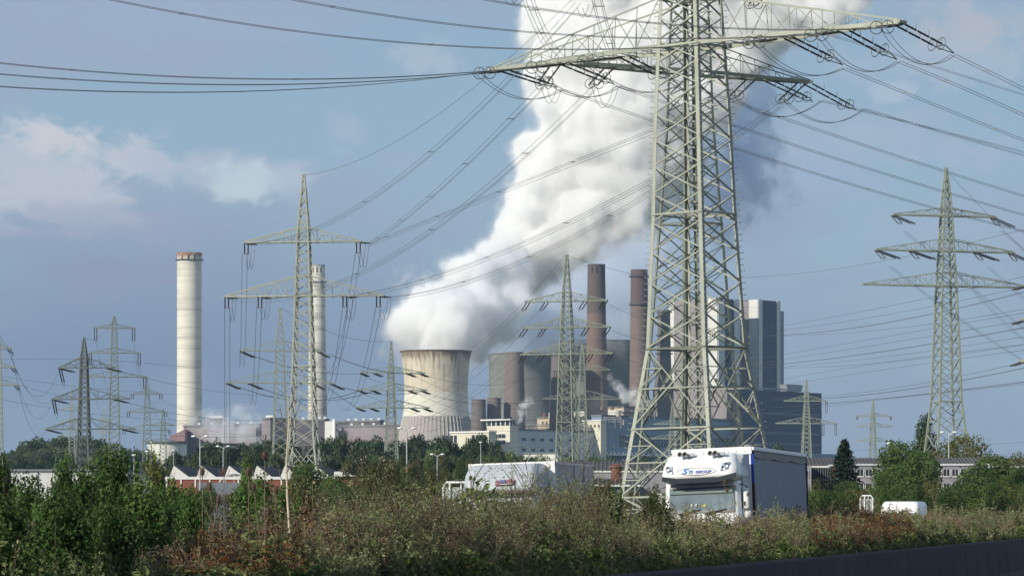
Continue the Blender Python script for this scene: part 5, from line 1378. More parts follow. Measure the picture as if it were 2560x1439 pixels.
# air deflector side fin
mb = MB(); mb.prism([(1.20, 0.9, 2.0), (1.22, 2.35, 2.0), (1.22, 2.35, 3.85), (1.18, 1.3, 3.82), (1.20, 0.9, 3.3)], (0.03, 0, 0)); mb.build('side_fairing', m_paint2, rt)
mb = MB(); mb.prism([(-1.20, 0.9, 2.0), (-1.22, 2.35, 2.0), (-1.22, 2.35, 3.85), (-1.18, 1.3, 3.82), (-1.20, 0.9, 3.3)], (-0.03, 0, 0)); mb.build('side_fairing', m_paint, rt)
# sun visor: smoked, kinked blade under the brow
mb = MB()
for xa, xb, za, zb in ((-1.20, -0.78, 3.03, 2.94), (-0.78, 0.55, 2.94, 2.94), (0.55, 1.20, 2.94, 3.06)):
    mb.add([(xa, -0.34, za - 0.0), (xb, -0.34, zb), (xb, -0.25, zb + 0.17), (xa, -0.25, za + 0.15), (xa, -0.30, za), (xb, -0.30, zb), (xb, -0.21, zb + 0.17), (xa, -0.21, za + 0.15)],
           [(0, 1, 2, 3), (4, 7, 6, 5), (0, 4, 5, 1), (3, 2, 6, 7), (0, 3, 7, 4), (1, 5, 6, 2)])
mb.build('sun_visor', mat('smoked_visor', (0.025, 0.028, 0.03), 0.12, spec=0.8), rt)
mb = MB(); mb.prism([(-1.0, -0.05, 2.78), (1.05, -0.05, 2.82), (1.05, 0.05, 2.95), (-1.0, 0.05, 2.92)], (0, 0.05, 0)); mb.build('visor_shadow_panel', mat('visor_shade_grey', (0.42, 0.42, 0.41), 0.4), rt)  # grey panel painted in as the visor's shade above the windscreen
# windscreen
mb = MB(); mb.prism([(-1.06, 0.005, 1.98), (1.06, 0.005, 1.98), (1.04, 0.125, 2.80), (-1.04, 0.125, 2.80)], (0, 0.03, 0)); ws = mb.build('windscreen', m_wglass, rt)
mb = MB(); mb.beam((-1.02, 0.06, 2.66), (1.0, 0.06, 2.66), 0.03, 0.12); mb.build('tint_band', mat('tint', (0.2, 0.26, 0.26), 0.3), ws)
mb = MB()
for x in (-0.35, -0.2): mb.box(x, x + 0.05, 0.0, 0.02, 2.2, 2.28)
mb.build('permit_card', m_wt, ws)
mb = MB(); mb.box(0.0, 0.14, 0.01, 0.03, 2.17, 2.25); mb.build('sticker', mat('sticker_yellow', (0.55, 0.50, 0.15), 0.6), ws)
mb = MB(); mb.box(-1.02, 1.02, 0.0, 0.03, 1.99, 2.07); mb.build('dashboard_edge', mat('dash_grey', (0.3, 0.31, 0.31), 0.6), ws)
for xa, xb in ((-0.75, -0.05), (0.1, 0.8)):
    mb = MB(); mb.beam((xa, -0.03, 1.96), (xb, -0.02, 2.08), 0.03); mb.beam((xa, -0.05, 1.93), (xa + 0.3, -0.03, 2.0), 0.04); mb.build('wiper', m_blk, rt)
# grille, bumper, headlamps
mb = MB(); mb.box(-1.0, 1.0, -0.045, -0.005, 1.0, 1.42); mb.build('grille', m_blk, rt)
mb = MB()
for i in range(5): mb.box(-0.98, 0.98, -0.07, -0.048, 1.04 + i * 0.08, 1.065 + i * 0.08)
mb.build('grille_bar', m_paint2, rt)
mb = MB(); mb.box(-1.24, 1.24, -0.10, 0.1, 0.38, 0.86); bevel(mb.build('bumper', m_paint, rt), 0.05)
for sx in (-1, 1):
    mb = MB(); mb.prism([(sx * 0.72, -0.115, 0.62), (sx * 1.16, -0.115, 0.66), (sx * 1.18, -0.115, 0.82), (sx * 0.76, -0.115, 0.80)], (0, 0.03, 0)); mb.build('headlight', m_lens, rt)
# roof lamps in the brow
def brow_lamp(x0, sx):
    # a swept quadrilateral on the brow surface
    f = lambda x, z: -0.255 + (z - 3.2) * 0.42 - 0.035 + max(0, abs(x) - 0.88) ** 2 * 1.3
    q = [(x0 - 0.14 * sx, 3.30), (x0 + 0.10 * sx, 3.36), (x0 + 0.14 * sx, 3.58), (x0 - 0.09 * sx, 3.54)] if sx > 0 else [(x0 + 0.13, 3.25), (x0 - 0.10, 3.30), (x0 - 0.08, 3.52), (x0 + 0.09, 3.50)]
    mb = MB(); mb.prism([(x, f(x, z) - 0.01, z) for x, z in q], (0, 0.08, 0)); l = mb.build('roof_headlight', m_lens, rt)
    for (ax, az, rr) in ((x0 + 0.055 * sx, 3.49 - (0.06 if sx < 0 else 0), 0.05), (x0 - 0.04 * sx, 3.39 - (0.06 if sx < 0 else 0), 0.045)):
        mb = MB(); y = f(ax, az) - 0.02; mb.ring((ax, y, az), rr, 0.014, (0, 1, 0), 14, 5); mb.lathe([(0.001, 0), (rr * 0.6, 0.004)], 12)
        mb.v[-24:] = [(v[0] + ax, y - v[2], az + v[1]) for v in mb.v[-24:]]; mb.build('reflector', m_chrome, l)
brow_lamp(-0.97, -1); brow_lamp(0.82, 1)
# horns
for xc in (-0.62, -0.46, 0.36, 0.52):
    mb = MB(); mb.lathe([(0.02, 0.0), (0.03, 0.25), (0.075, 0.42), (0.08, 0.43), (0.04, 0.425), (0.02, 0.3)], 14)
    mb.v = [(v[0] + xc, 0.42 - v[2] - 0.1, v[1] + 3.87) for v in mb.v]; mb.build('air_horn', mat('horn_metal', (0.16, 0.15, 0.14), 0.35, 0.7), rt)
mb = MB(); mb.box(-0.42, -0.2, -0.0, 0.15, 3.80, 3.9); mb.box(0.56, 0.8, 0.0, 0.15, 3.80, 3.9); mb.build('beacon_bracket', mat('bracket_grey', (0.45, 0.47, 0.5), 0.4), rt)
# mirrors and door seam on the visible side
mb = MB(); mb.box(1.32, 1.5, 0.25, 0.42, 2.05, 2.72); bevel(mb.build('mirror', m_wt, rt), 0.06, 3)
mb = MB(); mb.box(1.34, 1.55, 0.2, 0.4, 1.75, 2.0); bevel(mb.build('mirror', m_wt, rt), 0.06, 3)
mb = MB(); mb.tube([(1.2, 0.3, 2.85), (1.42, 0.33, 2.8), (1.42, 0.33, 1.85), (1.22, 0.3, 1.8)], 0.02, 6); mb.build('mirror_arm', m_blk, rt)
mb = MB(); mb.box(-1.52, -1.33, 0.25, 0.42, 1.95, 2.7); bevel(mb.build('mirror', m_wt, rt), 0.06, 3)
mb = MB(); mb.tube([(-1.2, 0.3, 2.85), (-1.42, 0.33, 2.8), (-1.42, 0.33, 1.85), (-1.22, 0.3, 1.8)], 0.02, 6); mb.build('mirror_arm', m_blk, rt)
mb = MB()
for a, b in (((1.25, 0.5, 1.0), (1.225, 0.5, 2.9)), ((1.25, 1.55, 1.0), (1.225, 1.55, 2.9)), ((1.225, 0.5, 2.9), (1.225, 1.55, 2.9))): mb.beam(a, b, 0.015)
dr = mb.build('door_seam', m_blk, rt)
mb = MB(); mb.prism([(1.243, 0.55, 2.1), (1.243, 1.4, 2.1), (1.225, 1.4, 2.75), (1.225, 0.75, 2.75)], (0.012, 0, 0)); mb.build('side_window', m_wglass, rt)
# lettering
m_bl = mat('lettering_blue', (0.05, 0.21, 0.52), 0.4, var=0.05)
m_bl2 = mat('lettering_violet', (0.13, 0.16, 0.42), 0.4, var=0.05)
m_ov = mat('lettering_grey', (0.36, 0.33, 0.32), 0.5, var=0.05)
# the brow's front leans back: text plane follows it
zt0 = 3.25; lean = math.atan(0.42)
def yface(z): return -0.245 + (z - 3.2) * 0.42 - 0.03
tr = (rad(90) - lean, 0, 0)
text_part('lettering', "S", 0.25, m_bl, rt, (-0.56, yface(3.245), 3.245), tr, 0.35, sx=1.3, off=0.010)
text_part('lettering', "Ti", 0.155, m_bl, rt, (-0.37, yface(3.245), 3.245), tr, 0.3, sx=1.15, off=0.007)
text_part('lettering', "GROUP", 0.13, m_bl2, rt, (-0.14, yface(3.25), 3.25), tr, 0.3, sx=1.16, off=0.005)
mb = MB(); pts = []
for i in range(41):
    a = 2 * math.pi * i / 40; x = -0.09 + 0.62 * math.cos(a); z = 3.31 + 0.115 * math.sin(a); pts.append((x, yface(z) + max(0, abs(x) - 0.7) ** 2 * 0.5, z))
mb.tube(pts, 0.009, 4, cap=False); mb.build('lettering_oval', m_ov, rt)
# trailer
y0, y1 = 2.55, 16.0
mb = MB(); mb.box(-1.27, 1.27, y0, y1, 1.15, 4.0); mb.build('trailer_body', m_paint, rt)
m_curt = concrete('slate_curtain', (0.215, 0.235, 0.30), (0.10, 0.12, 0.19), None, bands=0.05, streaks=0.5, patch=0.3, rough=0.5)
mb = MB(); ny = 48; vs = []; rnd = random.Random(4)
for j in range(9):
    for i in range(ny + 1):
        y = y0 + 0.22 + (y1 - y0 - 0.34) * i / ny
        vs.append((1.335 + 0.007 * math.sin(i * 1.3) * (0.3 + j / 9) + 0.02 * noise.noise(Vector((y * 0.8, j * 0.4, 0))), y, 1.0 + (3.72 - 1.0) * j / 8))
mb.add(vs, [(j * (ny + 1) + i, j * (ny + 1) + i + 1, (j + 1) * (ny + 1) + i + 1, (j + 1) * (ny + 1) + i) for j in range(8) for i in range(ny)])
mb.build('curtain', m_curt, rt, smooth=True)
mb = MB(); vs = []
for i in range(25):
    y = y0 + 0.2 + (y1 - y0 - 0.2) * i / 24; sag = 0.05 * math.sin(math.pi * (i % 8) / 8)
    vs += [(1.345, y, 3.98), (1.37, y, 3.76 - sag)]
mb.add(vs, [(2 * i, 2 * i + 2, 2 * i + 3, 2 * i + 1) for i in range(24)]); mb.build('roof_valance', mat('valance_grey', (0.22, 0.21, 0.2), 0.6), rt)
mb = MB(); mb.box(1.2, 1.385, y0 - 0.01, y1, 3.98, 4.09); mb.box(-1.34, -1.2, y0, y1, 3.98, 4.09); mb.box(-1.31, 1.31, y0 - 0.03, y0 + 0.12, 3.86, 4.1); mb.box(-1.19, 1.19, y0 + 0.13, y1, 4.0, 4.05); mb.build('roof_rail', m_paint, rt)
mb = MB()
for i in range(30): mb.box(1.386, 1.396, y0 + 0.4 + i * 0.45, y0 + 0.44 + i * 0.45, 4.0, 4.04)
for i in range(9): mb.box(-1.1 + i * 0.27, -1.06 + i * 0.27, y0 - 0.04, y0 - 0.031, 3.93, 3.96)
mb.build('rivet', m_ov, rt)
mb = MB(); mb.box(1.272, 1.36, y0, y0 + 0.21, 2.9, 3.86); mb.build('corner_band', mat('royal_blue', (0.01, 0.035, 0.30), 0.4), rt)
mb = MB(); mb.box(1.272, 1.36, y0, y0 + 0.21, 1.0, 2.895); mb.build('corner_band', mat('dark_maroon', (0.045, 0.015, 0.02), 0.5), rt)
mb = MB(); mb.box(1.272, 1.38, y1 - 0.12, y1 + 0.02, 1.0, 3.97); mb.build('rear_post', mat('dark_maroon', (0.045, 0.015, 0.02), 0.5), rt)
mb = MB(); mb.box(-1.25, 1.25, y0 + 0.2, y1, 0.95, 1.14); mb.box(-0.5, 0.5, 0.5, y1, 0.6, 0.94); mb.build('chassis', m_blk, rt)
for y in (1.0, 4.4):
    for x in (-1.05, 1.05): wheel(x, y, 0.5, 0.32, rt)
for y in (11.2, 12.5, 13.8):
    for x in (-1.05, 1.05): wheel(x, y, 0.5, 0.36, rt)

# --- box truck on the far lane
rt = road_root('box_truck', 1253, 99.2, "pale grey box truck with a small red and blue plate, half behind dry weeds", 'truck', roll=-1.9)
rt.location = rt.location + Vector((0.0, 0, 0.03))
mb = MB()
loft(mb, [rrect(1.08, 0.0, 1.9, 0.4, 0.15), rrect(1.10, -0.02, 1.9, 1.3, 0.18), rrect(1.10, 0.05, 1.9, 1.75, 0.2), rrect(1.06, 0.3, 1.9, 2.32, 0.2), rrect(1.08, 0.30, 1.9, 2.62, 0.22)])
bevel(mb.build('cab', m_paint2, rt, smooth=True), 0.02)
mb = MB()
loft(mb, [rrect(1.12, 0.12, 1.9, 2.62, 0.22), rrect(1.12, 0.15, 1.9, 2.72, 0.24), rrect(1.08, 0.35, 1.9, 3.1, 0.26), rrect(1.0, 0.6, 1.9, 3.36, 0.26), rrect(0.95, 0.8, 1.9, 3.4, 0.26)])
mb.build('air_deflector', m_paint2, rt, smooth=True)
mb = MB(); mb.box(-1.13, 1.13, 0.09, 0.2, 2.56, 2.62); mb.build('dark_seam', mat('seam_brown', (0.1, 0.08, 0.08), 0.6), rt)
mb = MB(); mb.prism([(-0.92, 0.06, 1.72), (0.92, 0.06, 1.72), (0.9, 0.28, 2.28), (-0.9, 0.28, 2.28)], (0, 0.03, 0)); mb.build('windscreen', m_wglass, rt)
mb = MB(); mb.prism([(-0.12, 0.12, 2.79), (0.42, 0.12, 2.81), (0.44, 0.17, 2.95), (-0.1, 0.17, 2.93)], (0, 0.04, 0)); pl = mb.build('name_plate', mat('plate_red', (0.20, 0.08, 0.10), 0.4), rt)
mb = MB(); mb.prism([(0.05, 0.10, 2.86), (0.22, 0.10, 2.86), (0.18, 0.14, 2.93), (0.0, 0.14, 2.93)], (0, 0.03, 0)); mb.build('emblem', mat('plate_blue', (0.07, 0.12, 0.30), 0.4), pl)
mb = MB(); mb.prism([(0.02, 0.105, 2.80), (0.36, 0.105, 2.81), (0.38, 0.12, 2.84), (0.04, 0.12, 2.83)], (0, 0.02, 0)); mb.build('stripe', mat('plate_pale', (0.5, 0.4, 0.42), 0.4), pl)
mb = MB(); mb.box(-1.0, 1.0, -0.06, 0.0, 0.9, 1.35); mb.build('grille', m_blk, rt)
mb = MB(); mb.box(-1.12, 1.12, -0.12, 0.1, 0.35, 0.8); bevel(mb.build('bumper', m_paint, rt), 0.05)
for sx in (-1, 1):
    mb = MB(); mb.box(sx * 0.86 - 0.16, sx * 0.86 + 0.16, -0.13, -0.1, 0.95, 1.2); mb.build('headlight', m_lens, rt)
mb = MB(); mb.box(1.2, 1.36, 0.2, 0.34, 1.75, 2.35); bevel(mb.build('mirror', m_blk, rt), 0.04)
mb = MB(); mb.box(-1.27, 1.27, 1.95, 8.0, 0.95, 3.42); mb.build('cargo_box', mat('cargo_grey', (0.20, 0.235, 0.28), 0.45, var=0.25, scale=0.5, stretch=(1, 0.4, 1.2)), rt)
mb = MB()
mb.box(-1.29, 1.29, 1.9, 1.98, 0.9, 3.47); mb.build('front_bulkhead', m_paint, rt)
mb = MB(); mb.box(1.275, 1.30, 1.99, 2.12, 0.9, 3.43); mb.box(1.275, 1.295, 4.9, 4.98, 0.9, 3.43); mb.box(1.275, 1.295, 6.4, 6.45, 0.9, 3.43); mb.box(1.275, 1.30, 1.98, 8.0, 3.38, 3.44); mb.build('edge_trim', mat('trim_blue_grey', (0.33, 0.37, 0.42), 0.4), rt)
mb = MB(); mb.box(-0.9, 0.9, 1.2, 1.94, 2.62, 3.3); mb.build('dark_gap', m_blk, rt)
mb = MB(); mb.box(-0.5, 0.5, 0.5, 7.9, 0.6, 0.94); mb.build('chassis', m_blk, rt)
for y in (0.9, 6.2):
    for x in (-0.95, 0.95): wheel(x, y, 0.46, 0.3, rt)

# --- white van
rt = road_root('van', 2243, 170.5, "white van whose rounded roof shows above the weeds near the office pylon", 'van')
mb = MB()
loft(mb, [rrect(0.98, 0.0, 5.6, 0.4, 0.2), rrect(1.0, -0.05, 5.6, 1.0, 0.22), rrect(1.0, 0.3, 5.6, 1.35, 0.2), rrect(0.98, 0.9, 5.6, 1.9, 0.2), rrect(0.95, 1.15, 5.6, 2.25, 0.25), rrect(0.92, 1.35, 5.6, 2.5, 0.25), rrect(0.84, 1.6, 5.6, 2.66, 0.22), rrect(0.74, 1.75, 5.55, 2.69, 0.2)])
mb.build('body', m_paint, rt, smooth=True)
mb = MB(); mb.prism([(-0.86, 0.38, 1.4), (0.86, 0.38, 1.4), (0.82, 1.0, 2.1), (-0.82, 1.0, 2.1)], (0, -0.04, 0.03)); mb.build('windscreen', m_wglass, rt)
mb = MB(); mb.prism([(0.995, 0.6, 1.4), (0.995, 1.9, 1.4), (0.97, 1.9, 1.95), (0.985, 1.1, 1.95)], (0.02, 0, 0)); mb.build('side_window', m_wglass, rt)
mb = MB(); mb.box(-0.9, 0.9, -0.12, -0.02, 0.45, 0.75); mb.build('bumper', m_blk, rt)
for sx in (-1, 1):
    mb = MB(); mb.box(sx * 0.78 - 0.14, sx * 0.78 + 0.14, -0.1, 0.0, 0.85, 1.05); mb.build('headlight', m_lens, rt)
for y in (0.9, 4.5):
    for x in (-0.85, 0.85): wheel(x, y, 0.35, 0.24, rt)

# --- tubular racks carried along the far carriageway
def rack(px, d, w, zt, label):
    rt = road_root('transport_rack', px, d, label, 'rack', group='tube-framed panels on the far carriageway')
    mb = MB(); mb.box(-w, w, 0.02, 0.06, 0.3, zt - 0.15); mb.build('panel', mat('panel_grey', (0.36, 0.39, 0.38), 0.5, var=0.1, scale=3), rt)
    mb = MB(); mb.tube([(-w - 0.03, 0, 0), (-w - 0.03, 0, zt - 0.12), (-w + 0.06, 0, zt), (w - 0.06, 0, zt), (w + 0.03, 0, zt - 0.12), (w + 0.03, 0, 0)], 0.035, 8)
    mb.tube([(-w + 0.18, -0.02, 0), (-w + 0.18, -0.02, zt - 0.03)], 0.03, 6); mb.tube([(w - 0.18, -0.02, 0), (w - 0.18, -0.02, zt - 0.03)], 0.02, 6)
    mb.beam((-w + 0.18, -0.03, 0.9), (w - 0.18, -0.03, zt - 0.5), 0.03); mb.beam((-w, -0.02, 0.8), (w, -0.02, 0.8), 0.05)
    mb.build('tube_frame', m_paint, rt)
    mb = MB(); mb.box(-w - 0.5, w + 0.9, -0.5, 0.8, 0.0, 0.12); mb.build('base', mat('rack_base', (0.2, 0.2, 0.2), 0.6), rt)
rack(1139, 107, 0.36, 2.98, "grey panel in a bent white tube frame left of the box truck")
rack(2166.5, 165, 0.27, 2.93, "narrow grey panel in a white tube frame left of the van")
# ---------------------------------------------------------------- vegetation
rng = np.random.default_rng(11)
def leaf_mat(name, c1, c2, c3=None, scale=0.35, rough=0.75, var=0.18, trans=0.25):
    m = bpy.data.materials.new(name); m.use_nodes = True
    t = m.node_tree; b = t.nodes['Principled BSDF']; b.inputs['Roughness'].default_value = rough; b.inputs['Specular IOR Level'].default_value = 0.18
    nd = t.nodes.new; lk = t.links.new
    tcn = nd('ShaderNodeTexCoord'); oi = nd('ShaderNodeObjectInfo')
    ad = nd('ShaderNodeVectorMath'); ad.operation = 'ADD'; lk(tcn.outputs['Object'], ad.inputs[0])
    sc = nd('ShaderNodeVectorMath'); sc.operation = 'SCALE'; lk(oi.outputs['Location'], sc.inputs[0]); sc.inputs['Scale'].default_value = 0.37; lk(sc.outputs[0], ad.inputs[1])
    def nz(s, det=4):
        n = nd('ShaderNodeTexNoise'); n.inputs['Scale'].default_value = s; n.inputs['Detail'].default_value = det; lk(ad.outputs[0], n.inputs['Vector']); return n.outputs['Fac']
    def rg(v, lo, hi):
        n = nd('ShaderNodeMapRange'); lk(v, n.inputs[0]); n.inputs[1].default_value = lo; n.inputs[2].default_value = hi; return n.outputs[0]
    def mx(f, a, c):
        n = nd('ShaderNodeMix'); n.data_type = 'RGBA'; lk(f, n.inputs[0])
        for i, v in ((6, a), (7, c)):
            if isinstance(v, tuple): n.inputs[i].default_value = (*v, 1)
            else: lk(v, n.inputs[i])
        return n.outputs[2]
    col = mx(rg(nz(scale), 0.4, 0.6), c1, c2)
    if c3: col = mx(rg(nz(scale * 0.6 + 0.1, 3), 0.52, 0.64), col, c3)
    hs = nd('ShaderNodeHueSaturation'); lk(col, hs.inputs['Color'])
    r1 = nd('ShaderNodeMapRange'); lk(oi.outputs['Random'], r1.inputs[0]); r1.inputs[3].default_value = 1 - var; r1.inputs[4].default_value = 1 + var; 
    fine = rg(nz(scale * 12, 2), 0.3, 0.7); f2 = nd('ShaderNodeMath'); f2.operation = 'MULTIPLY_ADD'; lk(fine, f2.inputs[0]); f2.inputs[1].default_value = 0.7; f2.inputs[2].default_value = 0.65
    ml = nd('ShaderNodeMath'); ml.operation = 'MULTIPLY'; lk(r1.outputs[0], ml.inputs[0]); lk(f2.outputs[0], ml.inputs[1]); lk(ml.outputs[0], hs.inputs['Value'])
    lk(hs.outputs[0], b.inputs['Base Color'])
    tr = nd('ShaderNodeBsdfTranslucent'); lk(hs.outputs[0], tr.inputs['Color']); ms = nd('ShaderNodeMixShader'); ms.inputs[0].default_value = trans
    lk(b.outputs[0], ms.inputs[1]); lk(tr.outputs[0], ms.inputs[2]); lk(ms.outputs[0], t.nodes['Material Output'].inputs['Surface'])
    return m
m_bark = mat('bark', (0.10, 0.08, 0.06), 0.9, var=0.3, scale=3, bump=0.4)
m_fol_far = leaf_mat('far_foliage', (0.028, 0.052, 0.024), (0.050, 0.078, 0.030), scale=0.12, var=0.25, trans=0.1)
m_fol_hill = leaf_mat('hill_foliage', (0.050, 0.080, 0.028), (0.085, 0.115, 0.045), (0.09, 0.115, 0.075), scale=0.06, var=0.25, trans=0.1)
m_fol_mid = leaf_mat('mid_foliage', (0.052, 0.098, 0.024), (0.10, 0.15, 0.04), scale=0.3, var=0.2)
m_fol_yel = leaf_mat('yellowish_foliage', (0.085, 0.105, 0.025), (0.15, 0.155, 0.05), (0.11, 0.10, 0.04), scale=0.4, var=0.1)
m_fol_olive = leaf_mat('olive_foliage', (0.07, 0.075, 0.03), (0.11, 0.105, 0.045), (0.045, 0.07, 0.02), scale=0.5, var=0.15)
m_fol_near = leaf_mat('near_foliage', (0.062, 0.118, 0.028), (0.115, 0.185, 0.05), (0.045, 0.088, 0.022), scale=0.8, var=0.18, trans=0.3)
m_fol_fir = leaf_mat('fir_foliage', (0.018, 0.036, 0.022), (0.03, 0.055, 0.03), scale=0.8, var=0.1, trans=0.05)

def quads(P_, N_, size, asp=0.6, jit=0.5, g=None):
    """leaf-shaped quads at points P_, facing roughly N_ ; numpy -> verts"""
    n = len(P_); g = g or rng
    N_ = N_ + g.normal(0, jit, (n, 3)); N_ /= np.linalg.norm(N_, axis=1)[:, None] + 1e-9
    r = g.normal(0, 1, (n, 3)); U = np.cross(N_, r); U /= np.linalg.norm(U, axis=1)[:, None] + 1e-9
    V = np.cross(N_, U)
    s = np.asarray(size) * g.uniform(0.6, 1.35, n); s = s[:, None]
    a = P_ - U * s * 0.5; c = P_ + U * s * 0.5; b = P_ + V * s * 0.5 * asp + U * s * 0.05; d = P_ - V * s * 0.5 * asp + U * s * 0.05
    return np.stack([a, b, c, d], 1).reshape(-1, 3)
def mesh_from_quads(name, vs, m, mats_idx=None):
    n = len(vs) // 4
    me = bpy.data.meshes.new(name)
    me.vertices.add(len(vs)); me.vertices.foreach_set('co', vs.astype(np.float32).ravel())
    me.loops.add(len(vs)); me.loops.foreach_set('vertex_index', np.arange(len(vs), dtype=np.int32))
    me.polygons.add(n); me.polygons.foreach_set('loop_start', np.arange(n, dtype=np.int32) * 4); me.polygons.foreach_set('loop_total', np.full(n, 4, dtype=np.int32))
    me.materials.append(m); me.update(calc_edges=True)
    return me
def crown_pts(blobs, n, fill=0.35, g=None):
    g = g or rng
    vol = np.array([b[3] * b[3] for b in blobs]); pr = vol / vol.sum(); k = g.choice(len(blobs), n, p=pr)
    B = np.array([[*b[:3], b[3], b[4] if len(b) > 4 else 1.0] for b in blobs])[k]
    u = g.normal(0, 1, (n, 3)); u /= np.linalg.norm(u, axis=1)[:, None]
    rr = 1 - fill * g.random(n) ** 1.5 + g.normal(0, 0.05, n)
    off = u * rr[:, None] * B[:, 3:4]; off[:, 2] *= B[:, 4]
    return B[:, :3] + off, u
def round_tree_blobs(h, w, seed, low=0.25, lobes=26):
    g = random.Random(seed); bl = []
    for i in range(lobes):
        t = g.random() ** 0.8; z = h * (low + (0.93 - low) * t); env = (1 - max(0.0, (t - 0.4) / 0.6) ** 2.4) ** 0.5 * (0.75 + 0.25 * min(1, t / 0.3))
        a = g.uniform(0, 6.283); r = w / 2 * env * g.uniform(0.35, 0.82)
        bl.append((r * math.cos(a), r * math.sin(a), z, w * g.uniform(0.12, 0.22), 0.85))
    bl.append((0, 0, h * 0.55, w * 0.26, 1.2))
    return bl
def trunk_mesh(h, r, seed, limbs=6, name='trunk', w=4):
    g = random.Random(seed); mb = MB()
    top = h * 0.75; pts = [(0, 0, -0.3), (0.02 * h * g.uniform(-1, 1), 0, h * 0.25), (0.03 * h * g.uniform(-1, 1), 0.02 * h, h * 0.5), (0, 0, top)]
    mb.tube(pts, [r, r * 0.8, r * 0.55, r * 0.2], 7)
    for i in range(limbs):
        z = h * g.uniform(0.25, 0.6); a = g.uniform(0, 6.283); l = w * g.uniform(0.25, 0.45)
        mb.tube([(0, 0, z), (l * 0.5 * math.cos(a), l * 0.5 * math.sin(a), z + l * 0.45), (l * math.cos(a), l * math.sin(a), z + l * 0.8)], [r * 0.4, r * 0.25, r * 0.08], 5)
    me = bpy.data.meshes.new(name); me.from_pydata(mb.v, [], mb.f); me.materials.append(m_bark); me.update()
    return me
PROTO = {}
def proto(kind, m, h, w, n, leaf, seed, lobes=26, low=0.25, blobs=None, fill=0.35, jit=0.5, limbs=6, tr=None):
    bl = blobs or round_tree_blobs(h, w, seed, low, lobes)
    p, u = crown_pts(bl, n, fill)
    p = p[p[:, 2] > 0.02]; u = u[:len(p)]
    me = mesh_from_quads('crown', quads(p, u, leaf, 0.7, jit), m)
    PROTO[kind] = (me, trunk_mesh(h, tr or h * 0.022, seed, limbs, w=w), float(np.percentile(p[:, 2], 99.7)), float(np.percentile(np.abs(p[:, 0]), 97)) * 2)
def plant(kind, px, ytop, wpx, d, label, group=None, name='tree', cat='tree', z0=0.0, rz=None, sink=0):
    me, tm, h, w = PROTO[kind]
    H_ = Z(ytop, d) - z0; W_ = wpx * d / F
    rt = root(name, (X(px, d), d, z0), label, cat, group, R_.uniform(0, 6.28) if rz is None else rz)
    rt.scale = (W_ / w, W_ / w, H_ / h)
    for nm, mm in (('trunk', tm), ('crown', me)):
        o = bpy.data.objects.new(nm, mm); COL.objects.link(o); o.parent = rt
    return rt
for i in range(5): proto('far%d' % i, m_fol_far, 18, 14, 5200, 0.75, 100 + i, lobes=30, low=0.12)
for i in range(4): proto('hill%d' % i, m_fol_hill, 14, 13, 3800, 0.8, 120 + i, lobes=28, low=0.08)
for i in range(3): proto('mid%d' % i, m_fol_mid, 8, 7, 9500, 0.24, 140 + i, lobes=30, low=0.1)
proto('yel', m_fol_yel, 8, 7, 7000, 0.22, 150, lobes=26, low=0.1)
for i in range(2): proto('olive%d' % i, m_fol_olive, 8, 6, 6500, 0.2, 153 + i, lobes=34, low=0.08, fill=0.8)
proto('big', m_fol_yel, 9, 11, 11000, 0.26, 160, lobes=46, low=0.1)
# slender poplar
bl = [(R_.uniform(-.5, .5), R_.uniform(-.5, .5), 1.5 + 13 * (i / 40), 1.5 * math.sin(math.pi * (0.12 + 0.8 * i / 40)) ** 0.7 * R_.uniform(0.7, 1.1), 1.5) for i in range(40)]
proto('poplar', m_fol_far, 15, 3.4, 7000, 0.3, 170, blobs=bl)
# spruce: whorls of drooping sprays
pts = []; nr = []
for i in range(26):
    f = i / 26; z = 0.8 + 10.6 * f; r = 2.9 * (1 - f) ** 0.85 * R_.uniform(0.85, 1.12) + 0.1
    for q in range(11):
        a = q / 11 * 6.283 + R_.random(); m_ = int(44 * (1 - f) + 14)
        rr = r * R_.uniform(0.8, 1.12); t = rng.random(m_)
        pts.append(np.stack([rr * t * math.cos(a) + rng.normal(0, .1, m_), rr * t * math.sin(a) + rng.normal(0, .1, m_), z + 0.25 * t - 0.5 * t ** 2 + rng.normal(0, .1, m_)], 1)); nr.append(np.tile([0, 0, 1.0], (m_, 1)))
p = np.concatenate(pts); u = np.concatenate(nr)
PROTO['spruce'] = (mesh_from_quads('crown', quads(p, u, 0.42, 0.45, 0.7), m_fol_fir), trunk_mesh(11.5, 0.22, 5, 0), 11.6, 6.0)

def side(px):
    for a, b, t in [(-200, 110, "left of the dark spired pylon"), (110, 250, "behind the dark spired pylon"), (250, 345, "under the slim tall pylon"), (345, 440, "around the storage tank"), (440, 560, "at the rusty-rimmed chimney's foot"), (560, 680, "under the steam and mauve coal building"),
                    (680, 820, "behind the large pylon with two crossarms"), (820, 960, "below the dark umber low building"), (960, 1090, "in front of the cooling tower's left half"), (1090, 1200, "in front of the cooling tower's right half"),
                    (1200, 1310, "before the cream tower building"), (1310, 1480, "beside the three-armed pylon's feet"), (1480, 1760, "behind the tallest pylon's legs"), (1760, 2010, "behind the white lorry"), (2010, 2200, "before the office building's left part"),
                    (2200, 2330, "left of the office pylon"), (2330, 2460, "behind the office pylon's legs"), (2460, 2900, "right of the office pylon")]:
        if a <= px < b: return t
    return "at the far side"
def row(specs, what, group, kinds, name='tree', z0f=None, cat='tree'):
    cnt = {}
    for i, (px, yt, w, d) in enumerate(sorted(specs)):
        t = side(px); k = cnt.get(t, 0); cnt[t] = k + 1
        z0 = z0f(px, d) if z0f else 0.0
        plant(kinds[i % len(kinds)], px, yt, w, d, "%s, %s from left %s" % (what, ORD[k], t), group, name=name, z0=z0, cat=cat)
g = random.Random(21)
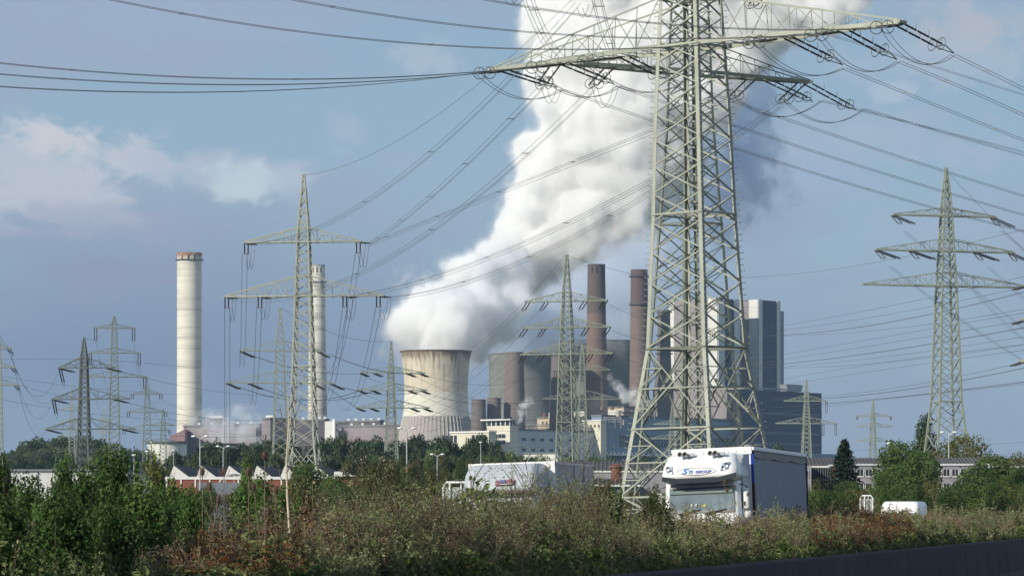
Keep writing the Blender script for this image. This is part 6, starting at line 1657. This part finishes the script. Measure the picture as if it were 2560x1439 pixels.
# wooded hill on the left
hx = [0, 20, 60, 100, 150, 200, 250, 300, 345, 400, 440]; hy = [1142, 1128, 1110, 1097, 1091, 1090, 1100, 1112, 1126, 1132, 1136]
def hz_(px, d):
    x0, x1 = X(-160, 1450), X(440, 1450); u = min(max((X(px, d) - x0) / (x1 - x0), 0), 1); v = (d - 1330) / 270
    return max(0, 18 * math.sin(math.pi * u) ** 0.9 * math.sin(math.pi * min(max(v, 0), 1)) ** 0.7 - 1.5)
row([(px + g.uniform(-6, 6), np.interp(px, hx, hy) + g.uniform(-2, 7), g.uniform(46, 72), 1465 + g.uniform(-12, 12)) for px in range(8, 372, 24)], "hill crest tree", "trees on the wooded hill", ['hill0', 'hill1', 'hill2', 'hill3'], z0f=hz_)
row([(px + g.uniform(-6, 6), np.interp(px, hx, hy) + 24 + g.uniform(-4, 6), g.uniform(52, 78), 1385 + g.uniform(-12, 12)) for px in range(-6, 380, 28)], "hill slope tree", "trees on the wooded hill", ['hill1', 'hill3', 'hill0', 'hill2'], z0f=hz_)
row([(px + g.uniform(-6, 6), 1146 + g.uniform(-6, 6), g.uniform(60, 84), 1200 + g.uniform(-12, 12)) for px in range(-10, 430, 34)], "dark hill foot tree", "trees on the wooded hill", ['far1', 'hill0', 'far3', 'hill2'])
# dark tree belt in front of the plant
tb = [(440, 1140), (480, 1128), (520, 1108), (540, 1104), (575, 1112), (600, 1108), (625, 1108), (650, 1108), (668, 1102), (700, 1104), (740, 1100), (790, 1098), (830, 1096), (860, 1090), (885, 1096), (915, 1100), (945, 1092), (985, 1100), (1010, 1106), (1030, 1094), (1055, 1088), (1080, 1098),
      (1105, 1096), (1130, 1104), (1150, 1110), (1172, 1098), (1195, 1090), (1215, 1090), (1235, 1104), (1248, 1122)]
row([(px + g.uniform(-5, 5), y + g.uniform(-3, 3), g.uniform(50, 72), 900 + g.uniform(-30, 30)) for px, y in tb], "tall dark belt tree", "dark tree belt before the power station", ['far0', 'far1', 'far2', 'far3', 'far4'])
row([(px + g.uniform(-8, 8), 1130 + g.uniform(-8, 8), g.uniform(46, 66), 760 + g.uniform(-20, 20)) for px in range(448, 1290, 40)], "smaller front belt tree", "dark tree belt before the power station", ['far2', 'hill1', 'far4', 'far0', 'hill2'])
row([(px + g.uniform(-6, 6), 1146 + g.uniform(-7, 5), g.uniform(34, 52), 640 + g.uniform(-15, 15)) for px in list(range(905, 1400, 34)) + [1420, 1450, 1490]], "low olive bushy tree", "low trees before the belt", ['olive0', 'mid0', 'olive1', 'mid1'])
row([(1330, 1142, 60, 900), (1365, 1144, 50, 900), (1432, 1138, 60, 900), (1480, 1142, 60, 900), (1520, 1142, 60, 905), (1600, 1144, 60, 905), (1800, 1134, 60, 905), (1944, 1110, 50, 1300), (1975, 1130, 60, 1300)], "low tree against the halls", "low trees before the plant's right half", ['far3', 'hill2', 'far1'])
# right side trees
GRT = "trees around the office building"
plant('spruce', 2111, 1091, 165, 385, "single dark spruce with a pointed tip before the office roof", GRT, name='spruce')
plant('poplar', 2313, 1038, 56, 560, "slim tall poplar rising behind the office pylon", GRT, name='poplar')
plant('big', 2405, 1090, 210, 450, "broad rounded yellow-green tree behind the office pylon's right leg", GRT)
plant('mid0', 2255, 1106, 150, 360, "loose dark tree hiding the office building's middle windows", GRT)
plant('mid2', 2292, 1128, 110, 350, "second loose tree just left of the office pylon's left leg", GRT)
plant('mid1', 2205, 1180, 80, 340, "small tree low under the office windows", GRT)
plant('mid1', 2490, 1140, 165, 340, "dense dark green tree right of the office pylon", GRT)
plant('yel', 2540, 1135, 130, 360, "yellow-green tree at the picture's right edge", GRT)
plant('mid0', 2550, 1170, 100, 320, "dark bushy tree in the right corner over the weeds", GRT)
plant('mid2', 2450, 1172, 130, 330, "dark bush right behind the office pylon's right leg", GRT)
plant('yel', 2032, 1200, 56, 330, "small yellow-green bush right of the white lorry's trailer", GRT, name='bush', cat='bush')
plant('mid0', 2124, 1204, 80, 320, "light green bush under the left office windows", GRT, name='bush', cat='bush')
GB = "bushes behind the far carriageway"
row([(px + g.uniform(-10, 10), (1222 if px < 2200 else 1208) + g.uniform(-8, 8), g.uniform(60, 92), 290 + g.uniform(-12, 12)) for px in range(2015, 2640, 46)], "green roadside bush", GB, ['mid0', 'mid1', 'mid2', 'yel'], name='bush', cat='bush')
row([(px + g.uniform(-10, 10), (1224 if px < 840 else 1205) + g.uniform(-10, 12), g.uniform(56, 86), 330 + g.uniform(-14, 14)) for px in range(440, 1120, 42)], "factory side bush", GB, ['mid1', 'olive0', 'mid0', 'olive1'], name='bush', cat='bush')
row([(px + g.uniform(-6, 6), 1228 + g.uniform(-6, 8), g.uniform(50, 70), 300 + g.uniform(-14, 14)) for px in range(1380, 1700, 40)], "low bush", GB, ['olive1', 'mid1', 'olive0'], name='bush', cat='bush')
row([(872, 1150, 60, 350), (905, 1158, 50, 345), (940, 1150, 56, 350), (985, 1148, 60, 352), (1030, 1156, 54, 345), (1075, 1162, 56, 345), (1110, 1168, 48, 345)], "thin olive sapling", "olive saplings left of the box truck", ['olive0', 'olive1'])
plant('mid0', 770, 1158, 110, 340, "dark spreading tree hiding the fifth and sixth saw-tooth gables", "trees before the saw-tooth factory")
plant('mid2', 838, 1190, 70, 335, "small dark tree before the brick shed", "trees before the saw-tooth factory")
plant('far0', 905, 1140, 80, 520, "dark tree at the end of the saw-tooth roofs", "trees before the saw-tooth factory")

# ---- large shrubs of the median, left
def near_shrub(h, w, n, leaf, m, seed, stems=9):
    g = random.Random(seed); bl = []
    for i in range(34):
        t = g.random(); z = h * (0.1 + 0.78 * t); env = (1 - t ** 3.5) ** 0.5; a = g.uniform(0, 6.283); r = w / 2 * env * g.uniform(0.2, 0.85)
        bl.append((r * math.cos(a), r * math.sin(a), z, w * g.uniform(0.10, 0.19), 1.0))
    for i in range(12):   # shoots poking out of the top
        a = g.uniform(0, 6.283); r = w / 2 * g.uniform(0, 0.7); z = h * (0.80 + 0.2 * g.random()) * (1 - 0.3 * (r / (w / 2)) ** 2)
        for q in range(4): bl.append((r * math.cos(a), r * math.sin(a), z - q * 0.12, 0.09, 1.6))
    p, u = crown_pts(bl, n, 0.9); k = p[:, 2] > 0; p, u = p[k], u[k]
    u = u * 0.6 + np.array([0, 0, 0.7])
    me = mesh_from_quads('foliage', quads(p, u, leaf, 0.62, 0.55), m)
    mb = MB()
    for i in range(stems):
        a = g.uniform(0, 6.283); r = w * g.uniform(0.1, 0.4)
        mb.tube([(0.05 * math.cos(a), 0.05 * math.sin(a), -0.2), (r * 0.5 * math.cos(a), r * 0.5 * math.sin(a), h * 0.45), (r * math.cos(a), r * math.sin(a), h * 0.85)], [0.03, 0.02, 0.006], 5)
    tm = bpy.data.meshes.new('stem'); tm.from_pydata(mb.v, [], mb.f); tm.materials.append(m_bark); tm.update()
    return me, tm, float(np.percentile(p[:, 2], 99.5)), float(np.percentile(np.abs(p[:, 0]), 97)) * 2
for i in range(3): PROTO['near%d' % i] = near_shrub(2.4, 2.4, 13000, 0.08, m_fol_near, 300 + i)
PROTO['nearyel'] = near_shrub(2.4, 2.2, 12000, 0.06, m_fol_yel, 310)
PROTO['nearolive'] = near_shrub(2.4, 1.8, 6000, 0.06, m_fol_olive, 312)
def shrub(kind, px, yt, wpx, l, label, z0=0.3, group="leafy shrubs of the left verge"):
    me, tm, h, w = PROTO[kind]
    d = l * F / ((3155 - px)) / math.cos(TH)
    H_ = Z(yt, d) - z0; W_ = wpx * 1.12 * d / F
    rt = root('shrub', (X(px, d), d, z0), label, 'shrub', group, R_.uniform(0, 6.28)); rt.scale = (W_ / w, W_ / w, H_ / h)
    for nm, mm in (('stem', tm), ('foliage', me)):
        o = bpy.data.objects.new(nm, mm); COL.objects.link(o); o.parent = rt
for a in [('near0', 0, 1150, 90, 15.0, "green shrub cut by the left picture edge below the warehouse"), ('near1', 62, 1200, 130, 14.6, "lower green shrub right of the edge shrub"), ('near2', 150, 1150, 115, 14.8, "peaked bright green shrub before the white warehouse"),
          ('near0', 210, 1190, 170, 14.2, "broad dark-leaved shrub beside the peaked one"), ('near1', 285, 1130, 150, 16.0 - 0.6, "tall green shrub under the slim tall pylon"), ('nearyel', 365, 1140, 120, 15.4, "yellowish seeded shrub left of the first saw-tooth gable"),
          ('near2', 340, 1215, 200, 14.0, "wide green shrub in front of the yellowish one"), ('near0', 425, 1218, 150, 14.6, "green shrub below the first saw-tooth gable"), ('near1', 470, 1228, 110, 14.0, "small green shrub left of the teasels"),
          ('near2', 622, 1158, 66, 15.3, "upright green shrub rising over the fourth saw-tooth gable"), ('near0', 655, 1204, 150, 14.4, "round green shrub behind the pale dead stem"), ('near1', 130, 1240, 190, 13.4, "low dark shrub in the left front"), ('near2', 15, 1250, 190, 13.2, "low leafy shrub at the lower left edge"),
          ('near1', 255, 1262, 170, 13.2, "low leafy shrub below the broad one"), ('near0', 700, 1235, 120, 14.0, "small leafy shrub at the pale stem's foot"), ('nearolive', 745, 1195, 110, 14.4, "thin olive shrub right of the pale stem"),
          ('nearolive', 1000, 1190, 100, 13.8, "tall thin olive shrub left of the box truck"), ('nearolive', 930, 1172, 90, 14.4, "thin olive shrub further left of the box truck"), ('nearolive', 1075, 1192, 80, 14.2, "olive shrub touching the box truck's left side"),
          ('nearolive', 1492, 1196, 90, 14.6, "green shrub between the box truck and the tallest pylon"), ('near0', 1520, 1215, 90, 14.6, "leafy shrub at the tallest pylon's left leg"), ('nearolive', 1640, 1215, 80, 13.6, "dry shrub before the white lorry's left corner")]:
    shrub(*a)

# ---- weeds of the median: individual plants merged by kind (nobody could count them)
def weed_template(kind, g):
    """returns list of (points, normals, sizes, aspect) and stems polyline list; unit height plant of about 1 m"""
    P_ = []; S_ = []; stems = []
    if kind == 'mugwort':
        for b in range(g.integers(2, 5)):
            ph = g.uniform(0, 6.28); lean = g.uniform(0.02, 0.22); h = g.uniform(0.75, 1.05)
            tip = np.array([lean * math.cos(ph), lean * math.sin(ph), h]); stems.append((np.zeros(3), tip * [0.4, 0.4, 0.5], tip))
            n = 46; t = g.random(n) ** 0.75; c = np.outer(t, tip) * np.stack([t ** 0.3, t ** 0.3, np.ones(n)], 1); spread = 0.08 * (1.2 - t)[:, None]
            P_.append(c + g.normal(0, 1, (n, 3)) * spread * [1, 1, 0.5]); S_.append(np.full(n, 0.055) * (1.2 - 0.6 * t))
    elif kind == 'seedhead':
        ph = g.uniform(0, 6.28); tip = np.array([0.1 * math.cos(ph), 0.1 * math.sin(ph), 1.0]); stems.append((np.zeros(3), tip * 0.5, tip))
        for b in range(9):
            f = g.uniform(0.4, 0.98); a = g.uniform(0, 6.28); l = g.uniform(0.08, 0.24); e = tip * f + np.array([l * math.cos(a), l * math.sin(a), l * 1.1]); stems.append((tip * f, (tip * f + e) / 2, e))
            n = 12; P_.append(e + g.normal(0, 0.028, (n, 3))); S_.append(np.full(n, 0.028))
        n = 16; P_.append(np.outer(g.random(n) * 0.7, tip) + g.normal(0, 0.05, (n, 3))); S_.append(np.full(n, 0.04))
    elif kind == 'grass':
        for b in range(16):
            a = g.uniform(0, 6.28); l = g.uniform(0.1, 0.35); h = g.uniform(0.5, 1.0); stems.append((g.normal(0, 0.05, 3) * [1, 1, 0], np.array([l * .3 * math.cos(a), l * .3 * math.sin(a), h * .6]), np.array([l * math.cos(a), l * math.sin(a), h])))
            n = 4; P_.append(np.array([l * math.cos(a), l * math.sin(a), h]) + g.normal(0, 0.02, (n, 3)) * [1, 1, 2.5]); S_.append(np.full(n, 0.025))
    elif kind == 'leafy':
        n = 120; t = g.random(n) ** 0.9; r = 0.30 * np.sqrt(g.random(n)) * (1.1 - t * 0.6); a = g.uniform(0, 6.28, n)
        P_.append(np.stack([r * np.cos(a), r * np.sin(a), t * 0.95], 1)); S_.append(np.full(n, 0.075)); stems.append((np.zeros(3), np.array([0, 0, .5]), np.array([0.02, 0, 0.95])))
    return np.concatenate(P_), np.concatenate(S_), stems
def weed_field(name, kinds, count, region, hfun, m_leaf, m_stem, label, size=1.0, seed=1, dens_x=None, stemw=0.006, patch=0.0):
    g = np.random.default_rng(seed); temps = [weed_template(k, g) for k in kinds for _ in range(4)]
    LP = []; LN = []; LS = []; SV = []
    lo, hi, l0, l1 = region
    for i in range(count):
        px = g.uniform(lo, hi)
        if dens_x is not None:
            for _ in range(6):
                if g.random() < np.interp(px, dens_x[0], dens_x[1]): break
                px = g.uniform(lo, hi)
        l = g.uniform(l0, l1); s = l * F / (3155 - px) / math.cos(TH)   # distance from the eye
        d = s; x = X(px, d); zb = np.interp(l, [12.2, 13.2, 14.6, 15.7], [0.62, 0.66, 0.35, 0.0])
        clump = 0.5 + 0.5 * noise.noise(Vector((x * 0.55, d * 0.16, seed * 1.7))) * 1.6; h = hfun(px, l) * g.uniform(0.62, 1.0) * (0.82 + 0.34 * min(1, max(0, clump))) * (g.uniform(1.12, 1.34) if g.random() < 0.10 else 1.0)
        if patch and noise.noise(Vector((x * 0.30, d * 0.085, seed * 2.3))) < patch - 1: continue
        Pt, Sz, st = temps[g.integers(len(temps))]
        a = g.uniform(0, 6.28); ca, sa = math.cos(a), math.sin(a); Rm = np.array([[ca, -sa, 0], [sa, ca, 0], [0, 0, 1]])
        wsc = h * 0.75 + 0.25 * 1.3
        T = np.array([wsc, wsc, h])
        base = np.array([x, d, zb])
        LP.append((Pt * T) @ Rm.T + base); LS.append(Sz * size * (0.6 + 0.4 * wsc) * (1 + max(0, d - 60) * 0.006)); 
        w = stemw * (1 + max(0, d - 50) * 0.008)
        for (p0, p1, p2) in st:
            q = [((p * T) @ Rm.T + base) for p in (p0, p1, p2)]
            for u, v, wa, wb in ((q[0], q[1], w, w * 0.8), (q[1], q[2], w * 0.8, w * 0.45)):
                sd_ = np.array([0.95, 0.2, 0]); sd2 = np.array([-0.2, 0.95, 0])
                SV.append(np.stack([u - sd_ * wa, u + sd_ * wa, v + sd_ * wb, v - sd_ * wb])); SV.append(np.stack([u - sd2 * wa, u + sd2 * wa, v + sd2 * wb, v - sd2 * wb]))
    LP = np.concatenate(LP); LS = np.concatenate(LS)
    N_ = g.normal(0, 1, LP.shape) + [0, 0, 0.6]
    vs = quads(LP, N_, LS, 0.5, 0.2, g)
    sv = np.concatenate(SV)
    allv = np.concatenate([vs, sv]); me = mesh_from_quads(name, allv, m_leaf); me.materials.append(m_stem)
    mi = np.zeros(len(allv) // 4, dtype=np.int32); mi[len(vs) // 4:] = 1; me.polygons.foreach_set('material_index', mi)
    o = bpy.data.objects.new(name, me); COL.objects.link(o); tag(o, label, 'weeds', kind='stuff'); return o
m_wgreen = leaf_mat('weed_green', (0.11, 0.145, 0.042), (0.19, 0.215, 0.085), (0.07, 0.12, 0.028), scale=0.9, var=0, trans=0.25)
m_wgrey = leaf_mat('weed_grey_green', (0.17, 0.20, 0.085), (0.25, 0.27, 0.13), (0.10, 0.15, 0.045), scale=0.8, var=0, trans=0.25)
m_wbrown = leaf_mat('weed_brown', (0.15, 0.12, 0.075), (0.21, 0.175, 0.11), (0.10, 0.075, 0.045), scale=0.9, var=0, trans=0.2)
m_wrust = leaf_mat('weed_rust', (0.14, 0.060, 0.022), (0.19, 0.095, 0.035), (0.085, 0.040, 0.020), scale=1.2, var=0, trans=0.2)
m_wstraw = leaf_mat('weed_straw', (0.24, 0.19, 0.11), (0.30, 0.25, 0.16), (0.16, 0.12, 0.07), scale=0.8, var=0, trans=0.2)
m_stemg = mat('weed_stem', (0.22, 0.20, 0.12), 0.85, var=0.3, scale=2)
m_stemb = mat('dry_stem', (0.15, 0.11, 0.08), 0.9, var=0.3, scale=2)
TX = [-300, 0, 400, 700, 900, 1100, 1400, 1650, 1850, 2000, 2200, 2600, 3000]
def top_h(off, scale=1.0):
    ys = [1326, 1328, 1322, 1272, 1252, 1250, 1252, 1266, 1284, 1280, 1268, 1266, 1266]
    def f(px, l):
        y = np.interp(px, TX, ys) + off; d = l * F / (3155 - px) / math.cos(TH); zb = np.interp(l, [12.2, 13.2, 14.6, 15.7], [0.62, 0.66, 0.35, 0.0])
        front = np.interp(l, [12.3, 13.2, 15.5], [0.62, 0.88, 1.0])
        return max(0.5, (Z(y, d) - zb)) * scale * front
    return f
RG = (-280, 2750, 12.35, 15.5)
weed_field('leafy_weeds', ['leafy', 'mugwort'], 6000, RG, top_h(32), m_wgreen, m_stemg, "dense green leafy weeds filling the strip behind the barrier", 1.7, 31)
weed_field('grey_green_mugwort', ['mugwort'], 3600, RG, top_h(-4), m_wgrey, m_stemg, "tall grey-green mugwort among the weeds", 1.4, 32, patch=0.9, dens_x=([-300, 500, 800, 1000, 1800, 2300, 2700], [0.1, 0.2, 0.7, 1, 0.6, 1, 1]))
weed_field('brown_seeded_weeds', ['seedhead', 'mugwort'], 1700, RG, top_h(2), m_wbrown, m_stemb, "dry brown seeded weeds mixed through the strip", 1.35, 33, patch=1.0)
weed_field('rust_brown_dock', ['mugwort', 'seedhead'], 700, (2020, 2280, 12.4, 14.8), top_h(8), m_wrust, m_stemb, "patch of rust-brown dry weeds right of the lorry's trailer", 1.5, 34)
weed_field('rusty_left_weeds', ['mugwort', 'seedhead'], 220, (450, 760, 12.4, 13.4), top_h(0, 0.9), m_wrust, m_stemb, "rusty brown weeds before the pale dead stem", 1.3, 35)
weed_field('straw_grass', ['grass', 'seedhead'], 2300, RG, top_h(4), m_wstraw, m_wstraw, "straw-coloured tall grass and seed stalks", 1.2, 36, patch=1.0)
weed_field('tall_dry_stalks', ['seedhead'], 420, (860, 1500, 12.6, 14.6), top_h(-66), m_wgrey, m_stemb, "tall thin dry branching stalks before the box truck", 1.0, 37, stemw=0.007)
weed_field('low_grass', ['grass', 'leafy'], 2600, (1200, 2750, 12.28, 12.9), lambda px, l: 0.45, m_wgreen, m_stemg, "short green grass along the top of the barrier", 1.1, 38)

# ---- teasels and the pale dead stem
m_teas = mat('teasel_brown', (0.085, 0.055, 0.042), 0.95, var=0.3, scale=30, bump=0.8)
m_pale = mat('pale_bare_wood', (0.52, 0.44, 0.33), 0.8, var=0.25, scale=3)
def teasel(px, yt, l, label, heads=3, seed=0):
    g = random.Random(seed); d = l * F / (3155 - px) / math.cos(TH); h = Z(yt, d) - 0.5
    rt = root('teasel', (X(px, d), d, 0.5), label, 'teasel', 'dried teasels standing above the weeds')
    tips = [(0, 0, h)] + [(g.uniform(-.28, .28), g.uniform(-.2, .2), h * g.uniform(0.72, 0.96)) for _ in range(heads - 1)]
    mb = MB()
    for t in tips: mb.tube([(0, 0, h * 0.3 if t[0] else 0), (t[0] * 0.7, t[1] * 0.7, (h * 0.45 + t[2]) / 2), t], 0.006, 5)
    mb.build('stem', m_stemb, rt)
    for t in tips:
        mb = MB(); mb.lathe([(0.004, -0.035), (0.022, -0.02), (0.029, 0.01), (0.027, 0.04), (0.018, 0.065), (0.004, 0.075)], 10, t)
        for q in range(30):
            a = g.uniform(0, 6.28); z = g.uniform(-.03, .08); mb.beam((t[0] + .025 * math.cos(a), t[1] + .025 * math.sin(a), t[2] + z), (t[0] + .04 * math.cos(a), t[1] + .04 * math.sin(a), t[2] + z + 0.015), 0.004)
        mb.build('seed_head', m_teas, rt)
        mb = MB()
        for q in range(6):
            a = q * 1.05 + g.random(); mb.tube([(t[0], t[1], t[2] - .05), (t[0] + .06 * math.cos(a), t[1] + .06 * math.sin(a), t[2] - .03), (t[0] + .09 * math.cos(a), t[1] + .09 * math.sin(a), t[2] + .05)], 0.003, 3)
        mb.build('bract', m_stemb, rt)
for i, (px, y, l, n, lab) in enumerate([(506, 1182, 13.2, 2, "first, below the second saw-tooth gable"), (560, 1182, 13.5, 2, "before the third saw-tooth gable"), (622, 1182, 13.2, 2, "before the fourth saw-tooth gable"),
                                        (662, 1140, 12.8, 3, "tallest, touching the dark tree belt"), (690, 1228, 13.0, 2, "low, beside the pale dead stem"), (1812, 1206, 13.4, 3, "before the white lorry's windscreen"), (1520, 1215, 14.2, 3, "right of the box truck"),
                                        (1870, 1236, 13.6, 2, "before the lorry's door")]):
    teasel(px, y, l, "dried brown teasel " + lab, n, i)
px = 720; l = 13.6; d = l * F / (3155 - px) / math.cos(TH)
rt = root('dead_sapling', (X(px, d), d, 0.4), "pale bare dead sapling with thin forking twigs before the large pylon's feet", 'sapling')
mb = MB(); zz = lambda y: Z(y, d) - 0.4; xx = lambda p_: X(p_, d) - X(px, d)
mb.tube([(xx(724), 0, zz(1330)), (xx(718), 0.02, zz(1240)), (xx(716), 0, zz(1150)), (xx(722), 0, zz(1060)), (xx(720), 0, zz(985))], [0.019, 0.016, 0.013, 0.008, 0.004], 7)
mb.build('trunk', m_pale, rt)
mb = MB()
for pts in [[(722, 1205), (735, 1175), (742, 1150)], [(716, 1160), (690, 1125), (668, 1110)], [(722, 1070), (742, 1030), (750, 1000)], [(721, 1100), (706, 1060), (700, 1020)], [(717, 1180), (745, 1140), (775, 1105)], [(720, 1030), (733, 1000), (735, 970)], [(716, 1220), (700, 1190), (694, 1160)]]:
    mb.tube([(xx(a), 0.05 * i, zz(b)) for i, (a, b) in enumerate(pts)], [0.008, 0.006, 0.003], 5)
mb.build('twig', m_bark, rt)
g2 = np.random.default_rng(5); pp = []
for c in [(745, 1000), (735, 972), (750, 960), (700, 1022), (742, 1150), (725, 1040), (760, 1010)]:
    pp.append(np.array([xx(c[0]), 0, zz(c[1])]) + g2.normal(0, 0.03, (9, 3)))
pp = np.concatenate(pp); o = bpy.data.objects.new('foliage', mesh_from_quads('foliage', quads(pp, g2.normal(0, 1, pp.shape), 0.03, 0.6), m_wbrown)); COL.objects.link(o); o.parent = rt
# white flat-topped blossom heads low among the weeds
# ---------------------------------------------------------------- thin smoke, wisps, haze
dark = [(1260, 880, 36), (1320, 860, 50), (1380, 840, 56), (1440, 800, 62), (1400, 760, 55), (1500, 780, 56), (1470, 720, 62), (1560, 720, 62), (1340, 800, 46), (1540, 660, 56), (1620, 690, 50), (1620, 640, 56), (1560, 800, 45), (1235, 858, 26)]
steam("grey_steam", dark, 2690, 3.6, [(40, 8), (17, 6), (8, 3)], [(5, vol_mat("thin_steam", 0.03, (0.80, 0.85, 0.95))), (12, vol_mat("thin_steam_veil", 0.010, (0.92, 0.95, 1)))], "thin grey shaded steam drifting between the chimneys", "steam cloud", seed=5, wisp=6)['kind'] = 'stuff'
right = [(1850, 300, 70), (1860, 400, 85), (1885, 470, 72), (1820, 500, 72), (1920, 380, 52), (1900, 250, 62), (1800, 570, 55), (1865, 545, 44), (1935, 455, 36), (1890, 190, 50)]
steam("shaded_steam", right, 3050, 4.0, [(46, 14), (20, 10), (9, 4)], [(4, vol_mat("shaded_steam", 0.032, (0.66, 0.73, 0.90))), (13, vol_mat("shaded_steam_veil", 0.009, (0.8, 0.86, 0.96)))], "ragged blue-grey flank of the steam right of the tallest pylon", "steam cloud", seed=6, wisp=7, wsc=12)['kind'] = 'stuff'  # blue-grey scatter colour adds shade to this flank
def wispy(label, bl, d, h, sc, dens, seed, name="steam_wisp", group=None, col=(1, 1, 1)):
    steam(name, bl, d, h, [(sc, sc * 0.4), (sc * 0.45, sc * 0.22)], [(sc * 0.12, vol_mat(name + "_%d" % seed, dens, col)), (sc * 0.35, vol_mat(name + "_veil_%d" % seed, dens * 0.3, col))], label, "steam cloud", None, seed=seed, k=sc * 0.3, wisp=sc * 0.28, wsc=sc * 0.4)['kind'] = 'stuff'
wispy("faint wisp at the left rim of the white plume", [(1040, 708, 24), (1018, 688, 20), (1000, 716, 16), (975, 800, 22), (965, 840, 20), (958, 870, 16), (985, 880, 12)], 2480, 1.8, 16, 0.022, 7)
wispy("low grey steam before the mauve coal building", [(520, 1050, 16), (545, 1070, 24), (575, 1055, 18), (600, 1080, 26), (560, 1100, 26), (630, 1060, 14), (640, 1095, 20), (505, 1030, 10), (600, 1040, 11), (610, 1018, 9), (490, 1055, 14), (580, 1030, 14), (620, 1040, 12)], 2300, 1.8, 14, 0.08, 8, "low_steam", None, (0.9, 0.92, 0.95))
wispy("dusty haze before the dark umber low building", [(900, 1085, 28), (935, 1080, 22), (875, 1078, 16), (960, 1075, 12)], 2350, 1.8, 14, 0.022, 9, "dusty_steam", None, (0.8, 0.75, 0.78))
wispy("small vertical steam puff right of the cream tower building", [(1300, 1050, 6), (1302, 1035, 9), (1310, 1015, 11), (1318, 1000, 9), (1325, 1008, 7)], 2240, 0.8, 6, 0.16, 10, "vent_steam", "small steam puffs")
wispy("small white steam puff at the tallest pylon's left leg", [(1523, 945, 4), (1538, 955, 8), (1548, 970, 12), (1560, 985, 15), (1575, 990, 15), (1590, 980, 13), (1600, 1000, 15), (1618, 1010, 14)], 2300, 0.9, 7, 0.13, 11, "vent_steam", "small steam puffs")
mb = MB(); mb.box(-1300, 1300, -40, 3300, -2.6, 900)
tag(mb.build('haze', vol_mat("haze_air", 0.000045, (0.50, 0.72, 1.0))), kind='stuff')
